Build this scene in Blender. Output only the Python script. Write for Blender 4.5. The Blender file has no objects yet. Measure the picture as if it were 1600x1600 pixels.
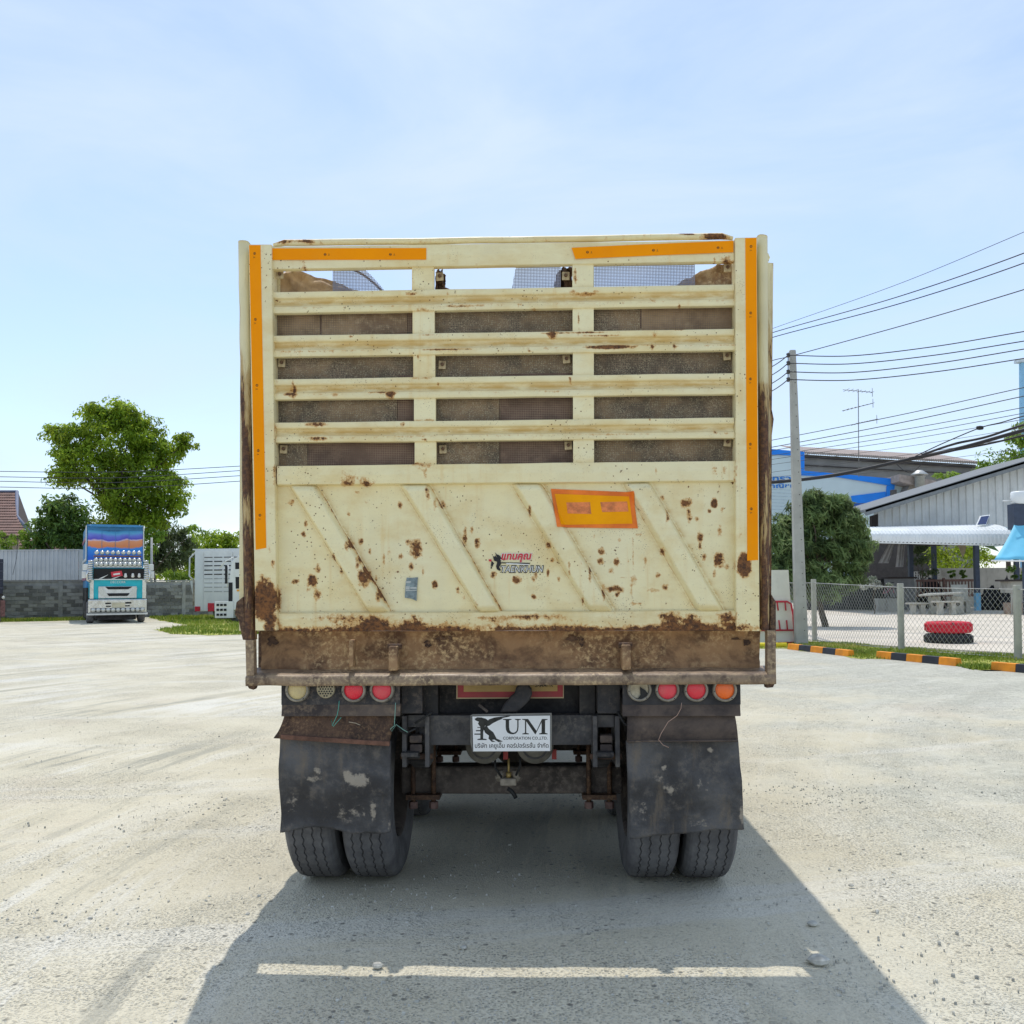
import bpy, math, random
from mathutils import Vector, Matrix
R = math.radians
sc = bpy.context.scene
C = sc.collection

# ------------------------------------------------------------------ camera
FPX, CX, CY, HCAM = 1450.0, 800.0, 860.0, 1.55       # focal length and principal point for a 1600 px picture
CAMROT = Matrix.Rotation(R(90 + 2.2), 3, 'X') @ Matrix.Rotation(R(-0.4), 3, 'Z')
CAMPOS = Vector((0, 0, HCAM))
cd = bpy.data.cameras.new('camera')
cd.sensor_width = 36; cd.lens = 36 * FPX / 1600
cd.shift_y = (CY - 800) / 1600
cd.clip_start = 0.05; cd.clip_end = 3000
cam = bpy.data.objects.new('camera', cd); C.objects.link(cam)
cam.matrix_world = Matrix.Translation(CAMPOS) @ CAMROT.to_4x4()
sc.camera = cam

# ------------------------------------------------------------------ sky and sun
LDIR = Vector((0.060, -0.470, -1.0)).normalized()
ELEV = math.asin(-LDIR.z); AZ = math.atan2(-LDIR.x, -LDIR.y)
w = bpy.data.worlds.new('World'); sc.world = w; w.use_nodes = True
nt = w.node_tree; nt.nodes.clear()
out = nt.nodes.new('ShaderNodeOutputWorld'); bg = nt.nodes.new('ShaderNodeBackground')
sky = nt.nodes.new('ShaderNodeTexSky'); sky.sky_type = 'NISHITA'; sky.sun_disc = False
sky.sun_elevation = ELEV; sky.sun_rotation = AZ
sky.air_density = 1.0; sky.dust_density = 0.4; sky.ozone_density = 2.0; sky.altitude = 0
tc = nt.nodes.new('ShaderNodeTexCoord'); mp = nt.nodes.new('ShaderNodeMapping')
mp.inputs['Scale'].default_value = (1.0, 1.0, 3.0); mp.inputs['Rotation'].default_value = (0.25, 0.1, 0.5)
no = nt.nodes.new('ShaderNodeTexNoise'); no.inputs['Scale'].default_value = 2.2; no.inputs['Detail'].default_value = 9
no.inputs['Roughness'].default_value = 0.58; no.inputs['Distortion'].default_value = 0.6
cr = nt.nodes.new('ShaderNodeMapRange'); cr.inputs['From Min'].default_value = 0.36; cr.inputs['From Max'].default_value = 0.70
cr.inputs['To Min'].default_value = 0.30; cr.inputs['To Max'].default_value = 0.92
mx = nt.nodes.new('ShaderNodeMix'); mx.data_type = 'RGBA'
mx.inputs['B'].default_value = (3.3, 3.95, 4.7, 1)       # thin high cloud, same radiance scale as the sky
SKY_STRENGTH = 0.15
bg.inputs['Strength'].default_value = SKY_STRENGTH
L = nt.links.new
L(tc.outputs['Generated'], mp.inputs['Vector']); L(mp.outputs['Vector'], no.inputs['Vector'])
L(no.outputs['Fac'], cr.inputs['Value']); L(cr.outputs['Result'], mx.inputs['Factor'])
tn = nt.nodes.new('ShaderNodeMix'); tn.data_type = 'RGBA'; tn.blend_type = 'MULTIPLY'; tn.inputs['Factor'].default_value = 1; tn.inputs['B'].default_value = (0.95, 0.925, 0.96, 1)
L(sky.outputs['Color'], tn.inputs['A']); L(tn.outputs['Result'], mx.inputs['A']); L(mx.outputs['Result'], bg.inputs['Color']); L(bg.outputs['Background'], out.inputs['Surface'])

sd = bpy.data.lights.new('sun', 'SUN'); sd.energy = 2.0; sd.angle = R(0.5); sd.color = (1.0, 0.955, 0.88)
sun = bpy.data.objects.new('sun', sd); C.objects.link(sun)
sun.rotation_euler = LDIR.to_track_quat('-Z', 'Y').to_euler()
sun.location = (0, 0, 30)
vs = sc.view_settings
vs.view_transform = 'Standard'; vs.look = 'None'; vs.gamma = 1; vs.use_curve_mapping = False
vs.exposure = 0.53

# ------------------------------------------------------------------ pixel helpers (photo pixels -> points in the place)
def ray(px, py):
    return CAMROT @ Vector(((px - CX) / FPX, -(py - CY) / FPX, -1))
def at(px, py, Y):
    d = ray(px, py); return CAMPOS + d * (Y / d.y)
def gnd(px, py, z=0.0):
    d = ray(px, py); return CAMPOS + d * ((z - HCAM) / d.z)

# ------------------------------------------------------------------ mesh helpers
class MB:
    def __init__(s):
        s.v = []; s.f = []; s.sm = []; s.mi = []; s.rust = {}
    def add(s, vs, fs, smooth=False, m=0):
        b = len(s.v); s.v += [Vector(p) for p in vs]
        for f in fs: s.f.append([i + b for i in f]); s.sm.append(smooth); s.mi.append(m)
        return b
    def box(s, a, b, m=0):
        x0, y0, z0 = a; x1, y1, z1 = b
        x0, x1 = min(x0, x1), max(x0, x1); y0, y1 = min(y0, y1), max(y0, y1); z0, z1 = min(z0, z1), max(z0, z1)
        s.add([(x0,y0,z0),(x1,y0,z0),(x1,y1,z0),(x0,y1,z0),(x0,y0,z1),(x1,y0,z1),(x1,y1,z1),(x0,y1,z1)],
              [(3,2,1,0),(4,5,6,7),(0,1,5,4),(1,2,6,5),(2,3,7,6),(3,0,4,7)], m=m); return s
    def hexa(s, q0, q1, m=0):
        """two quads (lists of 4 points), joined"""
        s.add(list(q0) + list(q1), [(3,2,1,0),(4,5,6,7),(0,1,5,4),(1,2,6,5),(2,3,7,6),(3,0,4,7)], m=m); return s
    def prism(s, pts, ext, m=0):
        n = len(pts); pts = [Vector(p) for p in pts]; e = Vector(ext)
        fs = [tuple(range(n))[::-1], tuple(range(n, 2*n))] + [(i, (i+1) % n, n+(i+1) % n, n+i) for i in range(n)]
        s.add(pts + [p + e for p in pts], fs, m=m); return s
    def bar(s, p, q, w, h, up=(0,0,1), m=0):
        p, q = Vector(p), Vector(q); d = (q-p).normalized(); u = Vector(up)
        if abs(d.dot(u)) > 0.98: u = Vector((0,1,0))
        a = d.cross(u).normalized() * (w/2); b = d.cross(a).normalized() * (h/2)
        return s.hexa([p-a-b, p+a-b, p+a+b, p-a+b], [q-a-b, q+a-b, q+a+b, q-a+b], m=m)
    def tube(s, path, r, n=8, cap=True, smooth=True, m=0):
        path = [Vector(p) for p in path]; k = len(path)
        rs = r if isinstance(r, (list, tuple)) else [r]*k
        vs = []; a = None
        for i, p in enumerate(path):
            d = (path[min(i+1, k-1)] - path[max(i-1, 0)]).normalized()
            if a is None:
                a = d.cross(Vector((0,0,1)))
                if a.length < 0.1: a = d.cross(Vector((0,1,0)))
            a = (a - d*a.dot(d)).normalized(); b = d.cross(a)
            for j in range(n):
                t = 2*math.pi*j/n; vs.append(p + (a*math.cos(t) + b*math.sin(t))*rs[i])
        fs = [(i*n+j, i*n+(j+1) % n, (i+1)*n+(j+1) % n, (i+1)*n+j) for i in range(k-1) for j in range(n)]
        s.add(vs, fs, smooth, m)
        if cap:
            b0 = len(s.v) - k*n
            s.f.append([b0+j for j in range(n)][::-1]); s.sm.append(False); s.mi.append(m)
            s.f.append([b0+(k-1)*n+j for j in range(n)]); s.sm.append(False); s.mi.append(m)
        return s
    def lathe(s, prof, c, axis='x', n=32, zig=None, smooth=True, m=0):
        """prof: (radius, offset along axis); zig: {profile index: amplitude}"""
        c = Vector(c); vs = []; k = len(prof)
        for j in range(n):
            t = 2*math.pi*j/n
            for i, (r, o) in enumerate(prof):
                if zig and i in zig: o += zig[i]*(1 if j % 2 else -1)
                p = {'x': (o, r*math.cos(t), r*math.sin(t)), 'y': (r*math.cos(t), o, r*math.sin(t)), 'z': (r*math.cos(t), r*math.sin(t), o)}[axis]
                vs.append(c + Vector(p))
        fs = [(j*k+i, j*k+i+1, ((j+1) % n)*k+i+1, ((j+1) % n)*k+i) for j in range(n) for i in range(k-1)]
        s.add(vs, fs, smooth, m); return s
    def grid(s, rows, smooth=True, m=0, closed=False):
        nr, nc = len(rows), len(rows[0])
        fs = [(i*nc+j, i*nc+j+1, (i+1)*nc+j+1, (i+1)*nc+j) for i in range(nr-1) for j in range(nc-1)]
        if closed: fs += [((nr-1)*nc+j, (nr-1)*nc+j+1, j+1, j) for j in range(nc-1)]
        s.add([p for r_ in rows for p in r_], fs, smooth, m); return s
    def mesh(s, name, mats, inv=None):
        me = bpy.data.meshes.new(name)
        vs = [inv @ p for p in s.v] if inv else s.v
        me.from_pydata([tuple(p) for p in vs], [], s.f)
        for m_ in (mats if isinstance(mats, (list, tuple)) else [mats]): me.materials.append(m_)
        me.polygons.foreach_set('use_smooth', s.sm); me.polygons.foreach_set('material_index', s.mi)
        return me
def fix_normals(me):
    import bmesh
    bm = bmesh.new(); bm.from_mesh(me); bmesh.ops.recalc_face_normals(bm, faces=bm.faces); bm.to_mesh(me); bm.free()
def root_of(o):
    while o.parent: o = o.parent
    return o
def build(mb, name, mats, parent=None, bevel=0, local=False, kind=None, loc=None, fix=True, seg=2, label=None):
    """link the collected shapes as ONE mesh object; parts keep identity transforms below their root"""
    inv = None
    if loc is not None: inv = Matrix.Translation(-Vector(loc))
    elif parent and not local: inv = ROOTS[root_of(parent).name].inverted()
    me = mb.mesh(name, mats, inv)
    if fix and len(me.polygons) < 60000: fix_normals(me)
    o = bpy.data.objects.new(name, me); C.objects.link(o)
    if loc is not None: o.location = loc
    if parent: o.parent = parent
    if bevel:
        b = o.modifiers.new('bevel', 'BEVEL'); b.width = bevel; b.segments = seg; b.limit_method = 'ANGLE'; b.angle_limit = R(40)
        b.harden_normals = False
    if kind: o['kind'] = kind
    if label: o['label'] = label
    return o
ROOTS = {}
def thing(name, label, cat, loc=(0,0,0), rotz=0, group=None):
    o = bpy.data.objects.new(name, None); C.objects.link(o)
    o.location = loc; o.rotation_euler = (0, 0, rotz); o.empty_display_size = 0.2
    o['label'] = label; o['category'] = cat
    if group: o['group'] = group
    ROOTS[o.name] = Matrix.Translation(Vector(loc)) @ Matrix.Rotation(rotz, 4, 'Z')
    return o
def tag(o, label, cat, group=None):
    o['label'] = label; o['category'] = cat
    if group: o['group'] = group
    ROOTS[o.name] = Matrix.Translation(o.location)
    return o
def inst(src, parent, loc, name=None, rot=None):
    """another copy of a part with shared mesh data, and of its sub-parts"""
    c = src.copy(); C.objects.link(c); c.parent = parent; c.location = loc
    if name: c.name = name
    if rot: c.rotation_euler = rot
    for ch in src.children:
        d = ch.copy(); C.objects.link(d); d.parent = c
    return c

# ------------------------------------------------------------------ material helpers
def lin(r, g, b):
    f = lambda c: (c/255/12.92 if c/255 <= 0.04045 else ((c/255+0.055)/1.055)**2.4)
    return (f(r), f(g), f(b))
class NB:
    """small node-graph builder"""
    def __init__(s, name):
        s.mat = bpy.data.materials.new(name); s.mat.use_nodes = True
        s.nt = s.mat.node_tree; s.p = s.nt.nodes['Principled BSDF']; s.out = s.nt.nodes['Material Output']
        s.co = s.n('ShaderNodeTexCoord').outputs['Object']
    def n(s, t, **kw):
        nd = s.nt.nodes.new(t)
        for k, v in kw.items(): setattr(nd, k, v)
        return nd
    def l(s, a, b): s.nt.links.new(a, b)
    def setv(s, sock, v):
        if hasattr(v, 'is_output') or isinstance(v, bpy.types.NodeSocket): s.l(v, sock)
        elif isinstance(v, (tuple, list)) and len(v) == 3 and sock.type == 'RGBA': sock.default_value = (*v, 1)
        else: sock.default_value = v
    def map(s, scale=(1,1,1), rot=(0,0,0), loc=(0,0,0), src=None):
        m = s.n('ShaderNodeMapping'); m.inputs['Scale'].default_value = scale; m.inputs['Rotation'].default_value = rot
        m.inputs['Location'].default_value = loc; s.l(src or s.co, m.inputs['Vector']); return m.outputs['Vector']
    def noise(s, scale, detail=4, rough=0.55, vec=None, dist=0):
        t = s.n('ShaderNodeTexNoise'); t.inputs['Scale'].default_value = scale; t.inputs['Detail'].default_value = detail
        t.inputs['Roughness'].default_value = rough; t.inputs['Distortion'].default_value = dist
        s.l(vec or s.co, t.inputs['Vector']); return t.outputs['Fac']
    def voro(s, scale, vec=None, out='Distance', feat='F1', rand=1.0):
        t = s.n('ShaderNodeTexVoronoi', feature=feat); t.inputs['Scale'].default_value = scale; t.inputs['Randomness'].default_value = rand
        s.l(vec or s.co, t.inputs['Vector']); return t.outputs[out]
    def ramp(s, v, a, b, lo=0.0, hi=1.0, smooth=True):
        t = s.n('ShaderNodeMapRange'); t.interpolation_type = 'SMOOTHSTEP' if smooth else 'LINEAR'
        t.inputs['From Min'].default_value = a; t.inputs['From Max'].default_value = b
        t.inputs['To Min'].default_value = lo; t.inputs['To Max'].default_value = hi
        s.l(v, t.inputs['Value']); return t.outputs['Result']
    def math(s, op, a, b=0.0, c=None):
        t = s.n('ShaderNodeMath', operation=op); s.setv(t.inputs[0], a); s.setv(t.inputs[1], b)
        if c is not None: s.setv(t.inputs[2], c)
        return t.outputs[0]
    def mix(s, f, a, b, blend='MIX'):
        t = s.n('ShaderNodeMix', data_type='RGBA', blend_type=blend)
        s.setv(t.inputs['Factor'], f); s.setv(t.inputs['A'], a); s.setv(t.inputs['B'], b); return t.outputs['Result']
    def attr(s, name):
        t = s.n('ShaderNodeAttribute', attribute_name=name); return t.outputs['Fac']
    def bump(s, h, strength=0.3, dist=0.01):
        t = s.n('ShaderNodeBump'); t.inputs['Strength'].default_value = strength; t.inputs['Distance'].default_value = dist
        s.l(h, t.inputs['Height']); s.l(t.outputs['Normal'], s.p.inputs['Normal']); return t
    def set(s, **kw):
        names = {'col': 'Base Color', 'rough': 'Roughness', 'metal': 'Metallic', 'spec': 'Specular IOR Level', 'trans': 'Transmission Weight', 'alpha': 'Alpha'}
        for k, v in kw.items(): s.setv(s.p.inputs[names[k]], v)
        return s
def scale_col(c, k): return tuple(min(1.0, x*k) for x in c)
_simple = {}
def simple(name, col, rough=0.6, metal=0.0, var=0.18, scale=3.0, bump=0.0, bscale=60, dirt=0.0, dirtcol=(0.10, 0.075, 0.05), spec=0.35):
    if name in _simple: return _simple[name]
    b = NB(name)
    n1 = b.noise(scale, 6, 0.6)
    c = b.mix(b.ramp(n1, 0.3, 0.7), scale_col(col, 1-var), scale_col(col, 1+var))
    if dirt:
        n2 = b.noise(scale*1.7, 8, 0.7, vec=b.map((1, 1, 0.35), loc=(3, 1, 7)))
        c = b.mix(b.ramp(n2, 0.5, 0.75, 0, dirt), c, dirtcol)
    b.set(col=c, rough=b.ramp(n1, 0.2, 0.8, max(rough-0.08, 0.05), min(rough+0.08, 1)), metal=metal, spec=spec)
    if bump: b.bump(b.noise(bscale, 4), bump, 0.01)
    _simple[name] = b.mat; return b.mat

def paint(name, base, tint, chip=1.0, stain_col=(0.58, 0.37, 0.11)):
    """old lacquer on steel: faded, streaked, chipped; vertex attributes 'rust' and 'stain' place the larger marks"""
    b = NB(name)
    big = b.noise(1.3, 5, 0.6); mid = b.noise(7, 6, 0.6)
    c = b.mix(b.ramp(big, 0.35, 0.65), base, tint)
    c = b.mix(b.ramp(mid, 0.45, 0.75, 0, 0.35), c, scale_col(tint, 0.86))
    # broad yellowed film
    c = b.mix(b.math('MULTIPLY', b.ramp(b.noise(2.6, 6, 0.65, vec=b.map((1, 1, 1.6), loc=(7, 3, 5))), 0.48, 0.66), 0.42), c, (0.72, 0.52, 0.20))
    # run-off streaks
    st = b.noise(1.0, 6, 0.6, vec=b.map((26, 26, 1.3)))
    sp = b.noise(2.1, 3, 0.5, vec=b.map(loc=(5, 2, 1)))
    c = b.mix(b.math('MULTIPLY', b.ramp(st, 0.52, 0.72), b.ramp(sp, 0.42, 0.62, 0, 0.35)), c, scale_col(stain_col, 1.25))
    # dusty film
    fine = b.noise(95, 5, 0.65)
    c = b.mix(b.ramp(fine, 0.55, 0.75, 0, 0.22), c, (0.36, 0.29, 0.18))
    # stains from the attribute
    sn = b.math('MULTIPLY', b.attr('stain'), b.ramp(b.noise(1.0, 6, 0.62, vec=b.map((9, 9, 30))), 0.3, 0.62, 0.25, 1.0))
    c = b.mix(sn, c, stain_col)
    # rust: attribute + noise, plus scattered chips
    rn = b.noise(38, 7, 0.68); rn2 = b.noise(160, 5, 0.6)
    e = b.math('ADD', b.attr('rust'), b.math('MULTIPLY', b.math('SUBTRACT', rn, 0.5), 1.7))
    e = b.math('ADD', e, b.math('MULTIPLY', b.math('SUBTRACT', rn2, 0.5), 0.35))
    m1 = b.ramp(e, 0.58, 0.70)
    dv = b.voro(46, vec=b.map(loc=(1, 3, 2))); dens = b.noise(3.2, 4, 0.6, vec=b.map(loc=(9, 4, 2)))
    dots = b.math('MULTIPLY', b.ramp(dv, 0.09, 0.19, 1, 0), b.ramp(dens, 0.50, 0.58))
    dv2 = b.voro(120); dots2 = b.math('MULTIPLY', b.ramp(dv2, 0.12, 0.20, 1, 0), b.ramp(b.noise(5.5, 4, 0.6, vec=b.map(loc=(2, 8, 5))), 0.54, 0.63))
    ch = b.ramp(b.math('ADD', rn, b.math('MULTIPLY', b.math('SUBTRACT', big, 0.5), 0.5)), 0.70, 0.735)
    m2 = b.math('MULTIPLY', b.math('MAXIMUM', b.math('MAXIMUM', dots, dots2), ch), chip)
    m = b.math('MAXIMUM', m1, m2)
    halo = b.ramp(e, 0.24, 0.62, 0, 0.8)
    c = b.mix(halo, c, (0.55, 0.25, 0.05))
    rustc = b.mix(b.ramp(b.noise(60, 5, 0.7), 0.35, 0.65), (0.070, 0.036, 0.022), (0.25, 0.105, 0.036))
    c = b.mix(m, c, rustc)
    b.set(col=c, rough=b.math('ADD', b.math('MULTIPLY', m, 0.4), b.ramp(mid, 0.3, 0.7, 0.42, 0.58)), spec=0.35)
    hgt = b.math('ADD', b.math('MULTIPLY', m, -1.0), b.math('MULTIPLY', b.noise(4.0, 3), 2.0))
    b.bump(hgt, 0.5, 0.0035)
    return b.mat

def edgemat(name, base, dark):
    """lacquer worn off in long vertical flakes down to rust"""
    b = NB(name)
    n1 = b.noise(1.0, 8, 0.7, vec=b.map((34, 34, 3.2))); n2 = b.noise(60, 5, 0.7); n3 = b.noise(2.2, 3, 0.5)
    e = b.math('ADD', b.attr('rust'), b.math('MULTIPLY', b.math('SUBTRACT', n1, 0.5), 1.5))
    c = b.mix(b.ramp(n3, .35, .65), base, scale_col(base, .8))
    c = b.mix(b.ramp(e, 0.16, 0.46, 0, 0.8), c, (0.42, 0.26, 0.09))
    c = b.mix(b.ramp(e, 0.44, 0.54), c, b.mix(b.ramp(n2, .4, .65), dark, (0.20, 0.10, 0.05)))
    b.set(col=c, rough=b.ramp(e, .3, .6, .5, .85), spec=.3); b.bump(b.math('ADD', n1, b.math('MULTIPLY', n2, .4)), .5, .006)
    return b.mat

def rustmat(name, dark, mid, light, sc_=9.0, bump=0.5, r0=0.6, r1=0.85):
    b = NB(name)
    n1 = b.noise(sc_, 9, 0.68, dist=0.3); n2 = b.noise(sc_*7, 6, 0.7); n3 = b.noise(1.7, 4, 0.6)
    c = b.mix(b.ramp(n1, 0.36, 0.60), dark, mid)
    c = b.mix(b.math('MULTIPLY', b.ramp(n2, 0.45, 0.66), b.ramp(n3, 0.38, 0.6)), c, light)
    b.set(col=c, rough=b.ramp(n1, 0.3, 0.7, r1, r0), spec=0.3)
    b.bump(b.math('ADD', n1, b.math('MULTIPLY', n2, 0.4)), bump, 0.006)
    return b.mat

def leafmat(name, dark, light, yellow, transl=0.45):
    b = NB(name)
    at_ = b.attr('tone')
    n = b.noise(0.9, 3, 0.6)
    c = b.mix(b.ramp(at_, 0.0, 0.8), dark, light)
    c = b.mix(b.math('MULTIPLY', b.ramp(n, 0.55, 0.7), b.ramp(at_, 0.55, 0.95)), c, yellow)
    b.set(col=c, rough=0.5, spec=0.3)
    tr = b.n('ShaderNodeBsdfTranslucent'); b.l(b.mix(0.5, c, yellow), tr.inputs['Color'])
    ms = b.n('ShaderNodeMixShader'); ms.inputs[0].default_value = transl
    b.l(b.p.outputs[0], ms.inputs[1]); b.l(tr.outputs[0], ms.inputs[2]); b.l(ms.outputs[0], b.out.inputs['Surface'])
    return b.mat

def text_mesh(body, mat, extrude=0.0, shear=0.0, bold=0.0):
    cu = bpy.data.curves.new('lettering', 'FONT'); cu.body = body; cu.extrude = extrude; cu.shear = shear; cu.offset = bold
    cu.resolution_u = 3
    o = bpy.data.objects.new('lettering_tmp', cu); C.objects.link(o)
    dg = bpy.context.evaluated_depsgraph_get(); dg.update()
    me = bpy.data.meshes.new_from_object(o.evaluated_get(dg))
    bpy.data.objects.remove(o); bpy.data.curves.remove(cu)
    me.materials.clear(); me.materials.append(mat)
    return me
def text_part(name, body, mat, parent, x0, x1, z0, z1, y, shear=0.0, skew=0.0, bold=0.0):
    """lettering fitted into a rectangle of the root's local XZ plane, facing -Y"""
    me = text_mesh(body, mat, 0.0, shear, bold)
    xs = [v.co.x for v in me.vertices]; ys = [v.co.y for v in me.vertices]
    ax, bx_, ay, by = min(xs), max(xs), min(ys), max(ys)
    for v in me.vertices:
        u = (v.co.x-ax)/(bx_-ax); t = (v.co.y-ay)/(by-ay)
        v.co = (x0+(x1-x0)*u, y, z0+(z1-z0)*t + skew*u)
    o = bpy.data.objects.new(name, me); C.objects.link(o); o.parent = parent
    return o

# ------------------------------------------------------------------ ground
random.seed(7)
from mathutils import noise as mnoise
def ground_material():
    b = NB('gravel_lot')
    big = b.noise(0.16, 5, 0.6); mid = b.noise(0.9, 6, 0.65); fine = b.noise(9, 6, 0.7); vf = b.noise(70, 4, 0.7)
    sand = b.mix(b.ramp(mid, 0.3, 0.7), (0.585, 0.53, 0.395), (0.675, 0.62, 0.48))
    grey = b.mix(b.ramp(fine, 0.35, 0.65), (0.47, 0.455, 0.375), (0.595, 0.575, 0.475))
    sx = b.n('ShaderNodeSeparateXYZ'); b.l(b.co, sx.inputs[0])
    right = b.ramp(b.math('ADD', sx.outputs['X'], b.math('MULTIPLY', sx.outputs['Y'], 0.12)), -1.5, 9.0, 0.30, 0.62)
    gm = b.ramp(b.math('ADD', b.math('ADD', big, b.math('MULTIPLY', mid, 0.6)), right), 1.18, 1.42)
    c = b.mix(gm, sand, grey)
    # wheel tracks: arcs of a large turning circle
    def arcs(cx, cy, s, seed):
        dx = b.math('SUBTRACT', sx.outputs['X'], cx); dy = b.math('SUBTRACT', sx.outputs['Y'], cy)
        r = b.math('SQRT', b.math('ADD', b.math('MULTIPLY', dx, dx), b.math('MULTIPLY', dy, dy)))
        a = b.math('ARCTAN2', b.math('MULTIPLY', dy, -1.0), b.math('MULTIPLY', dx, -1.0)) if cx > 0 else b.math('ARCTAN2', b.math('MULTIPLY', dx, -1.0), b.math('MULTIPLY', dy, -1.0))
        v = b.n('ShaderNodeCombineXYZ'); b.l(r, v.inputs[0]); b.l(b.math('MULTIPLY', a, 1.5), v.inputs[1]); v.inputs[2].default_value = seed
        return b.noise(s, 6, 0.72, vec=v.outputs[0])
    t1 = arcs(16.0, 4.0, 2.2, 1.0); t2 = arcs(-6.0, 34.0, 1.6, 5.0)
    tm = b.ramp(b.noise(0.22, 3, 0.5, vec=b.map(loc=(4, 9, 0))), 0.40, 0.60)
    left = b.ramp(sx.outputs['X'], -0.5, 1.5, 1.0, 0.25)
    tm = b.math('MULTIPLY', tm, left)
    c = b.mix(b.math('MULTIPLY', b.ramp(t1, 0.50, 0.60), b.math('MULTIPLY', tm, 0.85)), c, (0.73, 0.70, 0.615))
    c = b.mix(b.math('MULTIPLY', b.ramp(t1, 0.47, 0.38), b.math('MULTIPLY', tm, 0.9)), c, (0.37, 0.355, 0.29))
    c = b.mix(b.math('MULTIPLY', b.ramp(t2, 0.54, 0.66), 0.45), c, (0.70, 0.675, 0.60))
    # warm and cool drifts of fines
    c = b.mix(b.ramp(b.noise(0.45, 5, 0.6, vec=b.map(loc=(11, 3, 0))), 0.55, 0.72, 0, 0.4), c, (0.62, 0.53, 0.41))
    # single stones
    vv = b.n('ShaderNodeTexVoronoi'); vv.inputs['Scale'].default_value = 85; b.l(b.co, vv.inputs['Vector'])
    vs2 = b.n('ShaderNodeTexVoronoi'); vs2.inputs['Scale'].default_value = 24; b.l(b.co, vs2.inputs['Vector'])
    hs = b.n('ShaderNodeSeparateColor'); b.l(vv.outputs['Color'], hs.inputs[0])
    hs2 = b.n('ShaderNodeSeparateColor'); b.l(vs2.outputs['Color'], hs2.inputs[0])
    coarse = b.ramp(b.math('ADD', b.noise(0.8, 5, 0.65, vec=b.map(loc=(2, 2, 4))), b.math('MULTIPLY', gm, 0.08)), 0.42, 0.62)
    spk = b.math('MULTIPLY', b.ramp(hs.outputs[0], 0.42, 0.9, 0, 0.75), b.ramp(vv.outputs['Distance'], 0.25, 0.55, 1, 0))
    c = b.mix(b.math('MULTIPLY', spk, b.math('ADD', b.math('MULTIPLY', coarse, 0.8), 0.2)), c, (0.24, 0.24, 0.21))
    spl = b.math('MULTIPLY', b.ramp(hs.outputs[1], 0.7, 1.0, 0, 0.7), b.ramp(vv.outputs['Distance'], 0.25, 0.5, 1, 0))
    c = b.mix(b.math('MULTIPLY', spl, coarse), c, (0.76, 0.75, 0.69))
    big_s = b.math('MULTIPLY', b.ramp(hs2.outputs[0], 0.80, 0.86), b.ramp(vs2.outputs['Distance'], 0.18, 0.34, 1, 0))
    c = b.mix(b.math('MULTIPLY', big_s, b.ramp(coarse, 0.0, 1.0, 0.25, 0.9)), c, (0.21, 0.20, 0.17))
    c = b.mix(b.ramp(vf, 0.42, 0.68, 0.0, 0.38), c, (0.33, 0.31, 0.25))
    b.set(col=c, rough=0.95, spec=0.12)
    h = b.math('ADD', b.math('MULTIPLY', b.ramp(vv.outputs['Distance'], 0.1, 0.6, 1, 0), b.math('ADD', b.math('MULTIPLY', coarse, 0.75), 0.3)), b.math('MULTIPLY', fine, 0.9))
    h = b.math('ADD', h, b.math('MULTIPLY', t1, b.math('MULTIPLY', tm, 1.6)))
    h = b.math('ADD', h, b.math('MULTIPLY', big_s, 0.8))
    b.bump(h, 0.7, 0.011)
    return b.mat
M_GROUND = ground_material()
def lines(segs):
    o = []
    for a, b_, n in segs: o += [a + (b_-a)*i/n for i in range(n)]
    return o + [segs[-1][1]]
gx = lines([(-420, -60, 6), (-60, -9, 14), (-9, 9, 220), (9, 60, 14), (60, 420, 6)])
gy = lines([(-120, 1.5, 8), (1.5, 12, 150), (12, 40, 40), (40, 120, 12), (120, 620, 6)])
g = MB(); rows = []
for y in gy:
    r_ = []
    for x in gx:
        k = 1.0 if (abs(x) < 8.5 and 2 < y < 11.5) else 0.0
        z = k*(0.012*mnoise.noise((x*0.9, y*0.9, 0)) + 0.007*mnoise.noise((x*4, y*4, 3)) + 0.004*mnoise.noise((x*11, y*11, 5)))
        r_.append((x, y, z - 0.004*k))
    rows.append(r_)
g.grid(rows, smooth=True)
build(g, 'ground', M_GROUND, kind='structure', fix=False)

# loose stones lying on the lot
def pebble_field(name, n, area, smin, smax, seed, mat, label, power=2.2):
    rnd = random.Random(seed); m = MB()
    for _ in range(n):
        x, y = area(rnd)
        s_ = smin + (smax-smin)*rnd.random()**power
        a = rnd.random()*6.28; fl = rnd.uniform(0.35, 0.7); ec = rnd.uniform(.7, 1.4); pts = []
        for k in range(5):
            t = a + k*1.2566 + rnd.uniform(-.3, .3); rr = s_*rnd.uniform(0.75, 1.15)
            pts.append((x+rr*math.cos(t)*ec, y+rr*math.sin(t)/ec, s_*fl*rnd.uniform(0.05, 0.35)))
        top = (x+rnd.uniform(-.3, .3)*s_, y+rnd.uniform(-.3, .3)*s_, s_*fl*rnd.uniform(0.9, 1.2))
        top2 = [((p[0]*0.55+top[0]*0.45), (p[1]*0.55+top[1]*0.45), s_*fl*rnd.uniform(0.75, 1.0)) for p in pts]
        bot = [(p[0], p[1], -0.01) for p in pts]
        fs = [(i, (i+1) % 5, 5+(i+1) % 5, 5+i) for i in range(5)] + [(5+i, 5+(i+1) % 5, 10) for i in range(5)]
        fs += [(11+i, 11+(i+1) % 5, (i+1) % 5, i) for i in range(5)]
        m.add(pts + top2 + [top] + bot, fs)
    o = build(m, name, mat, kind='stuff', fix=False)
    o['label'] = label; o['category'] = 'stones'
    return o
b_ = NB('loose_stone')
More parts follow.
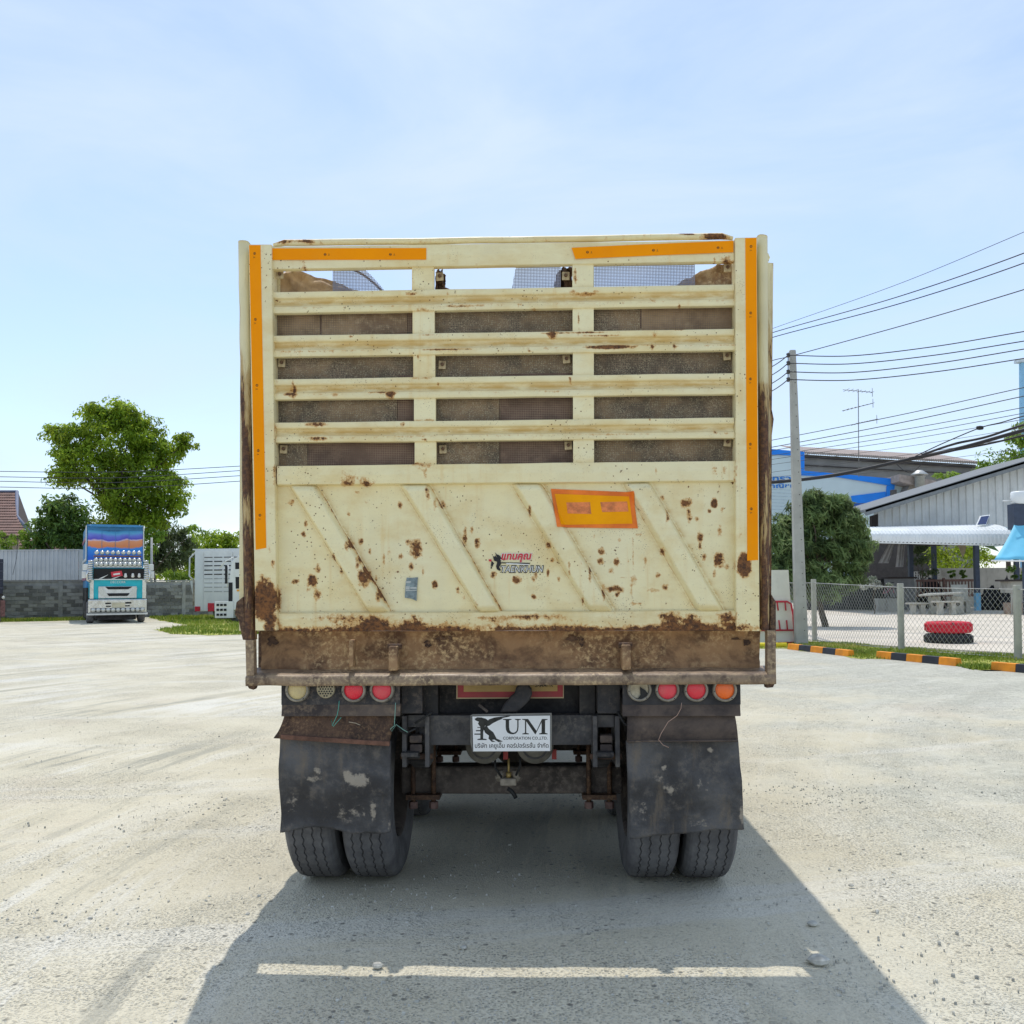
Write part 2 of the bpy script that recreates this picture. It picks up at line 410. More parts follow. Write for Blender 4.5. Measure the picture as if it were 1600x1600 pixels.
b_.set(col=b_.mix(b_.ramp(b_.noise(21, 2), 0.3, 0.7), (0.32, 0.31, 0.275), (0.62, 0.60, 0.53)), rough=0.95, spec=0.15)
M_STONE = b_.mat
def near_area(r):
    d = 2.6 + 11*r.random()**1.4; return (r.uniform(-0.75, 0.75)*(d+1.0), d)
pebble_field('gravel_stones', 5200, near_area, 0.0015, 0.0085, 3, M_STONE, 'small grey stones scattered over the pale gravel lot', 5.0)
def clump_area(r):
    c_ = r.choice([gnd(560, 1420), gnd(1180, 1560), gnd(1290, 1240), gnd(1350, 1250), gnd(400, 1260), gnd(60, 1420), gnd(500, 1560), gnd(1240, 1500)])
    return (c_.x + r.gauss(0, .35), c_.y + r.gauss(0, .22))
pebble_field('gravel_chippings', 1500, clump_area, 0.002, 0.0085, 4, M_STONE, 'coarser grey chippings gathered in patches on the lot', 3.5)
for i, (px, py, s_, lb) in enumerate([(1278, 1506, .036, 'large grey stone lying at the end of the light strip'), (590, 1512, .020, 'brownish stone at the near edge of the light strip'),
                                  (1270, 1446, .020, 'grey stone on the right edge of the truck shadow'), (1330, 1385, .012, 'small dark stone on sunlit gravel beside the truck shadow'),
                                  (725, 1482, .013, 'small grey stone inside the truck shadow before the light strip')]):
    p = gnd(px, py); m = MB(); rnd = random.Random(i+40); rws = []
    for a in range(6):
        ph = math.pi*a/5
        rws.append([(p.x+s_*1.25*math.sin(ph)*math.cos(t*.6981)*(1+.55*mnoise.noise((a*1.3, t*1.1, i))), p.y+s_*math.sin(ph)*math.sin(t*.6981)*(1+.5*mnoise.noise((a, t, i+3))), s_*.45+s_*.62*math.cos(ph)) for t in range(10)])
    m.grid(rws, smooth=False)
    tag(build(m, 'stone', M_STONE, loc=(p.x, p.y, 0)), lb, 'stone')

# ------------------------------------------------------------------ the old truck
TRUCK = thing('cargo_truck', 'old cream high sided cargo truck with rusty slatted tailgate, seen from behind', 'truck', (0, 4.37, 0), R(-1.7))
TW = ROOTS['cargo_truck']; TI = TW.inverted(); TI3 = TI.to_3x3()
def TP(px, py, off=0.0):
    o = TI @ CAMPOS; d = TI3 @ ray(px, py); return o + d*((off - o.y)/d.y)

CREAM = (0.90, 0.80, 0.475); CREAM2 = (0.87, 0.79, 0.51)
M_PAINT = paint('cream_lacquer', CREAM, CREAM2)
M_RUST = rustmat('rusty_beam', (0.12, 0.066, 0.040), (0.34, 0.20, 0.10), (0.66, 0.47, 0.25), 6.0)
M_RUSTD = rustmat('dark_rust', (0.045, 0.028, 0.022), (0.105, 0.058, 0.036), (0.22, 0.13, 0.07), 10.0)
M_BUMP = rustmat('worn_bumper_steel', (0.12, 0.08, 0.056), (0.30, 0.21, 0.135), (0.55, 0.41, 0.24), 8.0, 0.3, .38, .62)
M_FRAME = rustmat('chassis_black', (0.022, 0.021, 0.023), (0.045, 0.043, 0.044), (0.11, 0.095, 0.082), 6.0, 0.3)
M_AXLE = rustmat('dusty_axle', (0.055, 0.045, 0.04), (0.10, 0.082, 0.07), (0.17, 0.14, 0.115), 5.0, 0.3)
M_TAPE = simple('orange_reflective_tape', (1.0, 0.315, 0.0), 0.6, var=0.05, scale=5, bump=0.05, bscale=400, spec=0.12, dirt=.12, dirtcol=(.6, .3, .08))
M_BLACK = simple('black_print', (0.02, 0.02, 0.02), 0.6)
M_TAN = simple('lug_paint', (0.52, 0.42, 0.25), 0.6, var=0.25, scale=14, dirt=0.8, dirtcol=(0.14, 0.07, 0.03))

SPOTS = []      # (x, z, rx, rz, strength) in the tailgate plane
def spots(ox, oy, k, lst):
    for (a, b, ra, rb, st) in lst:
        p = TP(ox + a*k, oy + b*k); m_ = k*4.37/FPX
        SPOTS.append((p.x, p.z, ra*m_, rb*m_, st))
K = 430/1600
spots(360, 730, K, [(345,200,22,24,.75),(680,270,16,14,.6),(790,200,16,12,.55),(750,430,22,26,.72),(465,660,30,45,.95),(495,742,24,40,.9),(500,590,20,32,.7),
 (370,665,26,16,.75),(450,712,20,14,.6),(1075,472,34,62,1.0),(1030,440,24,24,.72),(985,515,16,30,.62),(1045,575,18,32,.72),(885,530,10,60,.66),(915,485,14,22,.66),
 (805,490,14,24,.72),(1185,682,20,30,.95),(980,215,16,28,.75),(1115,605,10,30,.8),(730,140,24,9,.8),(678,85,42,22,1.1),(795,85,40,24,1.1),(700,50,50,20,.5),
 (1360,400,16,60,.8),(1400,365,14,26,.72),(1435,440,24,32,.85),(1230,215,22,24,.8),(1530,625,24,26,.8),(1350,765,18,20,.6),(1160,520,12,14,.6),(415,385,18,20,.85),(430,325,14,32,.75),
 (210,770,62,100,1.5),(240,900,34,110,1.2),(190,650,20,40,.7),(255,560,14,30,.72),(235,480,12,24,.7),(840,640,10,40,.6),(780,640,34,60,1.0),(690,450,24,40,.8),(740,560,18,40,.8),(860,750,18,40,.8),(640,600,14,40,.7),(600,520,16,22,.9),
 (1140,135,10,40,.8),(1150,160,14,40,.8),(1190,215,12,40,.8),(1320,720,14,26,.66),(1430,800,16,30,.7),
 (700,880,180,34,.85),(560,940,150,24,1.0),(380,965,140,20,1.0),(830,900,70,60,1.1),(1060,930,90,30,1.0),(1220,940,120,22,1.0),(1520,880,80,28,1.1),(1070,890,14,50,1.0),(470,870,120,16,.7),(920,960,500,18,1.05),(1580,930,120,26,1.1)])
spots(790, 730, K, [(65,655,28,28,.9),(160,650,18,20,.66),(175,625,14,22,.66),(245,610,12,32,.72),(270,540,20,16,.66),(310,650,14,16,.75),(165,755,18,22,.8),(560,487,22,26,.85),(553,545,24,24,.85),
 (650,550,24,30,.85),(615,600,20,22,.8),(640,710,52,24,.85),(650,740,18,16,.9),(750,655,24,30,.75),(815,545,12,44,.66),(1055,205,34,30,.95),(1075,275,20,44,.85),(1118,295,14,14,.7),
 (1220,208,24,32,1.1),(1265,245,14,24,.6),(1190,250,16,16,.75),(1138,405,22,34,.9),(1135,450,12,34,.7),(1252,368,16,40,.75),(1247,540,28,46,1.0),(1160,520,14,34,.7),(1293,580,16,20,.85),
 (1220,620,12,26,.75),(890,628,20,20,.75),(935,695,20,30,.8),(865,718,34,14,.7),(1380,570,34,58,1.6),(915,175,18,18,.7),(515,405,10,16,.7),(715,550,10,14,.6),(440,560,10,20,.5),(1360,390,10,60,.6),(665,425,14,18,.55),
 (955,875,60,40,1.0),(1085,885,44,40,1.0),(1292,872,46,40,1.1),(460,930,120,20,1.1),(120,870,150,24,1.1),(300,880,60,24,.9),(700,950,500,16,1.0),(1250,935,200,22,1.05),(100,935,220,22,1.05),(1390,940,60,40,.9),(735,890,140,6,.75),(600,880,8,60,.75),
 (745,500,7,110,.62),(775,390,22,10,.7),(735,700,8,80,.6),(760,795,36,10,.8),(700,640,40,8,.6),(370,590,8,50,.7),(450,770,8,60,.7),(490,620,10,60,.75),(570,740,12,60,.75),(915,490,16,24,.85),(940,290,14,40,.85),(140,250,14,40,.75),(250,455,20,24,.8)])
spots(360, 350, K, [(365,930,10,40,.85),(365,975,22,40,.95),(335,985,26,18,.66),(930,990,28,30,.9),(870,976,60,5,.8),(605,995,16,14,.7),(500,1165,56,18,.8),(525,1165,20,14,1.0),(510,1252,48,14,.75),(1000,1165,20,16,.7),(1055,405,36,10,.85),
 (830,405,8,14,.85),(1260,405,8,12,.8),(700,655,14,8,.9),(1090,770,8,14,.9),(1130,1255,20,10,.8),(1135,1420,20,40,.8),(1210,930,8,16,.85),(320,100,50,14,.9),(420,98,34,14,1.2),(430,255,20,14,.66),(1120,500,70,10,.6),(1120,645,70,8,.6),(1120,895,70,8,.6),(1120,1140,70,8,.6),(1120,1395,70,8,.7),
 (1440,240,8,18,.8),(1350,480,120,8,.5),(1250,730,120,6,.55),(155,840,14,30,.0),(265,950,8,60,.66),(265,1200,8,80,.6),(265,1450,8,80,.6)])
spots(790, 350, K, [(270,642,26,26,1.05),(420,632,180,8,.8),(560,650,120,6,.75),(612,715,118,15,1.15),(1005,610,44,9,.95),(865,637,20,18,.66),(850,712,8,30,.7),(978,715,8,26,.7),(820,700,60,5,.66),(460,405,80,10,.7),(385,395,26,12,.7),(525,395,24,14,.66),
 (425,560,8,50,.66),(405,300,12,60,.62),(1055,58,34,8,1.1),(1220,70,46,20,1.2),(1275,66,36,18,.8),(1215,218,12,8,.8),(1290,218,40,8,.8),(1010,475,14,8,.9),(860,440,22,10,.6),(80,475,16,14,.66),(170,495,20,9,.7),(145,740,20,8,.8),(375,908,10,20,.8),(1245,1475,60,10,.85),(1275,1440,12,26,.75),(1215,1440,10,24,.85),(1065,1478,36,5,.8),(850,1470,20,12,.8),(875,1430,10,40,.6),(1220,1210,8,12,.8),(840,1135,8,8,.7),(35,1420,16,16,.7),(1335,1440,9,100,.5)])
SPOTS = [(x, z, rx*(.8 if st < 1.4 and rx < .02 else 1), rz*(.75 if z < 1.47 else (.85 if st < 1.4 else 1)), st*(.70 if (z < 1.47 and st < 1.4) else .9)) for (x, z, rx, rz, st) in SPOTS]
def rust_of(p):
    v = 0.0
    for (x, z, rx, rz, st) in SPOTS:
        dx = (p.x-x)/rx
        if abs(dx) > 1.7: continue
        dz = (p.z-z)/rz
        if abs(dz) > 1.7: continue
        v = max(v, st*max(0.0, 1 - 0.42*(dx*dx + dz*dz)))
    return v
def put_attrs(o, extra=None, stain=None):
    me = o.data; n = len(me.vertices)
    a = me.attributes.new('rust', 'FLOAT', 'POINT'); s_ = me.attributes.new('stain', 'FLOAT', 'POINT')
    a.data.foreach_set('value', [rust_of(v.co) + (extra(v.co) if extra else 0.0) for v in me.vertices])
    s_.data.foreach_set('value', [(stain(v.co) if stain else 0.0) for v in me.vertices])

def lerp(a, b, t): return a + (b-a)*t
def rail_mesh(tl, tr, bl, br, prof, back, nu=160, wave=0.0, seed=0):
    """bar between four corner points; prof = [(s 0 top..1 bottom, depth towards camera)]"""
    m = MB(); rows = []
    for (s_, d) in prof + [(1.0, -back), (0.0, -back)]:
        row = []
        for i in range(nu+1):
            u = i/nu; p = lerp(lerp(tl, tr, u), lerp(bl, br, u), s_)
            wv = wave*mnoise.noise((u*9+seed, seed*3.1, s_)) if wave else 0
            row.append(p + Vector((0, -d + wv*1.2, wv*0.8)))
        rows.append(row)
    m.grid(rows, smooth=False, closed=True)
    k = len(rows); nc = nu+1; b0 = len(m.v) - k*nc
    m.f.append([b0+i*nc for i in range(k)]); m.sm.append(False); m.mi.append(0)
    m.f.append([b0+i*nc+nc-1 for i in range(k)][::-1]); m.sm.append(False); m.mi.append(0)
    return m

# ---- tailgate: frame plate is the part, its bars, posts, ribs and stickers are the sub-parts
XL, XR = 424, 1148.5
def shrink(prof): return prof
# lower sheet (the part "tailgate")
m = MB(); nu, nv = 300, 86
tl, tr, bl, br = TP(428, 752, .03), TP(1148, 745, .03), TP(432, 966, .03), TP(1150, 962, .03)
m.grid([[lerp(lerp(tl, tr, i/nu), lerp(bl, br, i/nu), j/nv) + Vector((0, 0.004*mnoise.noise((i*.03, j*.05, 2)), 0)) for i in range(nu+1)] for j in range(nv+1)], smooth=True)
m.grid([[lerp(lerp(tl, tr, i/2), lerp(bl, br, i/2), j) + Vector((0, .012, 0)) for i in range(3)] for j in range(2)])
TAILGATE = build(m, 'tailgate', M_PAINT, TRUCK, local=True, fix=False)
zt_, zb_ = tl.z, bl.z
RIBS = [((448.7,757),(497,758),(575,959),(615,957)), ((622,757),(673,757),(748,959),(787,957)), ((796.7,755.5),(848,755.5),(919,956),(962,957)), ((970,754),(1018,754),(1086,955),(1134,957))]
RIBP = [tuple(TP(*q_, .03) for q_ in r4) for r4 in RIBS]
def rib_h(x, z):
    for (A, B, Cc, D) in RIBP:
        t = (A.z-z)/(A.z-Cc.z)
        if not 0 <= t <= 1: continue
        xl, xr = lerp(A.x, Cc.x, t), lerp(B.x, D.x, t); u = (x-xl)/(xr-xl)
        if 0 < u < 1:
            h = min(1.0, max(0.0, min(u, 1-u)/.2)); return .05*h*h*(3-2*h)
    return 0.0
def sheet_stain(c):
    v = 0.0
    for (A, B, Cc, D) in RIBP:
        t = (A.z-c.z)/(A.z-Cc.z); xl, xr = lerp(A.x, Cc.x, t), lerp(B.x, D.x, t)
        if c.x > xr: v = max(v, .75*math.exp(-(c.x-xr)/.012))
        if c.x < xl: v = max(v, .4*math.exp(-(xl-c.x)/.008))
    return v + 0.4*max(0, 1-(zt_-c.z)/.03) + 0.10
put_attrs(TAILGATE, stain=sheet_stain)
def tg(mb, name, mat=M_PAINT, bevel=0, attrs=True, extra=None, stain=None, fix=True):
    o = build(mb, name, mat, TAILGATE, local=True, bevel=bevel, fix=fix)
    if attrs: put_attrs(o, extra, stain)
    return o
# slat bars with a pressed groove
GROOVE = [(0.0, -0.012), (0.02, 0.0), (0.16, 0.002), (0.30, 0.0), (0.36, -0.012), (0.50, -0.016), (0.64, -0.011), (0.70, 0.0), (0.85, 0.002), (0.98, 0.0), (1.0, -0.012)]
GROOVE = [(0.0, -0.012), (0.02, 0.0), (0.09, 0.002), (0.16, 0.002), (0.24, 0.002), (0.30, 0.0), (0.36, -0.012), (0.50, -0.016), (0.64, -0.011), (0.70, 0.0), (0.76, 0.001), (0.82, 0.002), (0.90, 0.002), (0.98, 0.0), (1.0, -0.012)]
bars = [((456, 490), (444, 477.6)), ((524, 558), (513.4, 547.5)), ((592, 625), (582.5, 616)), ((660, 692), (652, 684.6))]
xl_at = lambda y: 424.5 + (y-384)*(432.5-424.5)/396
for bi, ((a0, a1), (b0, b1)) in enumerate(bars):
    q = (TP(xl_at(a0), a0), TP(1147, b0), TP(xl_at(a1), a1), TP(1148, b1))
    def st(c, q=q):
        u = (c.x-q[0].x)/(q[1].x-q[0].x); zt = lerp(q[0].z, q[1].z, u); zb = lerp(q[2].z, q[3].z, u); s_ = (zt-c.z)/(zt-zb)
        return 0.85*math.exp(-((s_-.5)/.17)**2) + 0.15
    def ex_(c, q=q, bi=bi):
        u = (c.x-q[0].x)/(q[1].x-q[0].x); zt = lerp(q[0].z, q[1].z, u); zb = lerp(q[2].z, q[3].z, u); s_ = (zt-c.z)/(zt-zb)
        return max(0, .30 + .35*mnoise.noise((c.x*3.1, bi*7.3, 1)))*math.exp(-((s_-.76)/.07)**2) + .25*max(0, mnoise.noise((c.x*5, bi*3.3, 9)))*math.exp(-((s_-.06)/.06)**2)
    tg(rail_mesh(*q, GROOVE, 0.03, 170, 0.003, bi+1), 'slat', extra=ex_, stain=st)
# top bar and its rolled lip
q = (TP(425, 385), TP(1146, 375), TP(425.5, 421), TP(1147, 408.5))
def bend(t): return t
tg(rail_mesh(*q, [(0, -.01), (.02, 0), (.5, .002), (.98, 0), (1, -.01)], 0.035, 170, 0.004, 21), 'top_rail', stain=lambda c: .18)
m = MB(); path = []
for i in range(41):
    u = i/40; px = 427 + (1145-427)*u; py = 379.5 + (368.5-379.5)*u + 1.2*math.sin(u*3.1)
    if i in (0, 40): py += 4
    path.append(TP(px, py, .015) + Vector((0, 0, .003*mnoise.noise((u*8, 1, 1)))))
m.tube(path, [0.009]+[0.0155]*39+[0.009], 10)
tg(m, 'rolled_lip', extra=lambda c: .18 + .22*mnoise.noise((c.x*4, 3, 1)), stain=lambda c: .3)
# bottom rail above the sheet
q = (TP(433, 727.6), TP(1148.5, 719.5), TP(433, 758.5), TP(1148.5, 752))
tg(rail_mesh(*q, [(0, -.012), (.03, 0), (.5, .003), (.95, 0), (1, -.014)], 0.032, 170, .003, 9), 'lower_rail', stain=lambda c: .12)
# hem along the bottom of the sheet
q = (TP(431, 957, .004), TP(1160, 953, .004), TP(429, 986, .004), TP(1190, 985, .004))
tg(rail_mesh(*q, [(0, -.022), (.06, 0), (.3, .002), (.6, .0), (1, -.006)], 0.014, 260, .006, 15), 'hem',
   extra=lambda c: .42*max(0, min(1, (1.40-c.z)/.05)) + .30*mnoise.noise((c.x*5, 1, c.z*9)), stain=lambda c: .35)
# two upright posts, welded between the slats: one piece per gap
ys_l = [421, 456, 490, 524, 558, 592, 625, 660, 692, 727.6]; ys_r = [408.5, 444, 477.6, 513.4, 547.5, 582.5, 616, 652, 684.6, 719.5]
for (xa0, xb0, xa1, xb1) in ((643.5, 678, 649, 682.5), (894.5, 927.5, 896, 928.4)):
    for k in range(5):
        t0 = k*.2; xa, xb = lerp(xa0, xa1, t0), lerp(xb0, xb1, t0)
        def yy(i, x): u = (x-426)/721; return lerp(ys_l[i], ys_r[i], u)
        q = (TP(xa, yy(2*k, xa)-2, .006), TP(xb, yy(2*k, xb)-2, .006), TP(xa, yy(2*k+1, xa)+2, .006), TP(xb, yy(2*k+1, xb)+2, .006))
        tg(rail_mesh(*q, [(i/14, 0) for i in range(15)], 0.03, 14), 'upright', extra=lambda c: .05, stain=lambda c, q=q: .45*max(0, 1-(q[0].z-c.z)/.02) + .35*max(0, 1-(c.z-q[2].z)/.025))
# diagonal ribs
ribs = [((448.7,757),(497,758),(575,959),(615,957)), ((622,757),(673,757),(748,959),(787,957)), ((796.7,755.5),(848,755.5),(919,956),(962,957)), ((970,754),(1018,754),(1086,955),(1134,957))]
for ri, (a, b, c, d) in enumerate(ribs):
    A, B, Cc, D = TP(*a, .03), TP(*b, .03), TP(*c, .03), TP(*d, .03)
    m = MB(); rows = []; nl, npf = 90, 30
    for i in range(nl+1):
        t = i/nl; row = []
        tp = min(1.0, t/.05)**.5 * min(1.0, (1-t)/.06 + .15)
        for j in range(npf+1):
            u = j/npf
            h = min(1.0, max(0.0, min(u, 1-u)/.2))
            h = h*h*(3-2*h)
            row.append(lerp(lerp(A, B, u), lerp(Cc, D, u), t) + Vector((0, .003-.05*h*tp + .002*mnoise.noise((t*6+ri*9, u*2, 1)), 0)))
        rows.append(row)
    m.grid(rows, smooth=True)
    def ex(c, A=A, B=B, Cc=Cc, D=D):
        t = (A.z-c.z)/(A.z-Cc.z); xr = lerp(B.x, D.x, t); xl = lerp(A.x, Cc.x, t)
        e = max(math.exp(-((c.x-xr)/.009)**2), .9*math.exp(-((c.x-xl)/.006)**2))
        return e*(.66 + .34*mnoise.noise((c.x*6, c.z*7, ri)) + (.28*math.exp(-((c.x-xr)/.012)**2) if ri == 0 and .2 < t < .9 else 0))
    def sx_(c, A=A, B=B, Cc=Cc, D=D):
        t = (A.z-c.z)/(A.z-Cc.z); xr = lerp(B.x, D.x, t); xl = lerp(A.x, Cc.x, t)
        return .08 + .75*max(math.exp(-((c.x-xr)/.011)**2), .8*math.exp(-((c.x-xl)/.008)**2)) + .2*max(0, 1-t/.05)
    tg(m, 'diagonal_rib', extra=ex, stain=sx_, fix=False)
# bolt lugs that hold the mesh behind
lug = MB(); lug.box((-.018, 0, -.020), (.018, .006, .020))
LUG0 = None
for (px, py) in [(437,429),(687,432),(884,431),(1137,418),(440,567),(691,570),(885,561),(1136,556),(443,702),(692,702),(888,696),(1137,691)]:
    p = TP(px, py, .042)
    if LUG0 is None:
        LUG0 = build(lug, 'mesh_lug', M_TAN, TAILGATE, local=True, bevel=.002); LUG0.location = p
        bolt = MB(); bolt.lathe([(0, -.009), (.0075, -.009), (.0085, -.006), (.0085, 0)], (0, 0, .002), 'y', 8, smooth=False)
        bolt_me = bolt.mesh('bolt', M_RUSTD)
        lug_rot = random.Random(3)
    else:
        c = LUG0.copy(); C.objects.link(c); c.location = p; c.rotation_euler = (0, lug_rot.uniform(-.12, .12), 0)
    bo = bpy.data.objects.new('bolt', bolt_me); C.objects.link(bo); bo.parent = TAILGATE; bo.location = p
# wire mesh and the dirty plates behind the slots
m = MB(); za, zb = TP(600, 410, .055).z, TP(600, 735, .055).z; xa, xb = TP(428, 600, .055).x, TP(1150, 600, .055).x
z = zb
while z < TP(600, 462, .055).z:
    m.box((xa, .054, z), (xb, .0555, z+.0016)); z += .0085
x = xa
while x < xb:
    m.box((x, .0556, zb), (x+.0016, .0570, TP(600, 462, .055).z)); x += .0085
m2 = MB()
for (p0, p1) in ((520, 606), (798, 876), (925, 1085)):
    xa_, xb_ = TP(p0, 430, .055).x, TP(p1, 430, .055).x; z0 = TP(600, 462, .055).z + .001; zt_m = za + .02
    def top_at(x):
        u = (x-xa_)/(xb_-xa_)
        if p0 == 520: return lerp(zt_m, z0, max(0, (u-.25)/.75)**1.5)
        if p0 == 798: return lerp(z0, zt_m, min(1, u/.14))
        return zt_m
    x = xa_
    while x < xb_:
        if top_at(x) - z0 > .004: m2.box((x, .0556, z0), (x+.0028, .0570, top_at(x)))
        x += .0072
    z = z0
    while z < zt_m:
        xs_ = [x_ for x_ in (xa_ + (xb_-xa_)*k_/80 for k_ in range(81)) if top_at(x_) > z]
        if len(xs_) > 1: m2.box((xs_[0], .054, z), (xs_[-1], .0555, z+.0026))
        z += .0072
M_WIRE = simple('old_wire_mesh', (0.32, 0.24, 0.17), 0.7, metal=0.2, var=0.4, scale=9)
o = build(m, 'wire_mesh', M_WIRE, TAILGATE, local=True, fix=False); o['kind'] = 'stuff'
o = build(m2, 'torn_mesh', simple('bluish_net', (.30, .31, .40), .7, var=.2, scale=5), TAILGATE, local=True, fix=False); o['kind'] = 'stuff'
b = NB('dusty_plate')
n1 = b.noise(5.5, 6, .65, dist=.5); n2 = b.noise(170, 4, .7); n3 = b.noise(14, 6, .7)
c = b.mix(b.ramp(n1, .4, .6), (0.15, 0.13, 0.10), (0.44, 0.31, 0.18))
c = b.mix(b.math('MULTIPLY', b.ramp(n2, .50, .60), b.ramp(n3, .36, .52)), c, (0.68, 0.62, 0.43))
b.set(col=c, rough=.9, spec=.15); b.bump(n2, .4, .004); M_PLATE = b.mat
M_BROWN = rustmat('brown_board', (0.30, 0.19, 0.115), (0.54, 0.38, 0.22), (0.70, 0.55, 0.36), 4.5, .5)
M_MAROON = rustmat('maroon_plate', (0.16, 0.095, 0.08), (0.26, 0.155, 0.12), (0.34, 0.22, 0.16), 3, .3)
rowsz = [(452, 530, 441, 518), (521, 598, 510, 588), (588, 664, 579, 656), (656, 735, 648, 727)]
def plate(x0, x1, y0, y1, off, mat, sk=0):
    m = MB(); a, b2, c2, d = TP(x0, y0, off), TP(x1, y0-(x1-x0)*.0145, off), TP(x1+sk, y1-(x1-x0)*.0145, off), TP(x0, y1, off)
    m.prism([a, b2, c2, d], (0, .004, 0)); return build(m, 'backing_plate', mat, TAILGATE, local=True)
for (x0, x1, k, mt, dy) in ((420, 500, 0, M_BROWN, 0), (503, 636, 0, M_BROWN, 0), (672, 902, 0, M_PLATE, 0), (920, 1000, 0, M_PLATE, 0), (1003, 1155, 0, M_BROWN, 0),
                        (420, 660, 1, M_PLATE, 0), (672, 902, 1, M_PLATE, 0), (920, 1155, 1, M_PLATE, 0), (420, 620, 2, M_PLATE, 0), (622, 660, 2, M_MAROON, 0), (672, 780, 2, M_PLATE, 0), (782, 902, 2, M_MAROON, 0), (920, 1155, 2, M_PLATE, 0),
                        (420, 480, 3, M_PLATE, 0), (482, 660, 3, M_MAROON, 0), (672, 780, 3, M_PLATE, 0), (782, 902, 3, M_MAROON, 0), (920, 1155, 3, M_PLATE, 0)):
    u = (x0-426)/721; ya = lerp(rowsz[k][0], rowsz[k][2], u)+1.0; yb = lerp(rowsz[k][1], rowsz[k][3], u)-1.0
    plate(x0, x1, ya + (8 if k == 0 else 0), yb, .066 + .003*(k % 2), mt)
plate(418, 1157, 466, 730, .082, M_MAROON)  # extra full sheet, added to stop daylight showing between the plates
# sheltering boards seen through the top gap: curled side sheets
def curled(pxs, tops, bottom, off, seed, mat=None, nm='curled_board'):
    m = MB(); rows = []; n = 40; zb0 = TP(600, bottom, off).z
    for jj in range(11):
        row = []
        for i in range(n+1):
            u = i/n*(len(pxs)-1); k = min(int(u), len(pxs)-2); f = u-k; f = f*f*(3-2*f)
            p = TP(lerp(pxs[k], pxs[k+1], u-k), lerp(tops[k], tops[k+1], f), off); z = lerp(zb0, p.z, jj/10)
            row.append(Vector((p.x + .012*mnoise.noise((i*.2, jj*.3, seed)), off + .05*mnoise.noise((i*.13, jj*.25, seed)) + .02*mnoise.noise((i*.5, jj*.6, seed)), z)))
        rows.append(row)
    m.grid(rows, smooth=True); o = build(m, nm, mat or M_BROWN, TAILGATE, local=True, fix=False)
    so = o.modifiers.new('thickness', 'SOLIDIFY'); so.thickness = .004
    return o
curled([424, 432, 450, 470, 500, 530, 552, 566], [428, 424, 421, 424, 433, 444, 452, 461], 463, .12, 3)
curled([1030, 1050, 1075, 1100, 1125, 1156], [461, 449, 437, 423, 414, 408], 463, .12, 8)
curled([681, 686, 691, 695], [424, 421, 423, 430], 463, .10, 5, M_RUSTD)
curled([866, 873, 882, 894], [438, 424, 419, 418], 463, .10, 6, M_RUSTD)
curled([690, 705, 725, 745, 765], [447, 450, 451, 453, 460], 463, .11, 7, M_RUSTD, 'torn_edge')
m = MB(); m.tube([TP(x_, y_, .06) for x_, y_ in ((540, 418), (556, 423), (570, 431), (585, 443), (597, 455))], .006, 6); build(m, 'frayed_rope', M_RUSTD, TAILGATE, local=True)
# reflective tape on the top rail
def tape(x0, x1, ya0, ya1, yb0, yb1, off, parent=TAILGATE):
    m = MB(); m.prism([TP(x0, ya0, off), TP(x1, yb0, off), TP(x1, yb1, off), TP(x0, ya1, off)], (0, .0015, 0)); return build(m, 'reflective_tape', M_TAPE, parent, local=True)
tape(425.5, 666, 388, 406, 387.5, 405.5, -.006); 
m = MB(); m.prism([TP(893, 387, -.006), TP(1000, 382, -.006), TP(1146, 376, -.006), TP(1146, 394, -.006), TP(1000, 400, -.006), TP(899, 404.5, -.006)], (0, .0015, 0)); build(m, 'reflective_tape', M_TAPE, TAILGATE, local=True)
ring = MB()
for k in range(16):
    a0, a1 = k*math.pi/8, (k+1)*math.pi/8
    ring.add([(.0062*math.cos(a0), 0, .0062*math.sin(a0)), (.0062*math.cos(a1), 0, .0062*math.sin(a1)), (.0046*math.cos(a1), 0, .0046*math.sin(a1)), (.0046*math.cos(a0), 0, .0046*math.sin(a0))], [(0, 1, 2, 3)])
ring.add([(-.005, 0, -.0012), (.005, 0, -.0012), (.005, 0, .0012), (-.005, 0, .0012)], [(0, 1, 2, 3)])
for (x0, z0, x1, z1) in ((.016, .000, .0205, .0012), (.014, -.0055, .023, -.0045), (.018, -.003, .0192, .004)):
    ring.add([(x0, 0, z0), (x1, 0, z0), (x1, 0, z1), (x0, 0, z1)], [(0, 1, 2, 3)])
ring_me = ring.mesh('tape_mark', M_BLACK)
def mark(px, py, off, rot, parent):
    o = bpy.data.objects.new('tape_mark', ring_me); C.objects.link(o); o.parent = parent; o.location = TP(px, py, off); o.rotation_euler = (0, rot, 0)
for px, py in ((508, 397.5), (610, 397.5), (918, 394), (1021, 391), (1122, 387)): mark(px, py, -.0072, 0, TAILGATE)
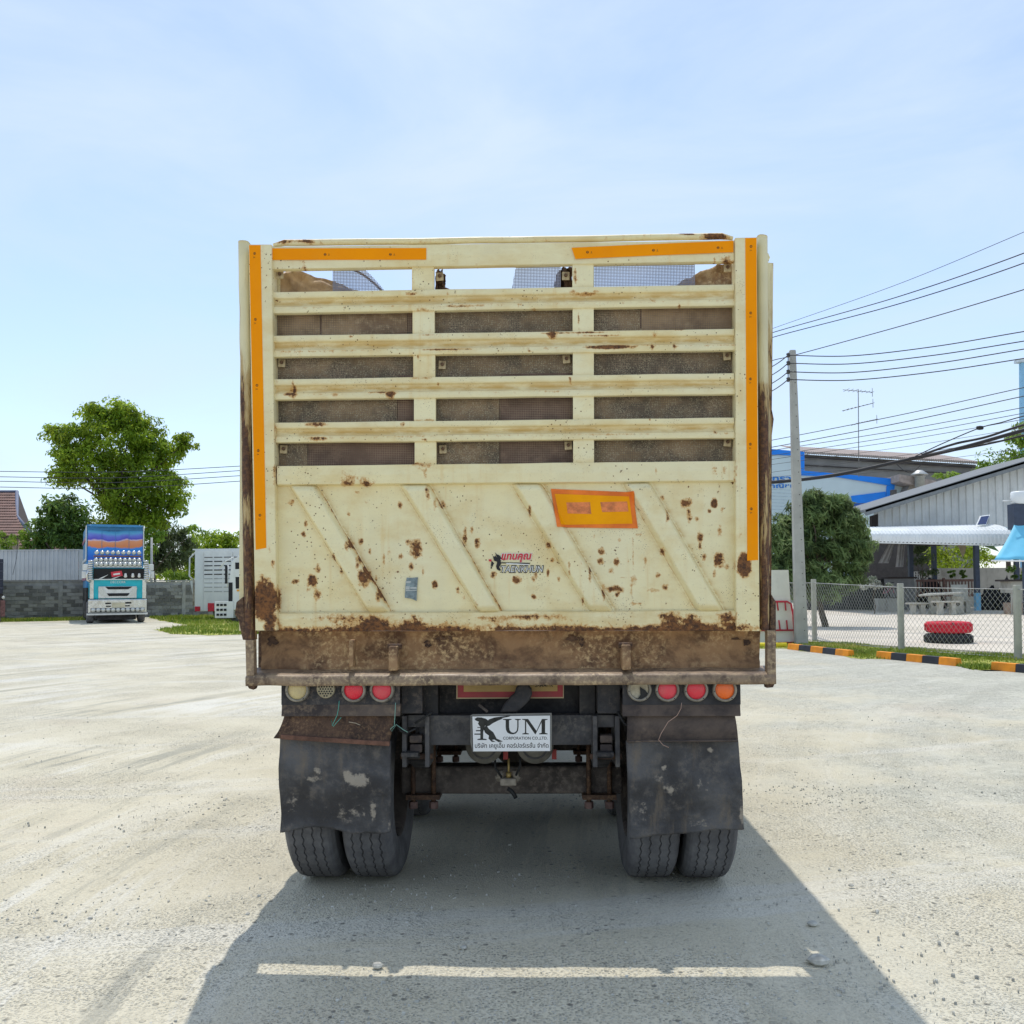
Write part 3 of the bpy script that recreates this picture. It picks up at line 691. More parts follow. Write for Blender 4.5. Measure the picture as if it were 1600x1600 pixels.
# warning plate: red border, amber field
def quadpx(c4, off, ext=.0012):
    m = MB(); m.prism([TP(x_, y_, off) for x_, y_ in c4], (0, ext, 0)); return m
M_WRED = simple('faded_red_reflector', (0.90, 0.20, 0.035), .55, var=.2, scale=9, spec=.2, dirt=.6, dirtcol=(.9, .30, .02))
M_WAMB = simple('amber_reflector', (0.98, 0.38, 0.0), .55, var=.08, scale=9, bump=.05, bscale=300, spec=.15)
M_WPNK = simple('bleached_reflector', (0.72, 0.22, 0.07), .5, var=.3, scale=30)
def draped(c4, lift, name, mat, parent, nu=56, nv=22):
    m = MB(); q4 = [TP(x_, y_, .02) for x_, y_ in c4]; rows = []
    for j in range(nv+1):
        row = []
        for i in range(nu+1):
            p = lerp(lerp(q4[0], q4[1], i/nu), lerp(q4[3], q4[2], i/nu), j/nv); row.append(Vector((p.x, .03 - rib_h(p.x, p.z) - .004 - lift, p.z)))
        rows.append(row)
    m.grid(rows, smooth=True); return build(m, name, mat, parent, local=True, fix=False)
wp = draped([(860.7, 763.6), (989, 769), (997, 825.4), (870, 824)], 0, 'warning_plate', M_WRED, TAILGATE)
draped([(867, 771.5), (983, 775.5), (988.5, 818), (876, 820)], .0012, 'amber_field', M_WAMB, TAILGATE)
draped([(885, 785), (922, 784.5), (924, 803), (887, 802)], .0022, 'faded_panel', M_WPNK, TAILGATE, 12, 6)
draped([(938, 784.5), (980, 783.5), (982, 799), (941, 800)], .0022, 'faded_panel', M_WPNK, TAILGATE, 12, 6)
# dealer sticker: red word over an outlined word, little running figure
M_SRED = simple('sticker_red', (0.62, 0.035, 0.05), .45, var=.15, scale=40)
M_SWHITE = simple('sticker_white', (0.75, 0.74, 0.70), .5, var=.1, scale=30)
yS = TP(800, 880, .026).y
def zx(px, py): p = TP(px, py, .026); return p.x, p.z
x0, z1 = zx(783, 865); x1, z0 = zx(831, 878.5)
text_part('sticker_word', 'แทนคุณ', M_SRED, TAILGATE, x0, x1, z0, z1, yS-.0012, .25, bold=.035)
text_part('sticker_outline', 'แทนคุณ', M_SWHITE, TAILGATE, x0-.003, x1+.003, z0-.003, z1+.003, yS-.0004, .25, bold=.06)
x0, z1 = zx(782, 883.5); x1, z0 = zx(850, 895)
text_part('sticker_word', 'TAENKHUN', M_BLACK, TAILGATE, x0, x1, z0, z1, yS-.0008, .2, bold=.05)
text_part('sticker_word', 'TAENKHUN', M_SWHITE, TAILGATE, x0+.004, x1-.004, z0+.004, z1-.004, yS-.0014, .2, bold=.0)
m = quadpx([(783, 878.5), (828, 879.5), (828, 881.2), (783, 880.2)], .0245, .0008); build(m, 'sticker_line', M_BLACK, TAILGATE, local=True)
build(quadpx([(791, 879.6), (827, 881.5), (827, 883), (791, 881.8)], .0240, .0008), 'sticker_line', M_SWHITE, TAILGATE, local=True)
m = MB()
for pts in ([(773,862.5),(776,866),(781,868),(784,873),(780,874),(776,870)], [(770,869),(775,870),(782,874),(783,881),(779,888),(775,885),(777,878),(772,876)], [(768,876),(772,880),(769,886),(767,883)], [(775,884),(780,886),(783,891),(780,892),(776,889)], [(767,883),(769,888),(766.5,888.5)]):
    m.prism([TP(x_, y_, .0245) for x_, y_ in pts], (0, .0008, 0))
build(m, 'sticker_figure', M_BLACK, TAILGATE, local=True)
build(quadpx([(763.5, 874), (768, 874), (767.5, 877.5), (764, 877)], .0245, .0008), 'sticker_dot', M_SRED, TAILGATE, local=True)
# small torn grey label
M_SGREY = simple('grey_label', (0.20, 0.25, 0.26), .55, var=.35, scale=60, spec=.4)
build(quadpx([(635.5, 902.5), (644, 903), (653, 902), (651.5, 920), (651, 939), (643, 935.5), (632.5, 934), (633.5, 915)], .0245, .001), 'torn_label', M_SGREY, TAILGATE, local=True)
M_SLT = simple('label_light_print', (0.45, 0.47, 0.45), .6)
for c4 in ([(633.8, 908), (642, 908), (641, 911), (633.8, 911)], [(633.6, 916), (640, 916), (640, 921), (633.8, 921)], [(641, 917.5), (651, 917), (651, 920), (641, 920)], [(634, 922), (651, 921.7), (651, 923), (634, 923.4)]):
    build(quadpx(c4, .0238, .0005), 'label_print', M_SLT, TAILGATE, local=True)

M_EDGE = edgemat('flaking_edge_lacquer', (0.80, 0.72, 0.46), (0.085, 0.048, 0.036))
# ---- corner posts with tape
for (pts_t, tape4, marks, side) in (
    ([(388.5, 382), (424, 382), (432.5, 985), (399, 985)], [(389.2, 383), (407, 383), (416, 856), (399.5, 859)], [(397.7, 396), (399, 499), (401.5, 602), (403.5, 704), (406, 805)], -1),
    ([(1149, 371.5), (1182.5, 371), (1187, 986), (1150.5, 986)], [(1164.5, 372), (1182, 371.5), (1184.6, 875), (1167.5, 876)], [(1173.5, 385), (1173, 489), (1172.5, 592), (1172.5, 694), (1174, 795)], 1)):
    m = MB(); tl, tr, br, bl = [TP(x_, y_, -.022) for x_, y_ in pts_t]; ns = 130; rows = []
    # folded channel: front face plus two flanges
    fold = [(0.0, .085), (0.0, .004), (.06, 0), (.5, -.001), (.94, 0), (1.0, .004), (1.0, .085)]
    for i in range(ns+1):
        t = i/ns; a, b2 = lerp(tl, bl, t), lerp(tr, br, t)
        rows.append([lerp(a, b2, u) + Vector((0, d, 0)) for u, d in [(0, .085), (0, .003)] + [(k/8*.94+.03, 0) for k in range(9)] + [(1, .003), (1, .085)]])
    m.grid(rows, smooth=False)
    m.f.append([0+j for j in range(13)]); m.sm.append(False); m.mi.append(0)
    post = build(m, 'corner_post', M_PAINT, TRUCK, local=True, fix=False)
    inner = pts_t[1][0] if side < 0 else pts_t[0][0]
    put_attrs(post, stain=lambda c: .15 + .1*mnoise.noise((c.z*3, 1, 1)), extra=lambda c: .1*max(0, 1-abs(c.z-1.40)/.12))
    m = MB(); m.prism([TP(x_, y_, -.0235) for x_, y_ in tape4], (0, .0012, 0)); build(m, 'reflective_tape', M_TAPE, post, local=True)
    for px, py in marks: mark(px, py, -.0246, R(90), post)
    # outer rusty edge strip and tube
    e = [(371, 376), (387, 376), (396, 1000), (381, 1000)] if side < 0 else [(1185, 366), (1200, 368), (1203, 985), (1189, 985)]
    m = MB(); rows = []; a0, b0_, c0, d0 = [TP(x_, y_, .03) for x_, y_ in e]
    for i in range(121):
        t = i/120; wob = .003*mnoise.noise((t*14, side, 1))
        a, b2 = lerp(a0, d0, t), lerp(b0_, c0, t)
        rows.append([a + Vector((wob, .06, 0)), a + Vector((wob, .01, 0)), lerp(a, b2, .18) + Vector((0, -.004, 0)), lerp(a, b2, .5) + Vector((0, -.008, 0)), lerp(a, b2, .82) + Vector((0, -.004, 0)), b2 + Vector((0, .008, 0)), b2 + Vector((0, .06, 0))])
    m.grid(rows, smooth=True); m.f.append(list(range(7))); m.sm.append(False); m.mi.append(0)
    ed = build(m, 'edge_tube', M_EDGE, TRUCK, local=True, fix=False)
    zt = a0.z
    put_attrs(ed, extra=lambda c: .10 + .52*max(0, min(1, (2.8-c.z)/.5)) + .2*mnoise.noise((c.z*3, c.x*9, side)) - (.12 if side > 0 and c.z > 2.5 else 0), stain=lambda c: .45)
# fillers added behind the posts to keep sunlight from leaking through the corners
for (x0, x1) in ((376, 436), (1146, 1206)):
    a, b2 = TP(x0, 395, .092), TP(x1, 985, .092); m = MB(); m.box((a.x, .092, b2.z), (b2.x, .10, a.z)); build(m, 'corner_filler', M_PAINT, TRUCK, local=True)
# lower brown guard bits outside the posts
for (pts, off) in (([(369, 941), (380, 932), (384, 1000), (379, 1000), (372, 968), (366.5, 960)], .03), ([(1205, 928), (1212.5, 940), (1213, 1010), (1207, 1012), (1203, 990)], .03)):
    m = MB(); m.prism([TP(x_, y_, off) for x_, y_ in pts], (0, .05, 0)); build(m, 'guard_plate', M_RUSTD, TRUCK, local=True, bevel=.004)
m = MB(); m.prism([TP(x_, y_, .06) for x_, y_ in [(1199, 410), (1208.5, 411), (1206, 640), (1209, 655), (1206, 680), (1205, 990), (1199, 990)]], (0, .05, 0))
es = build(m, 'edge_strip', M_EDGE, TRUCK, local=True)
a_ = es.data.attributes.new('rust', 'FLOAT', 'POINT'); a_.data.foreach_set('value', [.15 if v.co.z > 2.7 else .62 for v in es.data.vertices])

# ---- rear beam, bumper shelf, hinges
m = MB(); nu = 200; tl, tr, bl, br = TP(408, 986.5, .14), TP(1188, 985.5, .14), TP(409, 1046, .14), TP(1186, 1044, .14)
m.grid([[lerp(lerp(tl, tr, i/nu), lerp(bl, br, i/nu), j/12) + Vector((0, .006*mnoise.noise((i*.06, j*.3, 7)) - (.015 if j > 9 else 0), 0)) for i in range(nu+1)] for j in range(13)], smooth=True)
m.grid([[lerp(lerp(tl, tr, i), lerp(bl, br, i), j) + Vector((0, .012, 0)) for i in range(2)] for j in range(2)])
BEAM = build(m, 'rear_beam', M_RUST, TRUCK, local=True, fix=False)
# burnt holes with a frayed dark edge
for (px, py, rx, ry) in ((425, 1002, 16, 12), (690, 998, 14, 7), (703, 996, 9, 6), (668, 1006, 9, 9), (893, 998, 16, 6), (908, 1003, 10, 10), (1150, 998, 12, 5), (1165, 1003, 10, 9)):
    m = MB(); c0 = TP(px, py, .1275); kx = 4.5/FPX; rnd = random.Random(px)
    pts = [c0 + Vector((rx*.8*kx*math.cos(k*.5236)*rnd.uniform(.35, 1.2), 0, ry*.7*kx*math.sin(k*.5236)*rnd.uniform(.35, 1.25))) for k in range(12)]
    m.prism(pts, (0, .004, 0)); build(m, 'torn_scab', M_RUSTD, BEAM, local=True)
# bumper: sloping shelf, rounded nose, face
m = MB(); rows = []
prof = [(1.152, .165), (1.140, .09), (1.131, .03), (1.127, .018), (1.122, .008), (1.112, .004), (1.092, .004), (1.079, .006), (1.077, .02), (1.077, .12)]
xL_, xR_ = TP(384, 1060, .01).x, TP(1212.5, 1060, .01).x
zL, zR = TP(384, 1072.5, .01).z, TP(1212, 1069.5, .01).z
for (z, y) in prof:
    rows.append([Vector((lerp(xL_, xR_, i/150), y + .005*mnoise.noise((i*.11, z*9, 2)), z - 1.077 + lerp(zL, zR, i/150) + .004*mnoise.noise((i*.08, 1, 4)))) for i in range(151)])
m.grid(rows, smooth=True)
k = len(rows)
for side in (0, 150):
    m.f.append([r_*151+side for r_ in range(k)]); m.sm.append(False); m.mi.append(0)
BUMPER = build(m, 'bumper', M_BUMP, TRUCK, local=True, fix=False)
for pts in ([(383, 1000), (396, 1000), (397, 1056), (384.5, 1056)], [(1199, 985), (1212, 985), (1213, 1056), (1199, 1056)]):
    m = MB(); m.prism([TP(x_, y_, .012) for x_, y_ in pts], (0, .05, 0)); build(m, 'end_bracket', M_BUMP, TRUCK, local=True, bevel=.003)
for pts in ([(386, 1071), (399, 1071), (396, 1078), (389, 1076)], [(1197, 1068), (1211, 1068), (1208, 1074), (1198, 1075)]):
    m = MB(); m.prism([TP(x_, y_, .02) for x_, y_ in pts], (0, .05, 0)); build(m, 'bracket_foot', M_RUSTD, BUMPER, local=True, bevel=.002)
for (x0, x1, y0, y1, off) in ((607, 621, 1010, 1048, .012), (545, 552, 1000, 1042, .05), (972, 986, 1008, 1047, .012)):
    m = MB(); a, b2 = TP(x0, y0, off), TP(x1, y1, off)
    m.box((a.x, off, b2.z), (b2.x, .112, a.z)); 
    hl = build(m, 'hinge_lug', M_RUST, TRUCK, local=True, bevel=.004)
    if x1-x0 > 10:
        m = MB(); m.tube([(a.x-.012, off+.05, a.z-.004), (b2.x+.012, off+.05, a.z-.004)], .014, 12); build(m, 'hinge_pin', M_RUSTD, hl, local=True)

# ---- the long cargo body going forward
bx0, bx1 = TP(378, 700, .06).x, TP(1202, 700, .06).x
for s_, x in ((-1, bx0), (1, bx1)):
    m = MB(); rows = []; L_ = 6.6
    ys = []; y = .09
    while y < L_: ys.append(y); y += .11
    for zi in (1.335, 3.12):
        rows.append([(x + (.02*s_ if (i//2) % 2 else 0), yy_, zi) for i, yy_ in enumerate(ys)])
    m.grid(rows, smooth=False); m.grid([[(p[0]-.045*s_, p[1], p[2]) for p in r_] for r_ in rows], smooth=False)
    sw = build(m, 'side_wall', M_PAINT, TRUCK, local=True, fix=False)
    m = MB(); m.tube([(x, .1, 3.13), (x, L_, 3.13)], .03, 8); build(m, 'side_top_rail', M_PAINT, sw, local=True)
m = MB(); m.box((bx0, 6.6, 1.15), (bx1, 6.66, 3.3)); build(m, 'front_bulkhead', M_PAINT, TRUCK, local=True)
m = MB(); fx0, fx1 = TP(412, 1000, .115).x, TP(1184, 1000, .115).x; m.box((fx0, .175, 1.19), (fx1, 6.6, 1.22)); build(m, 'cargo_floor', M_RUSTD, TRUCK, local=True)
for x in (bx0+.01, bx1-.06):  # strips added below the side walls to stop sun leaking onto the ground
    m = MB(); m.box((x, .30, 1.10), (x+.05, 6.6, 1.36)); build(m, 'light_stop_strip', M_RUSTD, TRUCK, local=True)
for x in (-.42, .36):
    m = MB(); m.box((x-.04, .25, .86), (x+.04, 7.5, 1.10)); build(m, 'chassis_rail', M_FRAME, TRUCK, local=True, bevel=.004)
for y in (.35, 1.1, 1.9, 2.7, 3.5, 4.3, 5.1):
    m = MB(); m.box((fx0+.02, y, 1.102), (fx1-.02, y+.08, 1.188)); build(m, 'floor_bearer', M_FRAME, TRUCK, local=True)

# ---- lamp boards, lamps
M_BOARD = rustmat('black_lamp_board', (0.03, 0.03, 0.034), (0.05, 0.048, 0.05), (0.15, 0.12, 0.10), 5, .25)
M_LIP = rustmat('brown_board_lip', (0.05, 0.04, 0.038), (0.115, 0.085, 0.068), (0.22, 0.16, 0.11), 4, .25)
M_BEZEL = simple('dusty_bezel', (0.30, 0.27, 0.22), .55, metal=.3, var=.25, scale=20, dirt=.6)
def lens(name, col, rough=.25, emit=0):
    b = NB(name); n = b.noise(240, 2, .5); n2 = b.noise(9, 5, .6)
    c = b.mix(b.ramp(n2, .4, .75, 0, .45), col, (0.36, 0.27, 0.20))
    b.set(col=c, rough=b.ramp(n2, .3, .7, rough, .55), spec=.5); b.bump(b.voro(210), .35, .002)
    b.p.inputs['Coat Weight'].default_value = .25
    return b.mat
M_LRED = lens('red_lens', (0.80, 0.02, 0.045)); M_LRED2 = lens('faded_red_lens', (0.80, 0.045, 0.075)); M_LORG = lens('orange_lens', (0.95, 0.16, 0.015)); M_LAMB = lens('yellowed_lens', (0.72, 0.58, 0.26), .3)
M_LCLR = simple('empty_lamp_bowl', (0.42, 0.37, 0.27), .35, metal=.4, var=.3, scale=25)
OB = .05      # depth of the lamp boards
def disc(c, r, dome, mat, name, parent, n=28):
    m = MB(); m.lathe([(0, -dome), (r*.35, -dome*.92), (r*.7, -dome*.6), (r*.93, -dome*.12), (r, 0), (r, .01)], c, 'y', n)
    return build(m, name, mat, parent, local=True)
kp = 4.42/FPX
for (x0, x1, lamps) in ((439.5, 625, ((465, 1078, 18.5, 'amb'), (509, 1076.5, 14.5, 'hole'), (553, 1078, 19, 'red'), (597, 1078, 19, 'red2'))),
                        (972.5, 1157.5, ((999, 1077, 18.5, 'broken'), (1042.5, 1077.5, 18.5, 'red2'), (1087.5, 1077.5, 18.5, 'red'), (1132, 1077.5, 18.5, 'org')))):
    m = MB(); a, b2 = TP(x0, 1058, OB+.012), TP(x1, 1101, OB+.012); m.box((a.x, OB+.012, b2.z), (b2.x, OB+.02, a.z))
    bd = build(m, 'lamp_board', M_BOARD, TRUCK, local=True, bevel=.002)
    m = MB(); a, b2 = TP(x0, 1101.3, OB+.005), TP(x1, 1119, OB+.005)
    m.hexa([(a.x, OB+.004, b2.z), (b2.x, OB+.004, b2.z), (b2.x, OB+.05, b2.z), (a.x, OB+.05, b2.z)], [(a.x, OB+.013, a.z), (b2.x, OB+.013, a.z), (b2.x, OB+.05, a.z), (a.x, OB+.05, a.z)])
    build(m, 'board_lip', M_LIP, bd, local=True, bevel=.003)
    for (px, py, r, kd) in lamps:
        c = TP(px, py, OB); r *= kp
        m = MB()
        if kd == 'hole':
            m.lathe([(0, -.004), (r*.95, -.004), (r, 0), (r, .012)], c, 'y', 28)
            lp = build(m, 'drilled_disc', simple('drilled_disc_metal', (0.40, 0.35, 0.24), .5, metal=.3, var=.2, scale=20), TRUCK, local=True)
            hm = MB()
            for i in range(-3, 4):
                for j in range(-3, 4):
                    hx = (i + .5*(j % 2))*.0125; hz = j*.0108
                    if hx*hx+hz*hz < (r*.84)**2: hm.lathe([(0, -.0052), (.0042, -.0052)], c + Vector((hx, 0, hz)), 'y', 8)
            build(hm, 'drilled_hole', M_BLACK, lp, local=True)
        else:
            m.lathe([(r*.78, -.006), (r*.82, -.016), (r*.90, -.017), (r, -.012), (r*1.02, 0), (r*1.02, .012)], c, 'y', 32)
            lp = build(m, 'tail_lamp', M_BEZEL, TRUCK, local=True)
            if kd == 'broken':
                disc(c + Vector((0, .004, 0)), r*.8, -.003, M_LCLR, 'lamp_bowl', lp)
                m = MB(); m.prism([TP(px+a_, py+b_, OB-.0055) for a_, b_ in ((1, -4), (5, -1), (9, 1), (13, 7), (8, 13), (1, 15), (-2, 14), (2, 9))], (0, .002, 0)); build(m, 'broken_hole', M_BLACK, lp, local=True)
            else:
                disc(c + Vector((0, -.006, 0)), r*.79, .012, {'red': M_LRED, 'red2': M_LRED2, 'org': M_LORG, 'amb': M_LAMB}[kd], 'lens', lp)
            for k_ in range(3):
                t = 1.2+k_*2.094; m = MB(); m.lathe([(0, -.0185), (.0028, -.0182), (.003, -.016)], c + Vector((r*.9*math.cos(t), 0, r*.9*math.sin(t))), 'y', 6); build(m, 'screw', M_FRAME, lp, local=True)

# ---- mud flaps with their rusty carrier plates
def rubber():
    b = NB('old_rubber_flap'); n = b.noise(3.5, 7, .65); n2 = b.noise(14, 7, .7); n3 = b.noise(90, 4, .7)
    c = b.mix(b.ramp(n, .35, .65), (0.045, 0.042, 0.042), (0.12, 0.117, 0.118))
    c = b.mix(b.ramp(n2, .50, .68, 0, .65), c, (0.17, 0.145, 0.12)); c = b.mix(b.ramp(b.noise(1.0, 6, .65, vec=b.map((9, 9, 1.6))), .52, .70, 0, .6), c, (0.20, 0.155, 0.11))
    c = b.mix(b.ramp(b.math('ADD', b.attr('dust'), b.math('MULTIPLY', b.math('SUBTRACT', b.noise(28, 7, .72), .5), 1.9)), .38, .75), c, (0.36, 0.31, 0.25))
    b.set(col=c, rough=b.ramp(n2, .3, .7, .55, .8), spec=.3); b.bump(b.math('ADD', b.math('ADD', n2, n), b.math('MULTIPLY', b.noise(60, 4, .7), .5)), .7, .012)
    return b.mat
M_FLAP = rubber()
def flap(pts_top, pts_bot, off0, off1, dusts, seed, ragged):
    m = MB(); nu, nv = 44, 40; rows = []
    for j in range(nv+1):
        t = j/nv; row = []
        for i in range(nu+1):
            u = i/nu
            a = TP(lerp(pts_top[0][0], pts_top[1][0], u), lerp(pts_top[0][1], pts_top[1][1], u), off0)
            b2 = TP(lerp(pts_bot[0][0], pts_bot[1][0], u), lerp(pts_bot[0][1], pts_bot[1][1], u) + ragged(u), off1)
            row.append(lerp(a, b2, t) + Vector((.006*mnoise.noise((u*2, t*3, seed)), .03*mnoise.noise((u*2.2+seed, t*2.0, seed)) + .008*mnoise.noise((u*7, t*6, seed+3)) - .02*math.sin(t*3.1), 0)))
        rows.append(row)
    m.grid(rows, smooth=True)
    o = build(m, 'mud_flap', M_FLAP, TRUCK, local=True, fix=False)
    so = o.modifiers.new('thickness', 'SOLIDIFY'); so.thickness = .008; so.offset = -1
    ds = [(TP(px, py, off0), rx*kp, ry*kp, s_) for px, py, rx, ry, s_ in dusts]
    a = o.data.attributes.new('dust', 'FLOAT', 'POINT')
    a.data.foreach_set('value', [max([0]+[s_*max(0, 1-((v.co.x-p.x)/rx)**2-((v.co.z-p.z)/ry)**2) for p, rx, ry, s_ in ds]) for v in o.data.vertices])
    return o
fl = flap([(438.5, 1152), (611, 1158)], [(438.5, 1301), (611, 1299)], .10, .13, [(562, 1217, 27, 15, .95), (545, 1212, 12, 13, .9), (489, 1216, 20, 12, .62), (497, 1202, 8, 10, .8), (583, 1268, 8, 22, .8), (455, 1255, 14, 40, .4), (545, 1270, 50, 22, .45), (608, 1290, 8, 16, .6)], 1,
     lambda u: -2.5*math.sin(u*6)*(u > .1) - 6*math.exp(-((u-.32)/.22)**2) + 2*mnoise.noise((u*7, 1, 2)))
fr = flap([(978, 1157), (1153, 1157)], [(984, 1306), (1162, 1300)], .10, .13, [(1047, 1233, 16, 14, .65), (1030, 1215, 14, 9, .62), (1037, 1198, 7, 6, .8), (1110, 1172, 8, 6, .85), (1098, 1288, 24, 14, .5), (1160, 1268, 7, 34, .75), (1000, 1268, 24, 30, .4), (1095, 1230, 22, 28, .3)], 5,
     lambda u: -4*u*u + 1.5*mnoise.noise((u*6, 3, 2)) + (4*(1-u/.2) if u < .2 else 0) - 3*math.exp(-((u-.75)/.2)**2))
# carrier plates: bent rusty steel above each flap
for (tl_, tr_, bl_, br_, mat, curl) in (((447, 1112), (619, 1112), (437, 1152), (609, 1163), M_RUSTD, 1), ((980, 1112), (1147, 1112), (979, 1159), (1153, 1158), M_LIP, 0)):
    m = MB(); rows = []
    for j in range(13):
        t = j/12; rows.append([lerp(lerp(TP(*tl_, .09), TP(*tr_, .09), i/30), lerp(TP(*bl_, .09), TP(*br_, .09), i/30), t) + Vector((-.02*curl*(t**3)*(1-i/30)**6, -.012*math.sin(t*3.14) + (-.03*t**4 if curl else -.004*t), 0)) for i in range(31)])
    m.grid(rows, smooth=True); o = build(m, 'flap_carrier', mat, TRUCK, local=True, fix=False)
    so = o.modifiers.new('thickness', 'SOLIDIFY'); so.thickness = .006; so.offset = -1
    m = MB(); a, b2 = TP(bl_[0]+2, bl_[1]-1, .052), TP(br_[0], br_[1]-1, .062)
    m.bar(a, b2, .02, .022 if curl else .008); build(m, 'clamp_strip', simple('brown_rusty_strip', (0.15, 0.075, 0.05), .85, var=.4, scale=16, bump=.4, bscale=80) if curl else M_LIP, o, local=True, bevel=.003)

# ---- wheels
def tyre_mat():
    b = NB('dusty_tyre'); n = b.noise(6, 6, .65); n2 = b.noise(50, 5, .7)
    c = b.mix(b.ramp(n, .35, .7), (0.095, 0.093, 0.097), (0.18, 0.175, 0.175)); c = b.mix(b.ramp(n2, .5, .75, 0, .35), c, (0.22, 0.20, 0.175))
    b.set(col=c, rough=.85, spec=.25); b.bump(n2, .35, .004); return b.mat
M_TYRE = tyre_mat()
RT = .505; WT = .26
def tyre_mesh():
    h = WT/2; hw = .10; prof = [(.30, -h*.80), (.33, -h*.9), (.40, -h), (.46, -h*.97), (.487, -hw-.012), (RT-.006, -hw)]
    zig = {}
    for gx_ in (-.070, -.025, .025, .070):
        for dx, rr in ((-.0040, RT), (-.0024, RT-.008), (.0024, RT-.008), (.0040, RT)):
            zig[len(prof)] = .0045; prof.append((rr, gx_+dx))
    prof += [(RT-.006, hw), (.487, hw+.012), (.46, h*.97), (.40, h), (.33, h*.9), (.30, h*.80)]
    m = MB(); m.lathe(prof, (0, 0, 0), 'x', 112, zig, smooth=False); return m
tm_ = tyre_mesh().mesh('tyre', M_TYRE); fix_normals(tm_)
def rim_mesh():
    m = MB(); m.lathe([(.30, -.11), (.285, -.10), (.27, -.02), (.25, .03), (.17, .035), (.14, .02), (.12, .06), (.09, .07), (0, .07)], (0, 0, 0), 'x', 40)
    m.lathe([(.285, -.10), (.29, .0), (.30, .11)], (0, 0, 0), 'x', 40); return m
rm_ = rim_mesh().mesh('wheel', M_AXLE); fix_normals(rm_)
for (x, fl_) in ((-1.035, 1), (-.745, -1), (.69, 1), (.975, -1)):
    for (y, nm) in ((.735, 'wheel'), (2.05, 'wheel')):
        o = bpy.data.objects.new(nm, rm_); C.objects.link(o); o.parent = TRUCK; o.location = (x, y, RT-.004); o.rotation_euler = (random.uniform(0, 6), 0, 0 if fl_ > 0 else math.pi)
        t = bpy.data.objects.new('tyre', tm_); C.objects.link(t); t.parent = o

# ---- axles, springs, hangers, cross members
CXT = -.033
for y in (.735, 2.05):
    m = MB(); m.box((CXT-.60, y-.07, .43), (CXT+.60, y+.07, .58)); ax = build(m, 'axle_beam', M_AXLE, TRUCK, local=True, bevel=.02, seg=3)
    m = MB(); m.lathe([(.0, -.16), (.10, -.16), (.17, -.10), (.20, 0), (.17, .10), (.10, .16), (0, .16)], (CXT+.02, y, .50), 'y', 28); 
    if y > 1: build(m, 'differential', M_AXLE, ax, local=True)
    for s_ in (-1, 1):
        x = CXT + s_*.47
        m = MB()
        for k_ in range(7):
            ln = .62 - k_*.07; m.box((x-.04, y-ln, .60+k_*.0 + (6-k_)*.022), (x+.04, y+ln, .60+(6-k_)*.022+.019))
        build(m, 'leaf_spring', M_FRAME, TRUCK, local=True)
        for dx in (-.055, .055):
            m = MB(); m.tube([(x+dx, y-.10, .37), (x+dx, y-.10, .79)], .013, 8); build(m, 'u_bolt', M_RUSTD, ax, local=True)
            m = MB(); m.lathe([(0, 0), (.024, 0), (.024, .035), (0, .035)], (x+dx, y-.10, .365), 'z', 6, smooth=False); build(m, 'nut', simple('brown_nut', (0.16, 0.10, 0.085), .8, var=.3, scale=20), ax, local=True)
        m = MB(); m.box((x-.09, y-.13, .415), (x+.09, y+.13, .44)); build(m, 'spring_plate', M_RUSTD, ax, local=True)
M_GREYST = rustmat('grey_cross_member', (0.055, 0.053, 0.055), (0.095, 0.09, 0.09), (0.19, 0.17, 0.145), 6, .3)
m = MB(); a, b2 = TP(655, 1118, .22), TP(935, 1164, .22); m.box((a.x, .22, b2.z), (b2.x, .30, a.z)); build(m, 'cross_member', M_GREYST, TRUCK, local=True, bevel=.004)
m = MB(); a, b2 = TP(640, 1060, .34), TP(960, 1116, .34); m.box((a.x, .34, b2.z), (b2.x, .36, a.z)); build(m, 'rear_panel', M_FRAME, TRUCK, local=True)
for (x0, x1) in ((627, 660), (933, 969)):
    m = MB(); a, b2 = TP(x0, 1060, .15), TP(x1, 1115, .15); m.box((a.x, .15, b2.z), (b2.x, .26, a.z)); build(m, 'support_box', M_BOARD, TRUCK, local=True, bevel=.004)
for (x0, x1, sgn) in ((628, 671, 1), (926, 969, -1)):
    a, b2 = TP(x0, 1119, .16), TP(x1, 1199, .16)
    m = MB(); wd = .022
    m.box((a.x, .16, b2.z), (a.x+wd, .34, a.z)); m.box((b2.x-wd, .16, b2.z), (b2.x, .34, a.z)); m.box((a.x+wd+.001, .20, a.z-.06), (b2.x-wd-.001, .34, a.z))
    hg = build(m, 'spring_hanger', M_GREYST, TRUCK, local=True, bevel=.003)
    cx_ = (a.x+b2.x)/2; z_ = TP(x0, 1155, .16).z
    m = MB(); m.box((cx_-.030, .155, z_-.018), (cx_+.030, .22, z_+.018)); m.box((cx_-.030, .165, z_-.066), (cx_+.030, .22, z_-.026)); build(m, 'spring_end', M_LIP, hg, local=True, bevel=.006)
    m = MB(); m.tube([(a.x-.012, .20, z_-.09), (b2.x+.012, .20, z_-.09)], .014, 10); build(m, 'hanger_pin', M_RUSTD, hg, local=True)
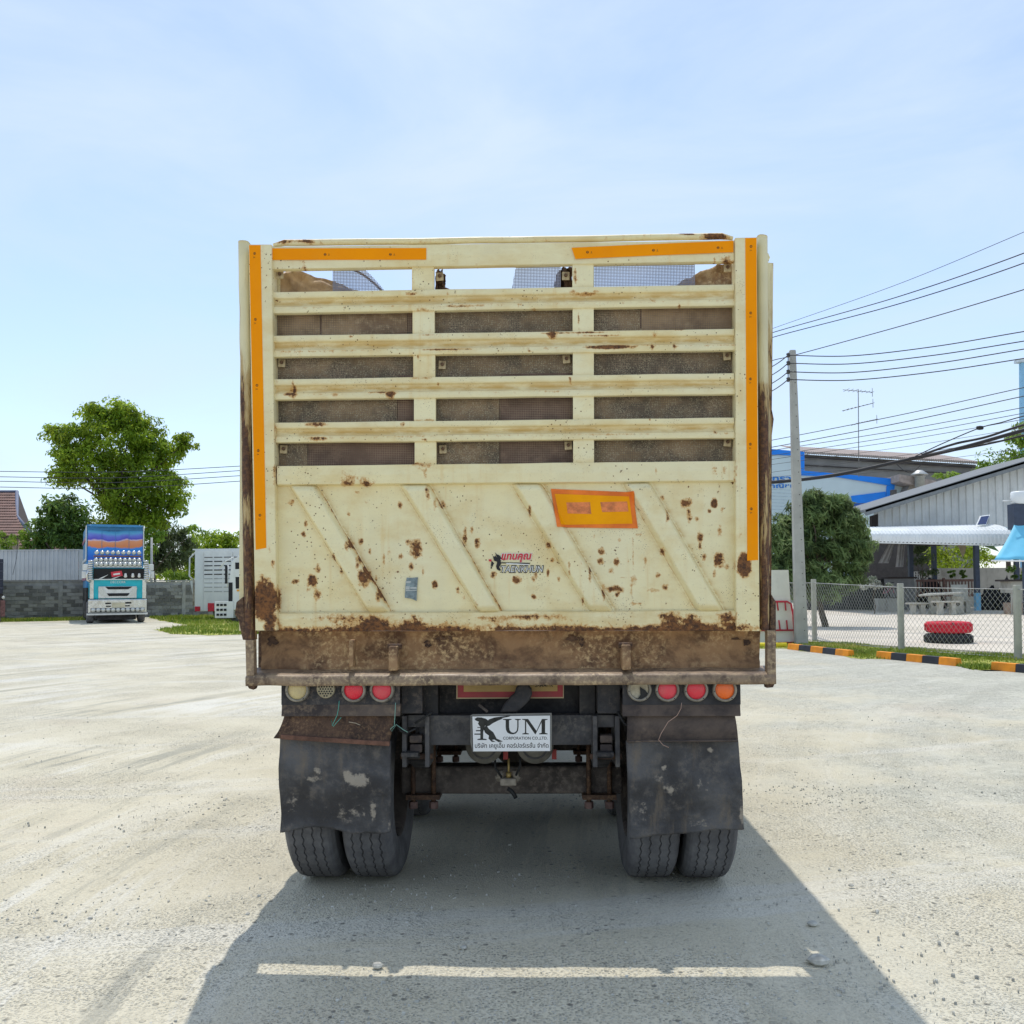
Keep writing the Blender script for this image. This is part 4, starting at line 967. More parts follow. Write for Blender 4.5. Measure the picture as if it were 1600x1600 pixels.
# brake chambers below the number plate and the coupling between them
for px in (757, 836):
    c = TP(px, 1163, .42); r = 29*4.78/FPX
    m = MB(); m.lathe([(0, -.05), (r*.72, -.05), (r*.76, -.035), (r*.95, -.03), (r, -.02), (r, .0), (r*.92, .01), (r*.8, .14), (0, .14)], c, 'y', 32)
    bc = build(m, 'brake_chamber', simple('chamber_grey', (0.20, 0.185, 0.155), .6, metal=.2, var=.25, scale=9, dirt=.5), TRUCK, local=True)
    m = MB(); m.lathe([(r*.60, -.052), (r*.66, -.056), (r*.70, -.052)], c, 'y', 32); build(m, 'chamber_ring', M_GREYST, bc, local=True)
for px in (790, 866):
    a = TP(px, 1179, .43); m = MB(); m.box((a.x-.012, .43, a.z-.025), (a.x+.012, .45, a.z+.025)); build(m, 'red_tag', simple('red_band', (0.30, 0.04, 0.035), .6), TRUCK, local=True)
m = MB(); c = TP(794, 1222, .44); k4 = 4.81/FPX
m.box((c.x-.042, .44, c.z-.02), (c.x+.042, .50, c.z+.018)); cp = build(m, 'drain_valve', simple('valve_alloy', (0.30, 0.26, 0.21), .6, metal=.3, var=.3, scale=20, dirt=.5), TRUCK, local=True, bevel=.006)
for dx in (-.042, .040):
    m = MB(); m.tube([(c.x+dx, .47, c.z), (c.x+dx, .47, c.z+.055)], .018, 10); m.tube([(c.x+dx*1.5, .47, c.z+.012), (c.x+dx*.9, .47, c.z+.03)], .014, 8); build(m, 'valve_port', simple('valve_alloy', (0, 0, 0)), cp, local=True)
m = MB(); m.tube([(c.x+.002, .47, c.z+.01), (c.x+.002, .47, c.z+.115)], .006, 8); m.tube([(c.x+.002, .47, c.z+.012), (c.x+.002, .47, c.z+.045)], .014, 10); build(m, 'brass_pin', simple('brass', (0.42, 0.30, 0.11), .45, metal=.5), cp, local=True)
m = MB(); m.tube([TP(x_, y_, .45) for x_, y_ in ((793, 1232), (799, 1236), (803, 1241), (806, 1247))], .011, 8); build(m, 'hose_stub', M_BLACK, cp, local=True)
for (pts, r) in (([(773, 1180), (774, 1200), (784, 1215)], .006), ([(812, 1178), (813, 1196), (806, 1212)], .006), ([(648, 1130), (664, 1120), (676, 1112)], .006), ([(965, 1112), (975, 1130), (990, 1139), (1010, 1134), (1026, 1118)], .007), ([(618, 1128), (626, 1142), (634, 1146), (650, 1138)], .006)):
    m = MB(); m.tube([TP(x_, y_, .14 if x_ > 900 or x_ < 700 else .44) for x_, y_ in pts], r, 6); build(m, 'air_hose', M_BLACK, TRUCK, local=True)
# tow eye arm
m = MB(); m.prism([TP(680+x_*.15, 1040+y_*.15, .125) for x_, y_ in [(825,290),(840,235),(870,202),(920,190),(970,205),(1003,245),(1010,300),(985,360),(930,420),(850,485),(670,492),(720,400),(790,320)]], (0, .05, 0))
ta = build(m, 'tow_arm', M_BOARD, TRUCK, local=True, bevel=.012, seg=3)
m = MB(); m.bar(TP(748, 1101, .13), TP(762, 1112, .13), .012, .012); build(m, 'split_pin', M_AXLE, ta, local=True)
# maker's board below the body
M_SAM = simple('ochre_board', (0.40, 0.27, 0.10), .6, var=.12, scale=6, dirt=.3); M_SAMR = simple('maroon_border', (0.30, 0.045, 0.05), .6, var=.2, scale=9, dirt=.3); M_SAMW = simple('board_rim', (0.36, 0.28, 0.17), .6)
mb_ = build(quadpx([(713, 1040), (881, 1038), (881, 1091), (713, 1092)], .20, .012), 'maker_board', M_SAMW, TRUCK, local=True)
build(quadpx([(715, 1040), (879.5, 1038), (879.5, 1089), (715, 1090)], .198, .0015), 'board_border', M_SAMR, mb_, local=True)
build(quadpx([(724.5, 1040), (871, 1038), (871, 1080), (724.5, 1081)], .196, .0015), 'board_field', M_SAM, mb_, local=True)
p0, p1 = TP(836, 1073.5, .1955), TP(864, 1067.5, .1955); text_part('board_lettering', 'SAMMITR', M_BLACK, mb_, p0.x, p1.x, p0.z, p1.z, .1952, .1, bold=.012)

# ---- number plate
M_WHITE = simple('white_plate', (0.80, 0.80, 0.79), .4, var=.04, scale=6)
M_DKTXT = simple('plate_black', (0.025, 0.025, 0.022), .5, var=.5, scale=30)
fr_ = build(quadpx([(735, 1117.5), (739, 1116), (862, 1114), (862.5, 1130), (862, 1173), (738, 1175), (735, 1160)], .12, .012), 'number_plate', simple('plate_frame_grey', (0.22, 0.21, 0.19), .5), TRUCK, local=True, bevel=.003)
build(quadpx([(737, 1119), (860, 1117), (860, 1172), (738.5, 1174)], .116, .003), 'plate_rim', M_BLACK, fr_, local=True)
pl_ = build(quadpx([(738, 1119.5), (859.5, 1118), (859.5, 1173.5), (739.5, 1174)], .114, .003), 'plate_face', M_WHITE, fr_, local=True)
YP = .1135
def px_poly(m, pts, off=YP): m.prism([TP(x_, y_, off) for x_, y_ in pts], (0, .0004, 0))
def Z7(pts): return [(680 + a*.15, 1040 + b*.15) for a, b in pts]
m = MB()
px_poly(m, Z7([(410,555),(440,538),(480,540),(530,555),(555,575),(520,625),(500,690),(500,760),(535,765),(535,775),(440,775),(440,765),(470,760),(470,640),(445,605),(455,585),(420,570)]))
px_poly(m, Z7([(525,600),(560,560),(620,540),(700,530),(800,520),(760,535),(690,548),(705,552),(650,575),(600,600),(565,625),(520,640)]))
px_poly(m, Z7([(500,650),(535,625),(560,660),(605,695),(640,760),(705,790),(660,797),(615,770),(590,775),(630,795),(590,795),(555,760),(560,730),(520,700)]))
px_poly(m, Z7([(440,640),(472,640),(472,648),(440,648)])); px_poly(m, Z7([(425,672),(472,672),(472,684),(425,684)])); px_poly(m, Z7([(408,708),(472,708),(472,720),(408,720)]))
build(m, 'plate_emblem', M_DKTXT, fr_, local=True)
def strip(m, pts): px_poly(m, Z7(pts))
m = MB()   # U and M with serifs
strip(m, [(705,556),(795,556),(795,563),(770,570),(770,640),(775,672),(790,692),(812,700),(812,716),(780,712),(752,698),(738,672),(734,640),(734,570),(705,563)])
strip(m, [(812,700),(834,694),(850,676),(855,640),(855,570),(830,563),(830,556),(892,556),(892,563),(868,570),(868,640),(862,680),(842,706),(812,716)])
strip(m, [(905,556),(968,556),(1055,680),(1040,715),(948,580),(948,700),(975,708),(975,716),(908,716),(908,708),(935,700),(935,570),(905,563)])
strip(m, [(1055,680),(1112,556),(1170,556),(1170,563),(1145,570),(1145,700),(1170,708),(1170,716),(1082,716),(1082,708),(1108,700),(1108,590),(1046,715),(1040,715)])
build(m, 'plate_lettering', M_DKTXT, fr_, local=True)
def tbox(x0, x1, y0, y1): a, b2 = TP(x0, y1, YP), TP(x1, y0, YP); return a.x, b2.x, a.z, b2.z
text_part('plate_lettering', 'CORPORATION CO.,LTD.', M_DKTXT, fr_, *tbox(786, 855.5, 1151, 1156.5), YP, 0, bold=.012)
text_part('plate_lettering', 'บริษัท เคยูเอ็ม คอร์ปอร์เรชั่น จำกัด', M_DKTXT, fr_, *tbox(742, 857, 1160, 1171), YP, 0, bold=.012)

# ---- odd bits of string and wire
for (pts, nm, col) in (([(530, 1095), (529, 1106), (527, 1117), (519, 1134), (517, 1124), (521, 1135), (533, 1121)], 'green_twine', (0.10, 0.42, 0.33)), ([(618, 1098), (617, 1120), (616, 1134), (610, 1139), (612, 1143), (619, 1132), (630, 1140), (637, 1144)], 'green_twine', (0.25, 0.45, 0.36)),
                   ([(1065, 1098), (1064, 1107), (1058, 1118), (1044, 1128), (1033, 1146), (1029, 1156), (1036, 1164), (1045, 1168)], 'loose_wire', (0.40, 0.26, 0.20)), ([(545, 1128), (556, 1130), (563, 1133)], 'loose_wire', (0.5, 0.42, 0.3))):
    m = MB(); m.tube([TP(x_, y_, .035) for x_, y_ in pts], .0016, 5); build(m, nm, simple(nm+str(int(col[0]*100)), col, .7), TRUCK, local=True)

# ================================================================== surroundings
def boxpx(m, x0, x1, y0, y1, Y, depth, mi=0):
    """box whose front face covers a pixel rectangle at distance Y"""
    a, b2 = at(x0, y0, Y), at(x1, y1, Y); m.box((a.x, Y, b2.z), (b2.x, Y+depth, a.z), mi); return m
def polypx(m, pts, Y, depth, mi=0):
    m.prism([at(x_, y_, Y) for x_, y_ in pts], (0, depth, 0), mi); return m

# ---- foliage
def leaves(m_pts, L_, W_, rnd, tones):
    pass
def make_crown(clumps, Y, seed, leaf=(.34, .13), puff=(.45, .9), per=70, dens=1.0, droop=0.25, depth_k=.9):
    """clumps: (px, py, rx, ry) ellipses at distance Y. Returns a mesh object data of many leaf faces"""
    rnd = random.Random(seed); vs = []; fs = []; tone = []; s_ = Y/FPX
    for (px, py, rx, ry) in clumps:
        c = at(px, py, Y); ax, az = rx*s_, ry*s_; ay = max(ax, az)*depth_k
        npf = max(4, int(dens*(ax*az)**.75*13))
        for _ in range(npf):
            while True:
                d = Vector((rnd.gauss(0, 1), rnd.gauss(0, 1), rnd.gauss(0, 1)))
                if d.length > .1: break
            d.normalize(); k = rnd.uniform(.35, 1.0)**.5
            pc = c + Vector((d.x*ax*k, d.y*ay*k, d.z*az*k)); pr = rnd.uniform(*puff)*min(1.0, .35+ax*.5)
            bt = rnd.uniform(-.45, .35)
            for _ in range(per):
                e = Vector((rnd.gauss(0, 1), rnd.gauss(0, 1), rnd.gauss(0, .75)+.15)); e.normalize()
                p = pc + Vector((e.x, e.y, e.z*.7))*pr*rnd.uniform(.55, 1.05)
                n = (e + Vector((rnd.gauss(0, .5), rnd.gauss(0, .5), rnd.gauss(0, .4)+.5))).normalized()
                t = n.cross(Vector((rnd.gauss(0, 1), rnd.gauss(0, 1), rnd.gauss(0, .4)-droop)))
                if t.length < .05: continue
                t.normalize(); t.z -= droop*.6; b2 = n.cross(t).normalized()
                l_ = leaf[0]*rnd.uniform(.6, 1.2); w_ = leaf[1]*rnd.uniform(.7, 1.2)
                i0 = len(vs)
                vs += [p - t*l_*.5, p + b2*w_*.5 + n*.02, p + t*l_*.5, p - b2*w_*.5 + n*.02]
                fs.append((i0, i0+1, i0+2, i0+3))
                tn = min(1, max(0, .5 + bt + rnd.gauss(0, .18))); tone += [tn]*4
    me = bpy.data.meshes.new('crown'); me.from_pydata([tuple(v) for v in vs], [], fs)
    a = me.attributes.new('tone', 'FLOAT', 'POINT'); a.data.foreach_set('value', tone)
    return me
M_BARK = simple('bark', (0.10, 0.075, 0.055), .9, var=.35, scale=4, bump=.6, bscale=25)
M_LF1 = leafmat('bright_leaf', (0.05, 0.115, 0.016), (0.27, 0.43, 0.035), (0.56, 0.62, 0.06), .62)
M_LF2 = leafmat('dark_leaf', (0.026, 0.062, 0.018), (0.16, 0.29, 0.06), (0.32, 0.40, 0.06), .5)
M_LF3 = leafmat('grey_green_leaf', (0.035, 0.055, 0.028), (0.14, 0.19, 0.085), (0.21, 0.27, 0.08), .38)
M_LF4 = leafmat('lime_leaf', (0.07, 0.16, 0.02), (0.25, 0.40, 0.045), (0.40, 0.48, 0.06))
M_LF5 = leafmat('mango_leaf', (0.028, 0.06, 0.02), (0.21, 0.31, 0.11), (0.42, 0.48, 0.22), .45)
def tree(name, label, base_px, clumps, Y, seed, mat, trunk_r=.25, cat='tree', group=None, **kw):
    b0 = at(*base_px, Y); base = Vector((b0.x, Y, 0))
    r_ = thing(name, label, cat, base, 0, group)
    me = make_crown(clumps, Y, seed, **kw); me.materials.append(mat); me.transform(Matrix.Translation(-base))
    co = bpy.data.objects.new('crown', me); C.objects.link(co); co.parent = r_
    big = max(clumps, key=lambda c: c[2]*c[3]); top = at(big[0], big[1], Y)
    m = MB(); fork = lerp(base, top, .55); rnd = random.Random(seed)
    m.tube([base, lerp(base, fork, .5) + Vector((rnd.uniform(-.2, .2), 0, 0)), fork], [trunk_r, trunk_r*.8, trunk_r*.65], 9)
    for c in clumps:
        e = at(c[0], c[1], Y); mid = lerp(fork, e, .5) + Vector((rnd.uniform(-.3, .3), rnd.uniform(-.6, .6), .25))
        m.tube([fork, mid, e], [trunk_r*.42, trunk_r*.22, trunk_r*.06], 6)
    build(m, 'trunk', M_BARK, r_)
    return r_
tree('broad_tree', 'tall bright green spreading tree standing behind the blue decorated truck', (186, 960),
     [(185,690,52,45),(150,655,24,22),(205,655,26,22),(225,680,26,26),(115,690,24,26),(86,680,18,16),(96,715,14,14),(130,720,38,28),(165,740,38,26),(225,735,40,34),(265,705,20,20),(290,692,15,13),(250,765,40,26),(200,780,46,26),(180,810,36,24),(100,745,24,16),(265,790,22,18),(225,815,34,26),(175,640,22,14)], 60, 11, M_LF1, .30, per=62, dens=1.75)
tree('dense_tree', 'dark green dense tree between the tiled house and the decorated truck', (100, 960), [(100,800,30,26),(75,830,26,24),(115,835,28,34),(92,815,34,30),(130,850,22,20),(60,850,16,16)], 56, 12, M_LF2, .2, per=60, dens=1.5)
tree('drooping_tree', 'dull grey green drooping tree behind the block wall beside the white trucks', (262, 965), [(262,835,26,20),(245,860,16,26),(278,865,22,26),(256,880,18,18),(288,845,14,16)], 62, 13, M_LF3, .2, per=60, droop=.9, leaf=(.5, .09))
tree('bushy_tree', 'bright bushy tree showing over the white slatted truck', (330, 965), [(318,845,24,18),(345,850,22,18),(300,862,16,16),(372,848,22,20),(335,870,30,16),(368,872,24,16),(290,888,20,18),(258,896,16,12),(305,885,16,22),(340,890,30,16)], 66, 14, M_LF1, .2, per=56)
tree('slender_tree', 'small dark tree behind the white pole and the block wall', (240, 965), [(240,838,13,18),(236,868,10,18),(310,830,12,12),(228,850,8,20)], 58, 15, M_LF4, .1, per=40)
tree('garden_bush', 'yellow green flowering bush above the grey corrugated shed', (20, 960), [(8,842,16,14),(28,846,17,15),(18,856,22,8),(42,854,8,10)], 55.5, 16, M_LF4, .08, 'bush', per=60, leaf=(.22, .09), puff=(.3, .5))
tree('fern_bush', 'lime green fern like bush on top of the block wall', (278, 960), [(278,902,17,8)], 55, 17, M_LF4, .04, 'bush', per=90, leaf=(.55, .06), puff=(.35, .6), droop=.6)
tree('mango_tree', 'round dark mango tree beside the concrete utility pole', (1290, 960), [(1270,830,42,42),(1310,835,36,40),(1240,850,30,40),(1332,845,24,34),(1285,800,36,26),(1252,800,24,22),(1290,880,44,34),(1245,890,34,34),(1330,885,24,28),(1222,850,22,44),(1320,800,20,24),(1345,850,16,30),(1262,785,26,16),(1300,785,22,14),(1280,915,50,20),(1225,905,24,28)], 33, 18, M_LF5, .12, per=70, leaf=(.32, .06), puff=(.3, .55), droop=.7, dens=2.7)
tree('roadside_tree', 'light green tree rising behind the corrugated shed roof', (1575, 950), [(1572,722,34,18),(1592,700,18,24),(1545,728,20,14),(1600,680,10,24),(1590,740,30,16)], 64, 19, M_LF4, .2, per=56)
tree('roof_shrub', 'small olive shrub growing between the warehouse and the shed roof', (1478, 950), [(1476,745,17,8),(1490,752,10,7)], 63, 20, M_LF4, .08, 'shrub', per=60)
tree('courtyard_tree', 'sunlit green tree seen under the white awning beyond the garden wall', (1500, 950), [(1490,868,34,14),(1520,872,26,16),(1470,862,16,10),(1545,868,20,14),(1480,884,24,6)], 61, 21, M_LF1, .1, per=60, leaf=(.24, .11))
tree('flowering_shrub', 'dark shrub with pale flowers hanging beside the shed posts', (1442, 950), [(1440,872,14,22),(1452,885,12,16),(1434,856,10,12)], 56, 22, M_LF3, .06, 'shrub', per=55, leaf=(.22, .09))
tree('white_flower_bush', 'bush with tiny white blossom by the shed end', (1366, 950), [(1362,908,16,10),(1378,912,12,8),(1350,915,10,8)], 46, 24, leafmat('white_blossom', (.12, .16, .08), (.55, .55, .50), (.7, .7, .66), .2), .03, 'bush', per=60, leaf=(.13, .08), puff=(.25, .4))
tree('tabletop_plants', 'dark leafy potted plants on the counter beneath the blue canopy', (1590, 930), [(1588,895,14,10),(1600,905,10,8)], 46, 23, M_LF2, .03, 'plants', per=50, leaf=(.2, .07), puff=(.2, .35))

# a belt of trees beyond the wall, hidden behind the old truck from here
me = make_crown([(420+k*62, 850+14*((k*7) % 3), 44, 30) for k in range(13)] + [(450+k*75, 890, 44, 26) for k in range(11)], 78, 77, per=44, dens=.8, leaf=(.5, .2))
me.materials.append(M_LF1); o = bpy.data.objects.new('distant_trees', me); C.objects.link(o); o['kind'] = 'stuff'; o['label'] = 'belt of green trees beyond the wall behind the old truck'; o['category'] = 'trees'
# ---- block wall on the left
b = NB('grey_blocks'); rp_ = b.n('ShaderNodeNewGeometry').outputs['Random Per Island']; n_ = b.noise(.9, 5, .6); n2_ = b.noise(7, 5, .7)
c = b.mix(b.ramp(b.math('ADD', b.math('MULTIPLY', rp_, .7), b.math('MULTIPLY', n_, .9)), .55, 1.05), (.19, .185, .175), (.42, .41, .385)); c = b.mix(b.ramp(n2_, .5, .7, 0, .5), c, (.20, .195, .18))
b.set(col=c, rough=.95, spec=.15); M_BLOCK = b.mat
M_MORTAR = simple('wall_mortar', (0.42, 0.41, 0.385), .95, var=.25, scale=1.2, dirt=.6, dirtcol=(0.06, 0.06, 0.055))
p0 = gnd(-60, 969.5); p1 = p0 + (gnd(470, 959.0)-p0)*2.3; dv = (p1-p0); Lw = dv.length; ang = math.atan2(dv.y, dv.x); hw = 1.93
wl = thing('block_wall', 'long weathered grey concrete block wall behind the parked trucks', 'wall', p0, ang)
m = MB(); m.box((0, .02, 0), (Lw, .13, hw)); build(m, 'wall_core', M_MORTAR, wl, local=True)
m = MB(); rnd = random.Random(5); z = .02; r_i = 0
while z < hw-.18:
    x = -.2*(r_i % 2)
    while x < Lw:
        x0 = max(0, x+.014); x1 = min(Lw, x+.386)
        if x1-x0 > .05: d = rnd.uniform(-.03, .0); m.box((x0, d, z+.012), (x1, .019, z+.18))
        x += .4
    z += .193; r_i += 1
o = build(m, 'blockwork', M_BLOCK, wl, local=True, fix=False); o['kind'] = 'stuff'
x = 1.4
while x < Lw:
    m = MB(); m.box((x-.1, -.03, 0), (x+.1, .16, hw+.02)); build(m, 'pilaster', M_MORTAR, wl, local=True); x += 3.1
m = MB(); m.box((0, -.025, hw+.022), (Lw, .15, hw+.08)); build(m, 'coping', M_MORTAR, wl, local=True)

# ---- corrugated shed on the left
def corr_mat(name, col, dirt=.5): return simple(name, col, .55, metal=.25, var=.12, scale=.8, dirt=dirt, dirtcol=(0.16, 0.15, 0.14))
M_CORR = corr_mat('grey_corrugated_sheet', (0.44, 0.46, 0.48), .3); M_BRNW = simple('brown_render', (0.17, 0.145, 0.125), .9, var=.2)
Ys = 53.0
def corrugated(m, x0, x1, z0f, z1f, Y, pitch=.2, amp=.03, smooth=False):
    r0, r1 = [], []; x = x0; k = 0; seq = (0, 0, amp, amp)
    while x <= x1+1e-6:
        r0.append((x, Y-seq[k % 4], z0f(x))); r1.append((x, Y-seq[k % 4], z1f(x))); x += pitch*(.12 if k % 2 == 1 else .38); k += 1
    m.grid([r1, r0], smooth); m.grid([[(p[0], p[1]+.012, p[2]) for p in r0], [(p[0], p[1]+.012, p[2]) for p in r1]], smooth)
a, b2 = at(-40, 861, Ys), at(123.5, 906, Ys)
sh = thing('corrugated_shed', 'low grey shed with deep corrugated fascia behind the block wall', 'shed', (a.x, Ys, 0))
m = MB(); corrugated(m, a.x, b2.x, lambda x: b2.z, lambda x: a.z, Ys, .24, .03); build(m, 'fascia', M_CORR, sh, fix=False)
m = MB(); m.box((a.x, Ys-.06, a.z), (b2.x+.02, Ys+3, a.z+.06)); build(m, 'roof_sheet', M_CORR, sh)
m = MB(); m.box((b2.x, Ys-.04, b2.z), (b2.x+.03, Ys+3, a.z)); build(m, 'fascia_end', M_CORR, sh)
c = at(93, 906, Ys); m = MB(); m.box((a.x, Ys+.4, 0), (c.x, Ys+3, b2.z+.3)); build(m, 'wall', M_BRNW, sh)
m = MB(); a, b2 = at(90, 889, 57), at(136, 960, 57); m.box((a.x, 57, 0), (b2.x+2, 57.2, a.z)); tag(build(m, 'white_wall', simple('whitewash', (.70, .70, .69), .9, var=.06), loc=(a.x, 57, 0)), 'bright white wall seen between the corrugated shed and decorated truck', 'wall')

# ---- tiled house
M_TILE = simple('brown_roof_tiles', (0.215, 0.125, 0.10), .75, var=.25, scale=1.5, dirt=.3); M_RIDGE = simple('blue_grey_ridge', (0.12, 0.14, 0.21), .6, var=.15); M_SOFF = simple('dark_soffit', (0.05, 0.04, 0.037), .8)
hs_ = thing('tiled_house', 'house with steep brown tiled roof and bluish ridges behind the shed', 'house', (at(10, 940, 72).x, 72, 0))
def roof_rows(m, yt, yb, xl, xrf, Yt, Yb, n):
    for k in range(n):
        t0, t1 = k/n, (k+1)/n; ya, yb_ = lerp(yt, yb, t0), lerp(yt, yb, t1); Y0, Y1 = lerp(Yt, Yb, t0), lerp(Yt, Yb, t1)
        xr = xrf(lerp(ya, yb_, .5)); cols = 26; r0, r1 = [], []
        for i in range(cols*2+1):
            px = lerp(xl, xr, i/(cols*2)); w_ = .05*(i % 2)
            r0.append(at(px, ya, Y0) + Vector((0, -w_+.06, 0))); r1.append(at(px, yb_+.4, Y1) + Vector((0, -w_-.10, 0)))
        m.grid([r0, r1], smooth=True)
        m.grid([r1, [p + Vector((0, .16, -.03)) for p in r1]], smooth=False)
def xr_(py): return 26 if py < 806 else lerp(26, 46, (py-806)/28)
m = MB(); roof_rows(m, 768.5, 836, -70, xr_, 76, 70, 16); rf = build(m, 'roof', M_TILE, hs_, fix=False)
m = MB(); m.tube([at(-70, 768, 76), at(26.5, 768, 76)], .12, 6); m.tube([at(26.5, 768, 76), at(26, 806, 73), at(48, 833, 70)], .14, 6); build(m, 'ridge', M_RIDGE, rf)
m = MB(); m.prism([at(26.5, 770, 76), at(27.5, 770, 77), at(28, 807, 75), at(51, 835, 72), at(47, 835, 70), at(26.5, 806, 73)], (0, .15, 0)); build(m, 'gable_side', M_SOFF, rf)
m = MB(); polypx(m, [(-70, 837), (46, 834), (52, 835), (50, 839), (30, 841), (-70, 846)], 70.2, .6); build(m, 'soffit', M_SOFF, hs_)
m = MB(); boxpx(m, -70, 38, 842, 960, 71, 3); build(m, 'wall', simple('house_wall', (.33, .28, .23), .9), hs_)
m = MB(); roof_rows(m, 843, 892, 30, lambda y: 150, 68, 65, 12); build(m, 'lower_roof', M_TILE, hs_, fix=False)
m = MB(); boxpx(m, 30, 150, 880, 960, 66.5, 2); build(m, 'wall', simple('house_wall', (.33, .28, .23), .9), hs_)
m = MB(); a = at(236.5, 965, 54); m.tube([(a.x, 54, 0), (a.x-.02, 54, at(236, 840, 54).z)], [.09, .06], 8); tag(build(m, 'white_post', simple('pale_post', (.5, .48, .44), .8), loc=(a.x, 54, 0)), 'slim pale post standing behind the wall right of decorated truck', 'post')

# ---- decorated truck
S = 42.7/FPX
g0 = gnd(184, 973.5); dt = thing('decorated_truck', 'decorated blue and chrome truck with rows of round lamps, facing the camera', 'truck', g0, R(26))
def DX(a): return (110 + a*.11874 - 184)*S
def DZ(b_): return (973.5 - (800 + b_*.11874))*S
def dbox(m, a0, a1, b0, b1, y0, y1): m.box((DX(a0), y0, DZ(b1)), (DX(a1), y1, DZ(b0))); return m
def dpart(name, mat, *args, parent=None, bevel=.01): m = MB(); dbox(m, *args); return build(m, name, mat, parent or dt, local=True, bevel=bevel)
M_TEAL = simple('teal_lacquer', (0.015, 0.45, 0.53), .35, var=.1, spec=.4); M_CHR = simple('chrome_trim', (0.62, 0.62, 0.60), .22, metal=.85, var=.12, scale=6); M_CHRM = simple('satin_trim', (0.66, 0.66, 0.63), .4, metal=.3, var=.1, scale=6)
M_BLU = simple('truck_blue', (0.06, 0.25, 0.50), .4, var=.12); M_GLASS = simple('dark_glass', (0.010, 0.011, 0.015), .12, spec=.22, var=.1); M_LAMPW = simple('lamp_glass', (0.62, 0.62, 0.56), .25, var=.15, scale=30, spec=.6); M_DARK = simple('dark_slot', (0.012, 0.012, 0.014), .6)
b = NB('sunset_mural'); sx = b.n('ShaderNodeSeparateXYZ'); b.l(b.co, sx.inputs[0])
zz = b.math('ADD', sx.outputs['Z'], b.math('MULTIPLY', b.math('SUBTRACT', b.noise(1.5, 4), .5), .35))
rp = b.n('ShaderNodeValToRGB'); b.l(b.ramp(zz, DZ(600), DZ(180), smooth=False), rp.inputs[0]); els = rp.color_ramp.elements
els[0].position = 0; els[0].color = (.02, .13, .62, 1); els[1].position = 1; els[1].color = (.01, .05, .12, 1)
for ps, cl in ((.33, (.03, .28, .75)), (.375, (.85, .24, .07)), (.53, (.90, .34, .16)), (.56, (.75, .55, .60)), (.60, (.10, .07, .50)), (.72, (.16, .20, .70)), (.80, (.12, .42, .72)), (.88, (.05, .32, .62)), (.93, (.01, .05, .14))):
    e = els.new(ps); e.color = (*cl, 1)
b.set(col=rp.outputs[0], rough=.45); M_MURAL = b.mat
body = dpart('cargo_box', M_BLU, 262, 975, 152, 1000, 2.3, 9.5)
dpart('mural_panel', M_MURAL, 276, 964, 225, 640, 2.27, 2.299, parent=body, bevel=0)
for x in (449, 617, 790): dpart('panel_seam', M_BLU, x-2, x+2, 225, 640, 2.255, 2.269, parent=body, bevel=0)
m = MB(); m.hexa([(DX(262), 2.299, DZ(165)), (DX(975), 2.299, DZ(165)), (DX(975), 2.299, DZ(150)), (DX(262), 2.299, DZ(150))][::-1], [(DX(310), 1.95, DZ(180)), (DX(930), 1.95, DZ(180)), (DX(930), 1.95, DZ(150)), (DX(310), 1.95, DZ(150))]); build(m, 'roof_visor', M_BLU, body, local=True)
for (a0, a1) in ((250, 262), (968, 982)): dpart('corner_trim', M_CHRM, a0, a1, 165, 640, 2.22, 2.5, parent=body)
for zz_ in (350, 640, 900): m = MB(); m.box((DX(250), 2.6, DZ(zz_)), (DX(258), 9.4, DZ(zz_-40))); build(m, 'side_stripe', simple('pink_stripe', (.42, .14, .22), .4) if zz_ != 640 else M_CHRM, body, local=True)
cab = dpart('cab', M_TEAL, 290, 965, 745, 1150, .12, 2.1, bevel=.06)
dpart('windscreen', M_GLASS, 330, 938, 752, 888, .09, .119, parent=cab, bevel=.02)
m = MB()
for a0, b0, a1, b1 in ((390, 885, 500, 835), (540, 885, 650, 850)): m.hexa([(DX(a0), .07, DZ(b0)), (DX(a0+40), .07, DZ(b0)), (DX(a1+6), .07, DZ(b1)), (DX(a1), .07, DZ(b1))], [(DX(a0), .088, DZ(b0)), (DX(a0+40), .088, DZ(b0)), (DX(a1+6), .088, DZ(b1)), (DX(a1), .088, DZ(b1))])
build(m, 'wiper_fairing', M_CHRM, cab, local=True)
m = MB(); m.prism([(DX(a_), .075, DZ(b_)) for a_, b_ in ((535, 800), (665, 782), (680, 850), (548, 865))], (0, .012, 0)); build(m, 'windscreen_card', simple('red_card', (.60, .04, .06), .5), cab, local=True)
m = MB(); m.prism([(DX(a_), .07, DZ(b_)) for a_, b_ in ((565, 822), (645, 810), (648, 830), (568, 842))], (0, .004, 0)); build(m, 'card_print', M_SWHITE, cab, local=True)
for a_ in (712, 800, 878):
    m = MB(); m.lathe([(0, -.10), (.05, -.09), (.075, -.03), (.05, .02), (.055, .05), (.04, .09), (0, .105)], (DX(a_), .04, DZ(845)), 'z', 10); build(m, 'dashboard_ornament', M_SWHITE, cab, local=True)
m = MB(); dbox(m, 340, 930, 890, 903, .05, .118); build(m, 'cowl_trim', M_CHRM, cab, local=True)
gr_ = dpart('grille', M_CHRM, 390, 850, 985, 1140, .06, .118, bevel=.03)
for pts in ([(470, 990), (800, 990), (745, 1025), (505, 1025)], [(485, 1075), (775, 1075), (735, 1112), (515, 1112)]):
    m = MB(); m.prism([(DX(a_), .045, DZ(b_)) for a_, b_ in pts], (0, .014, 0)); build(m, 'grille_slot', M_DARK, gr_, local=True)
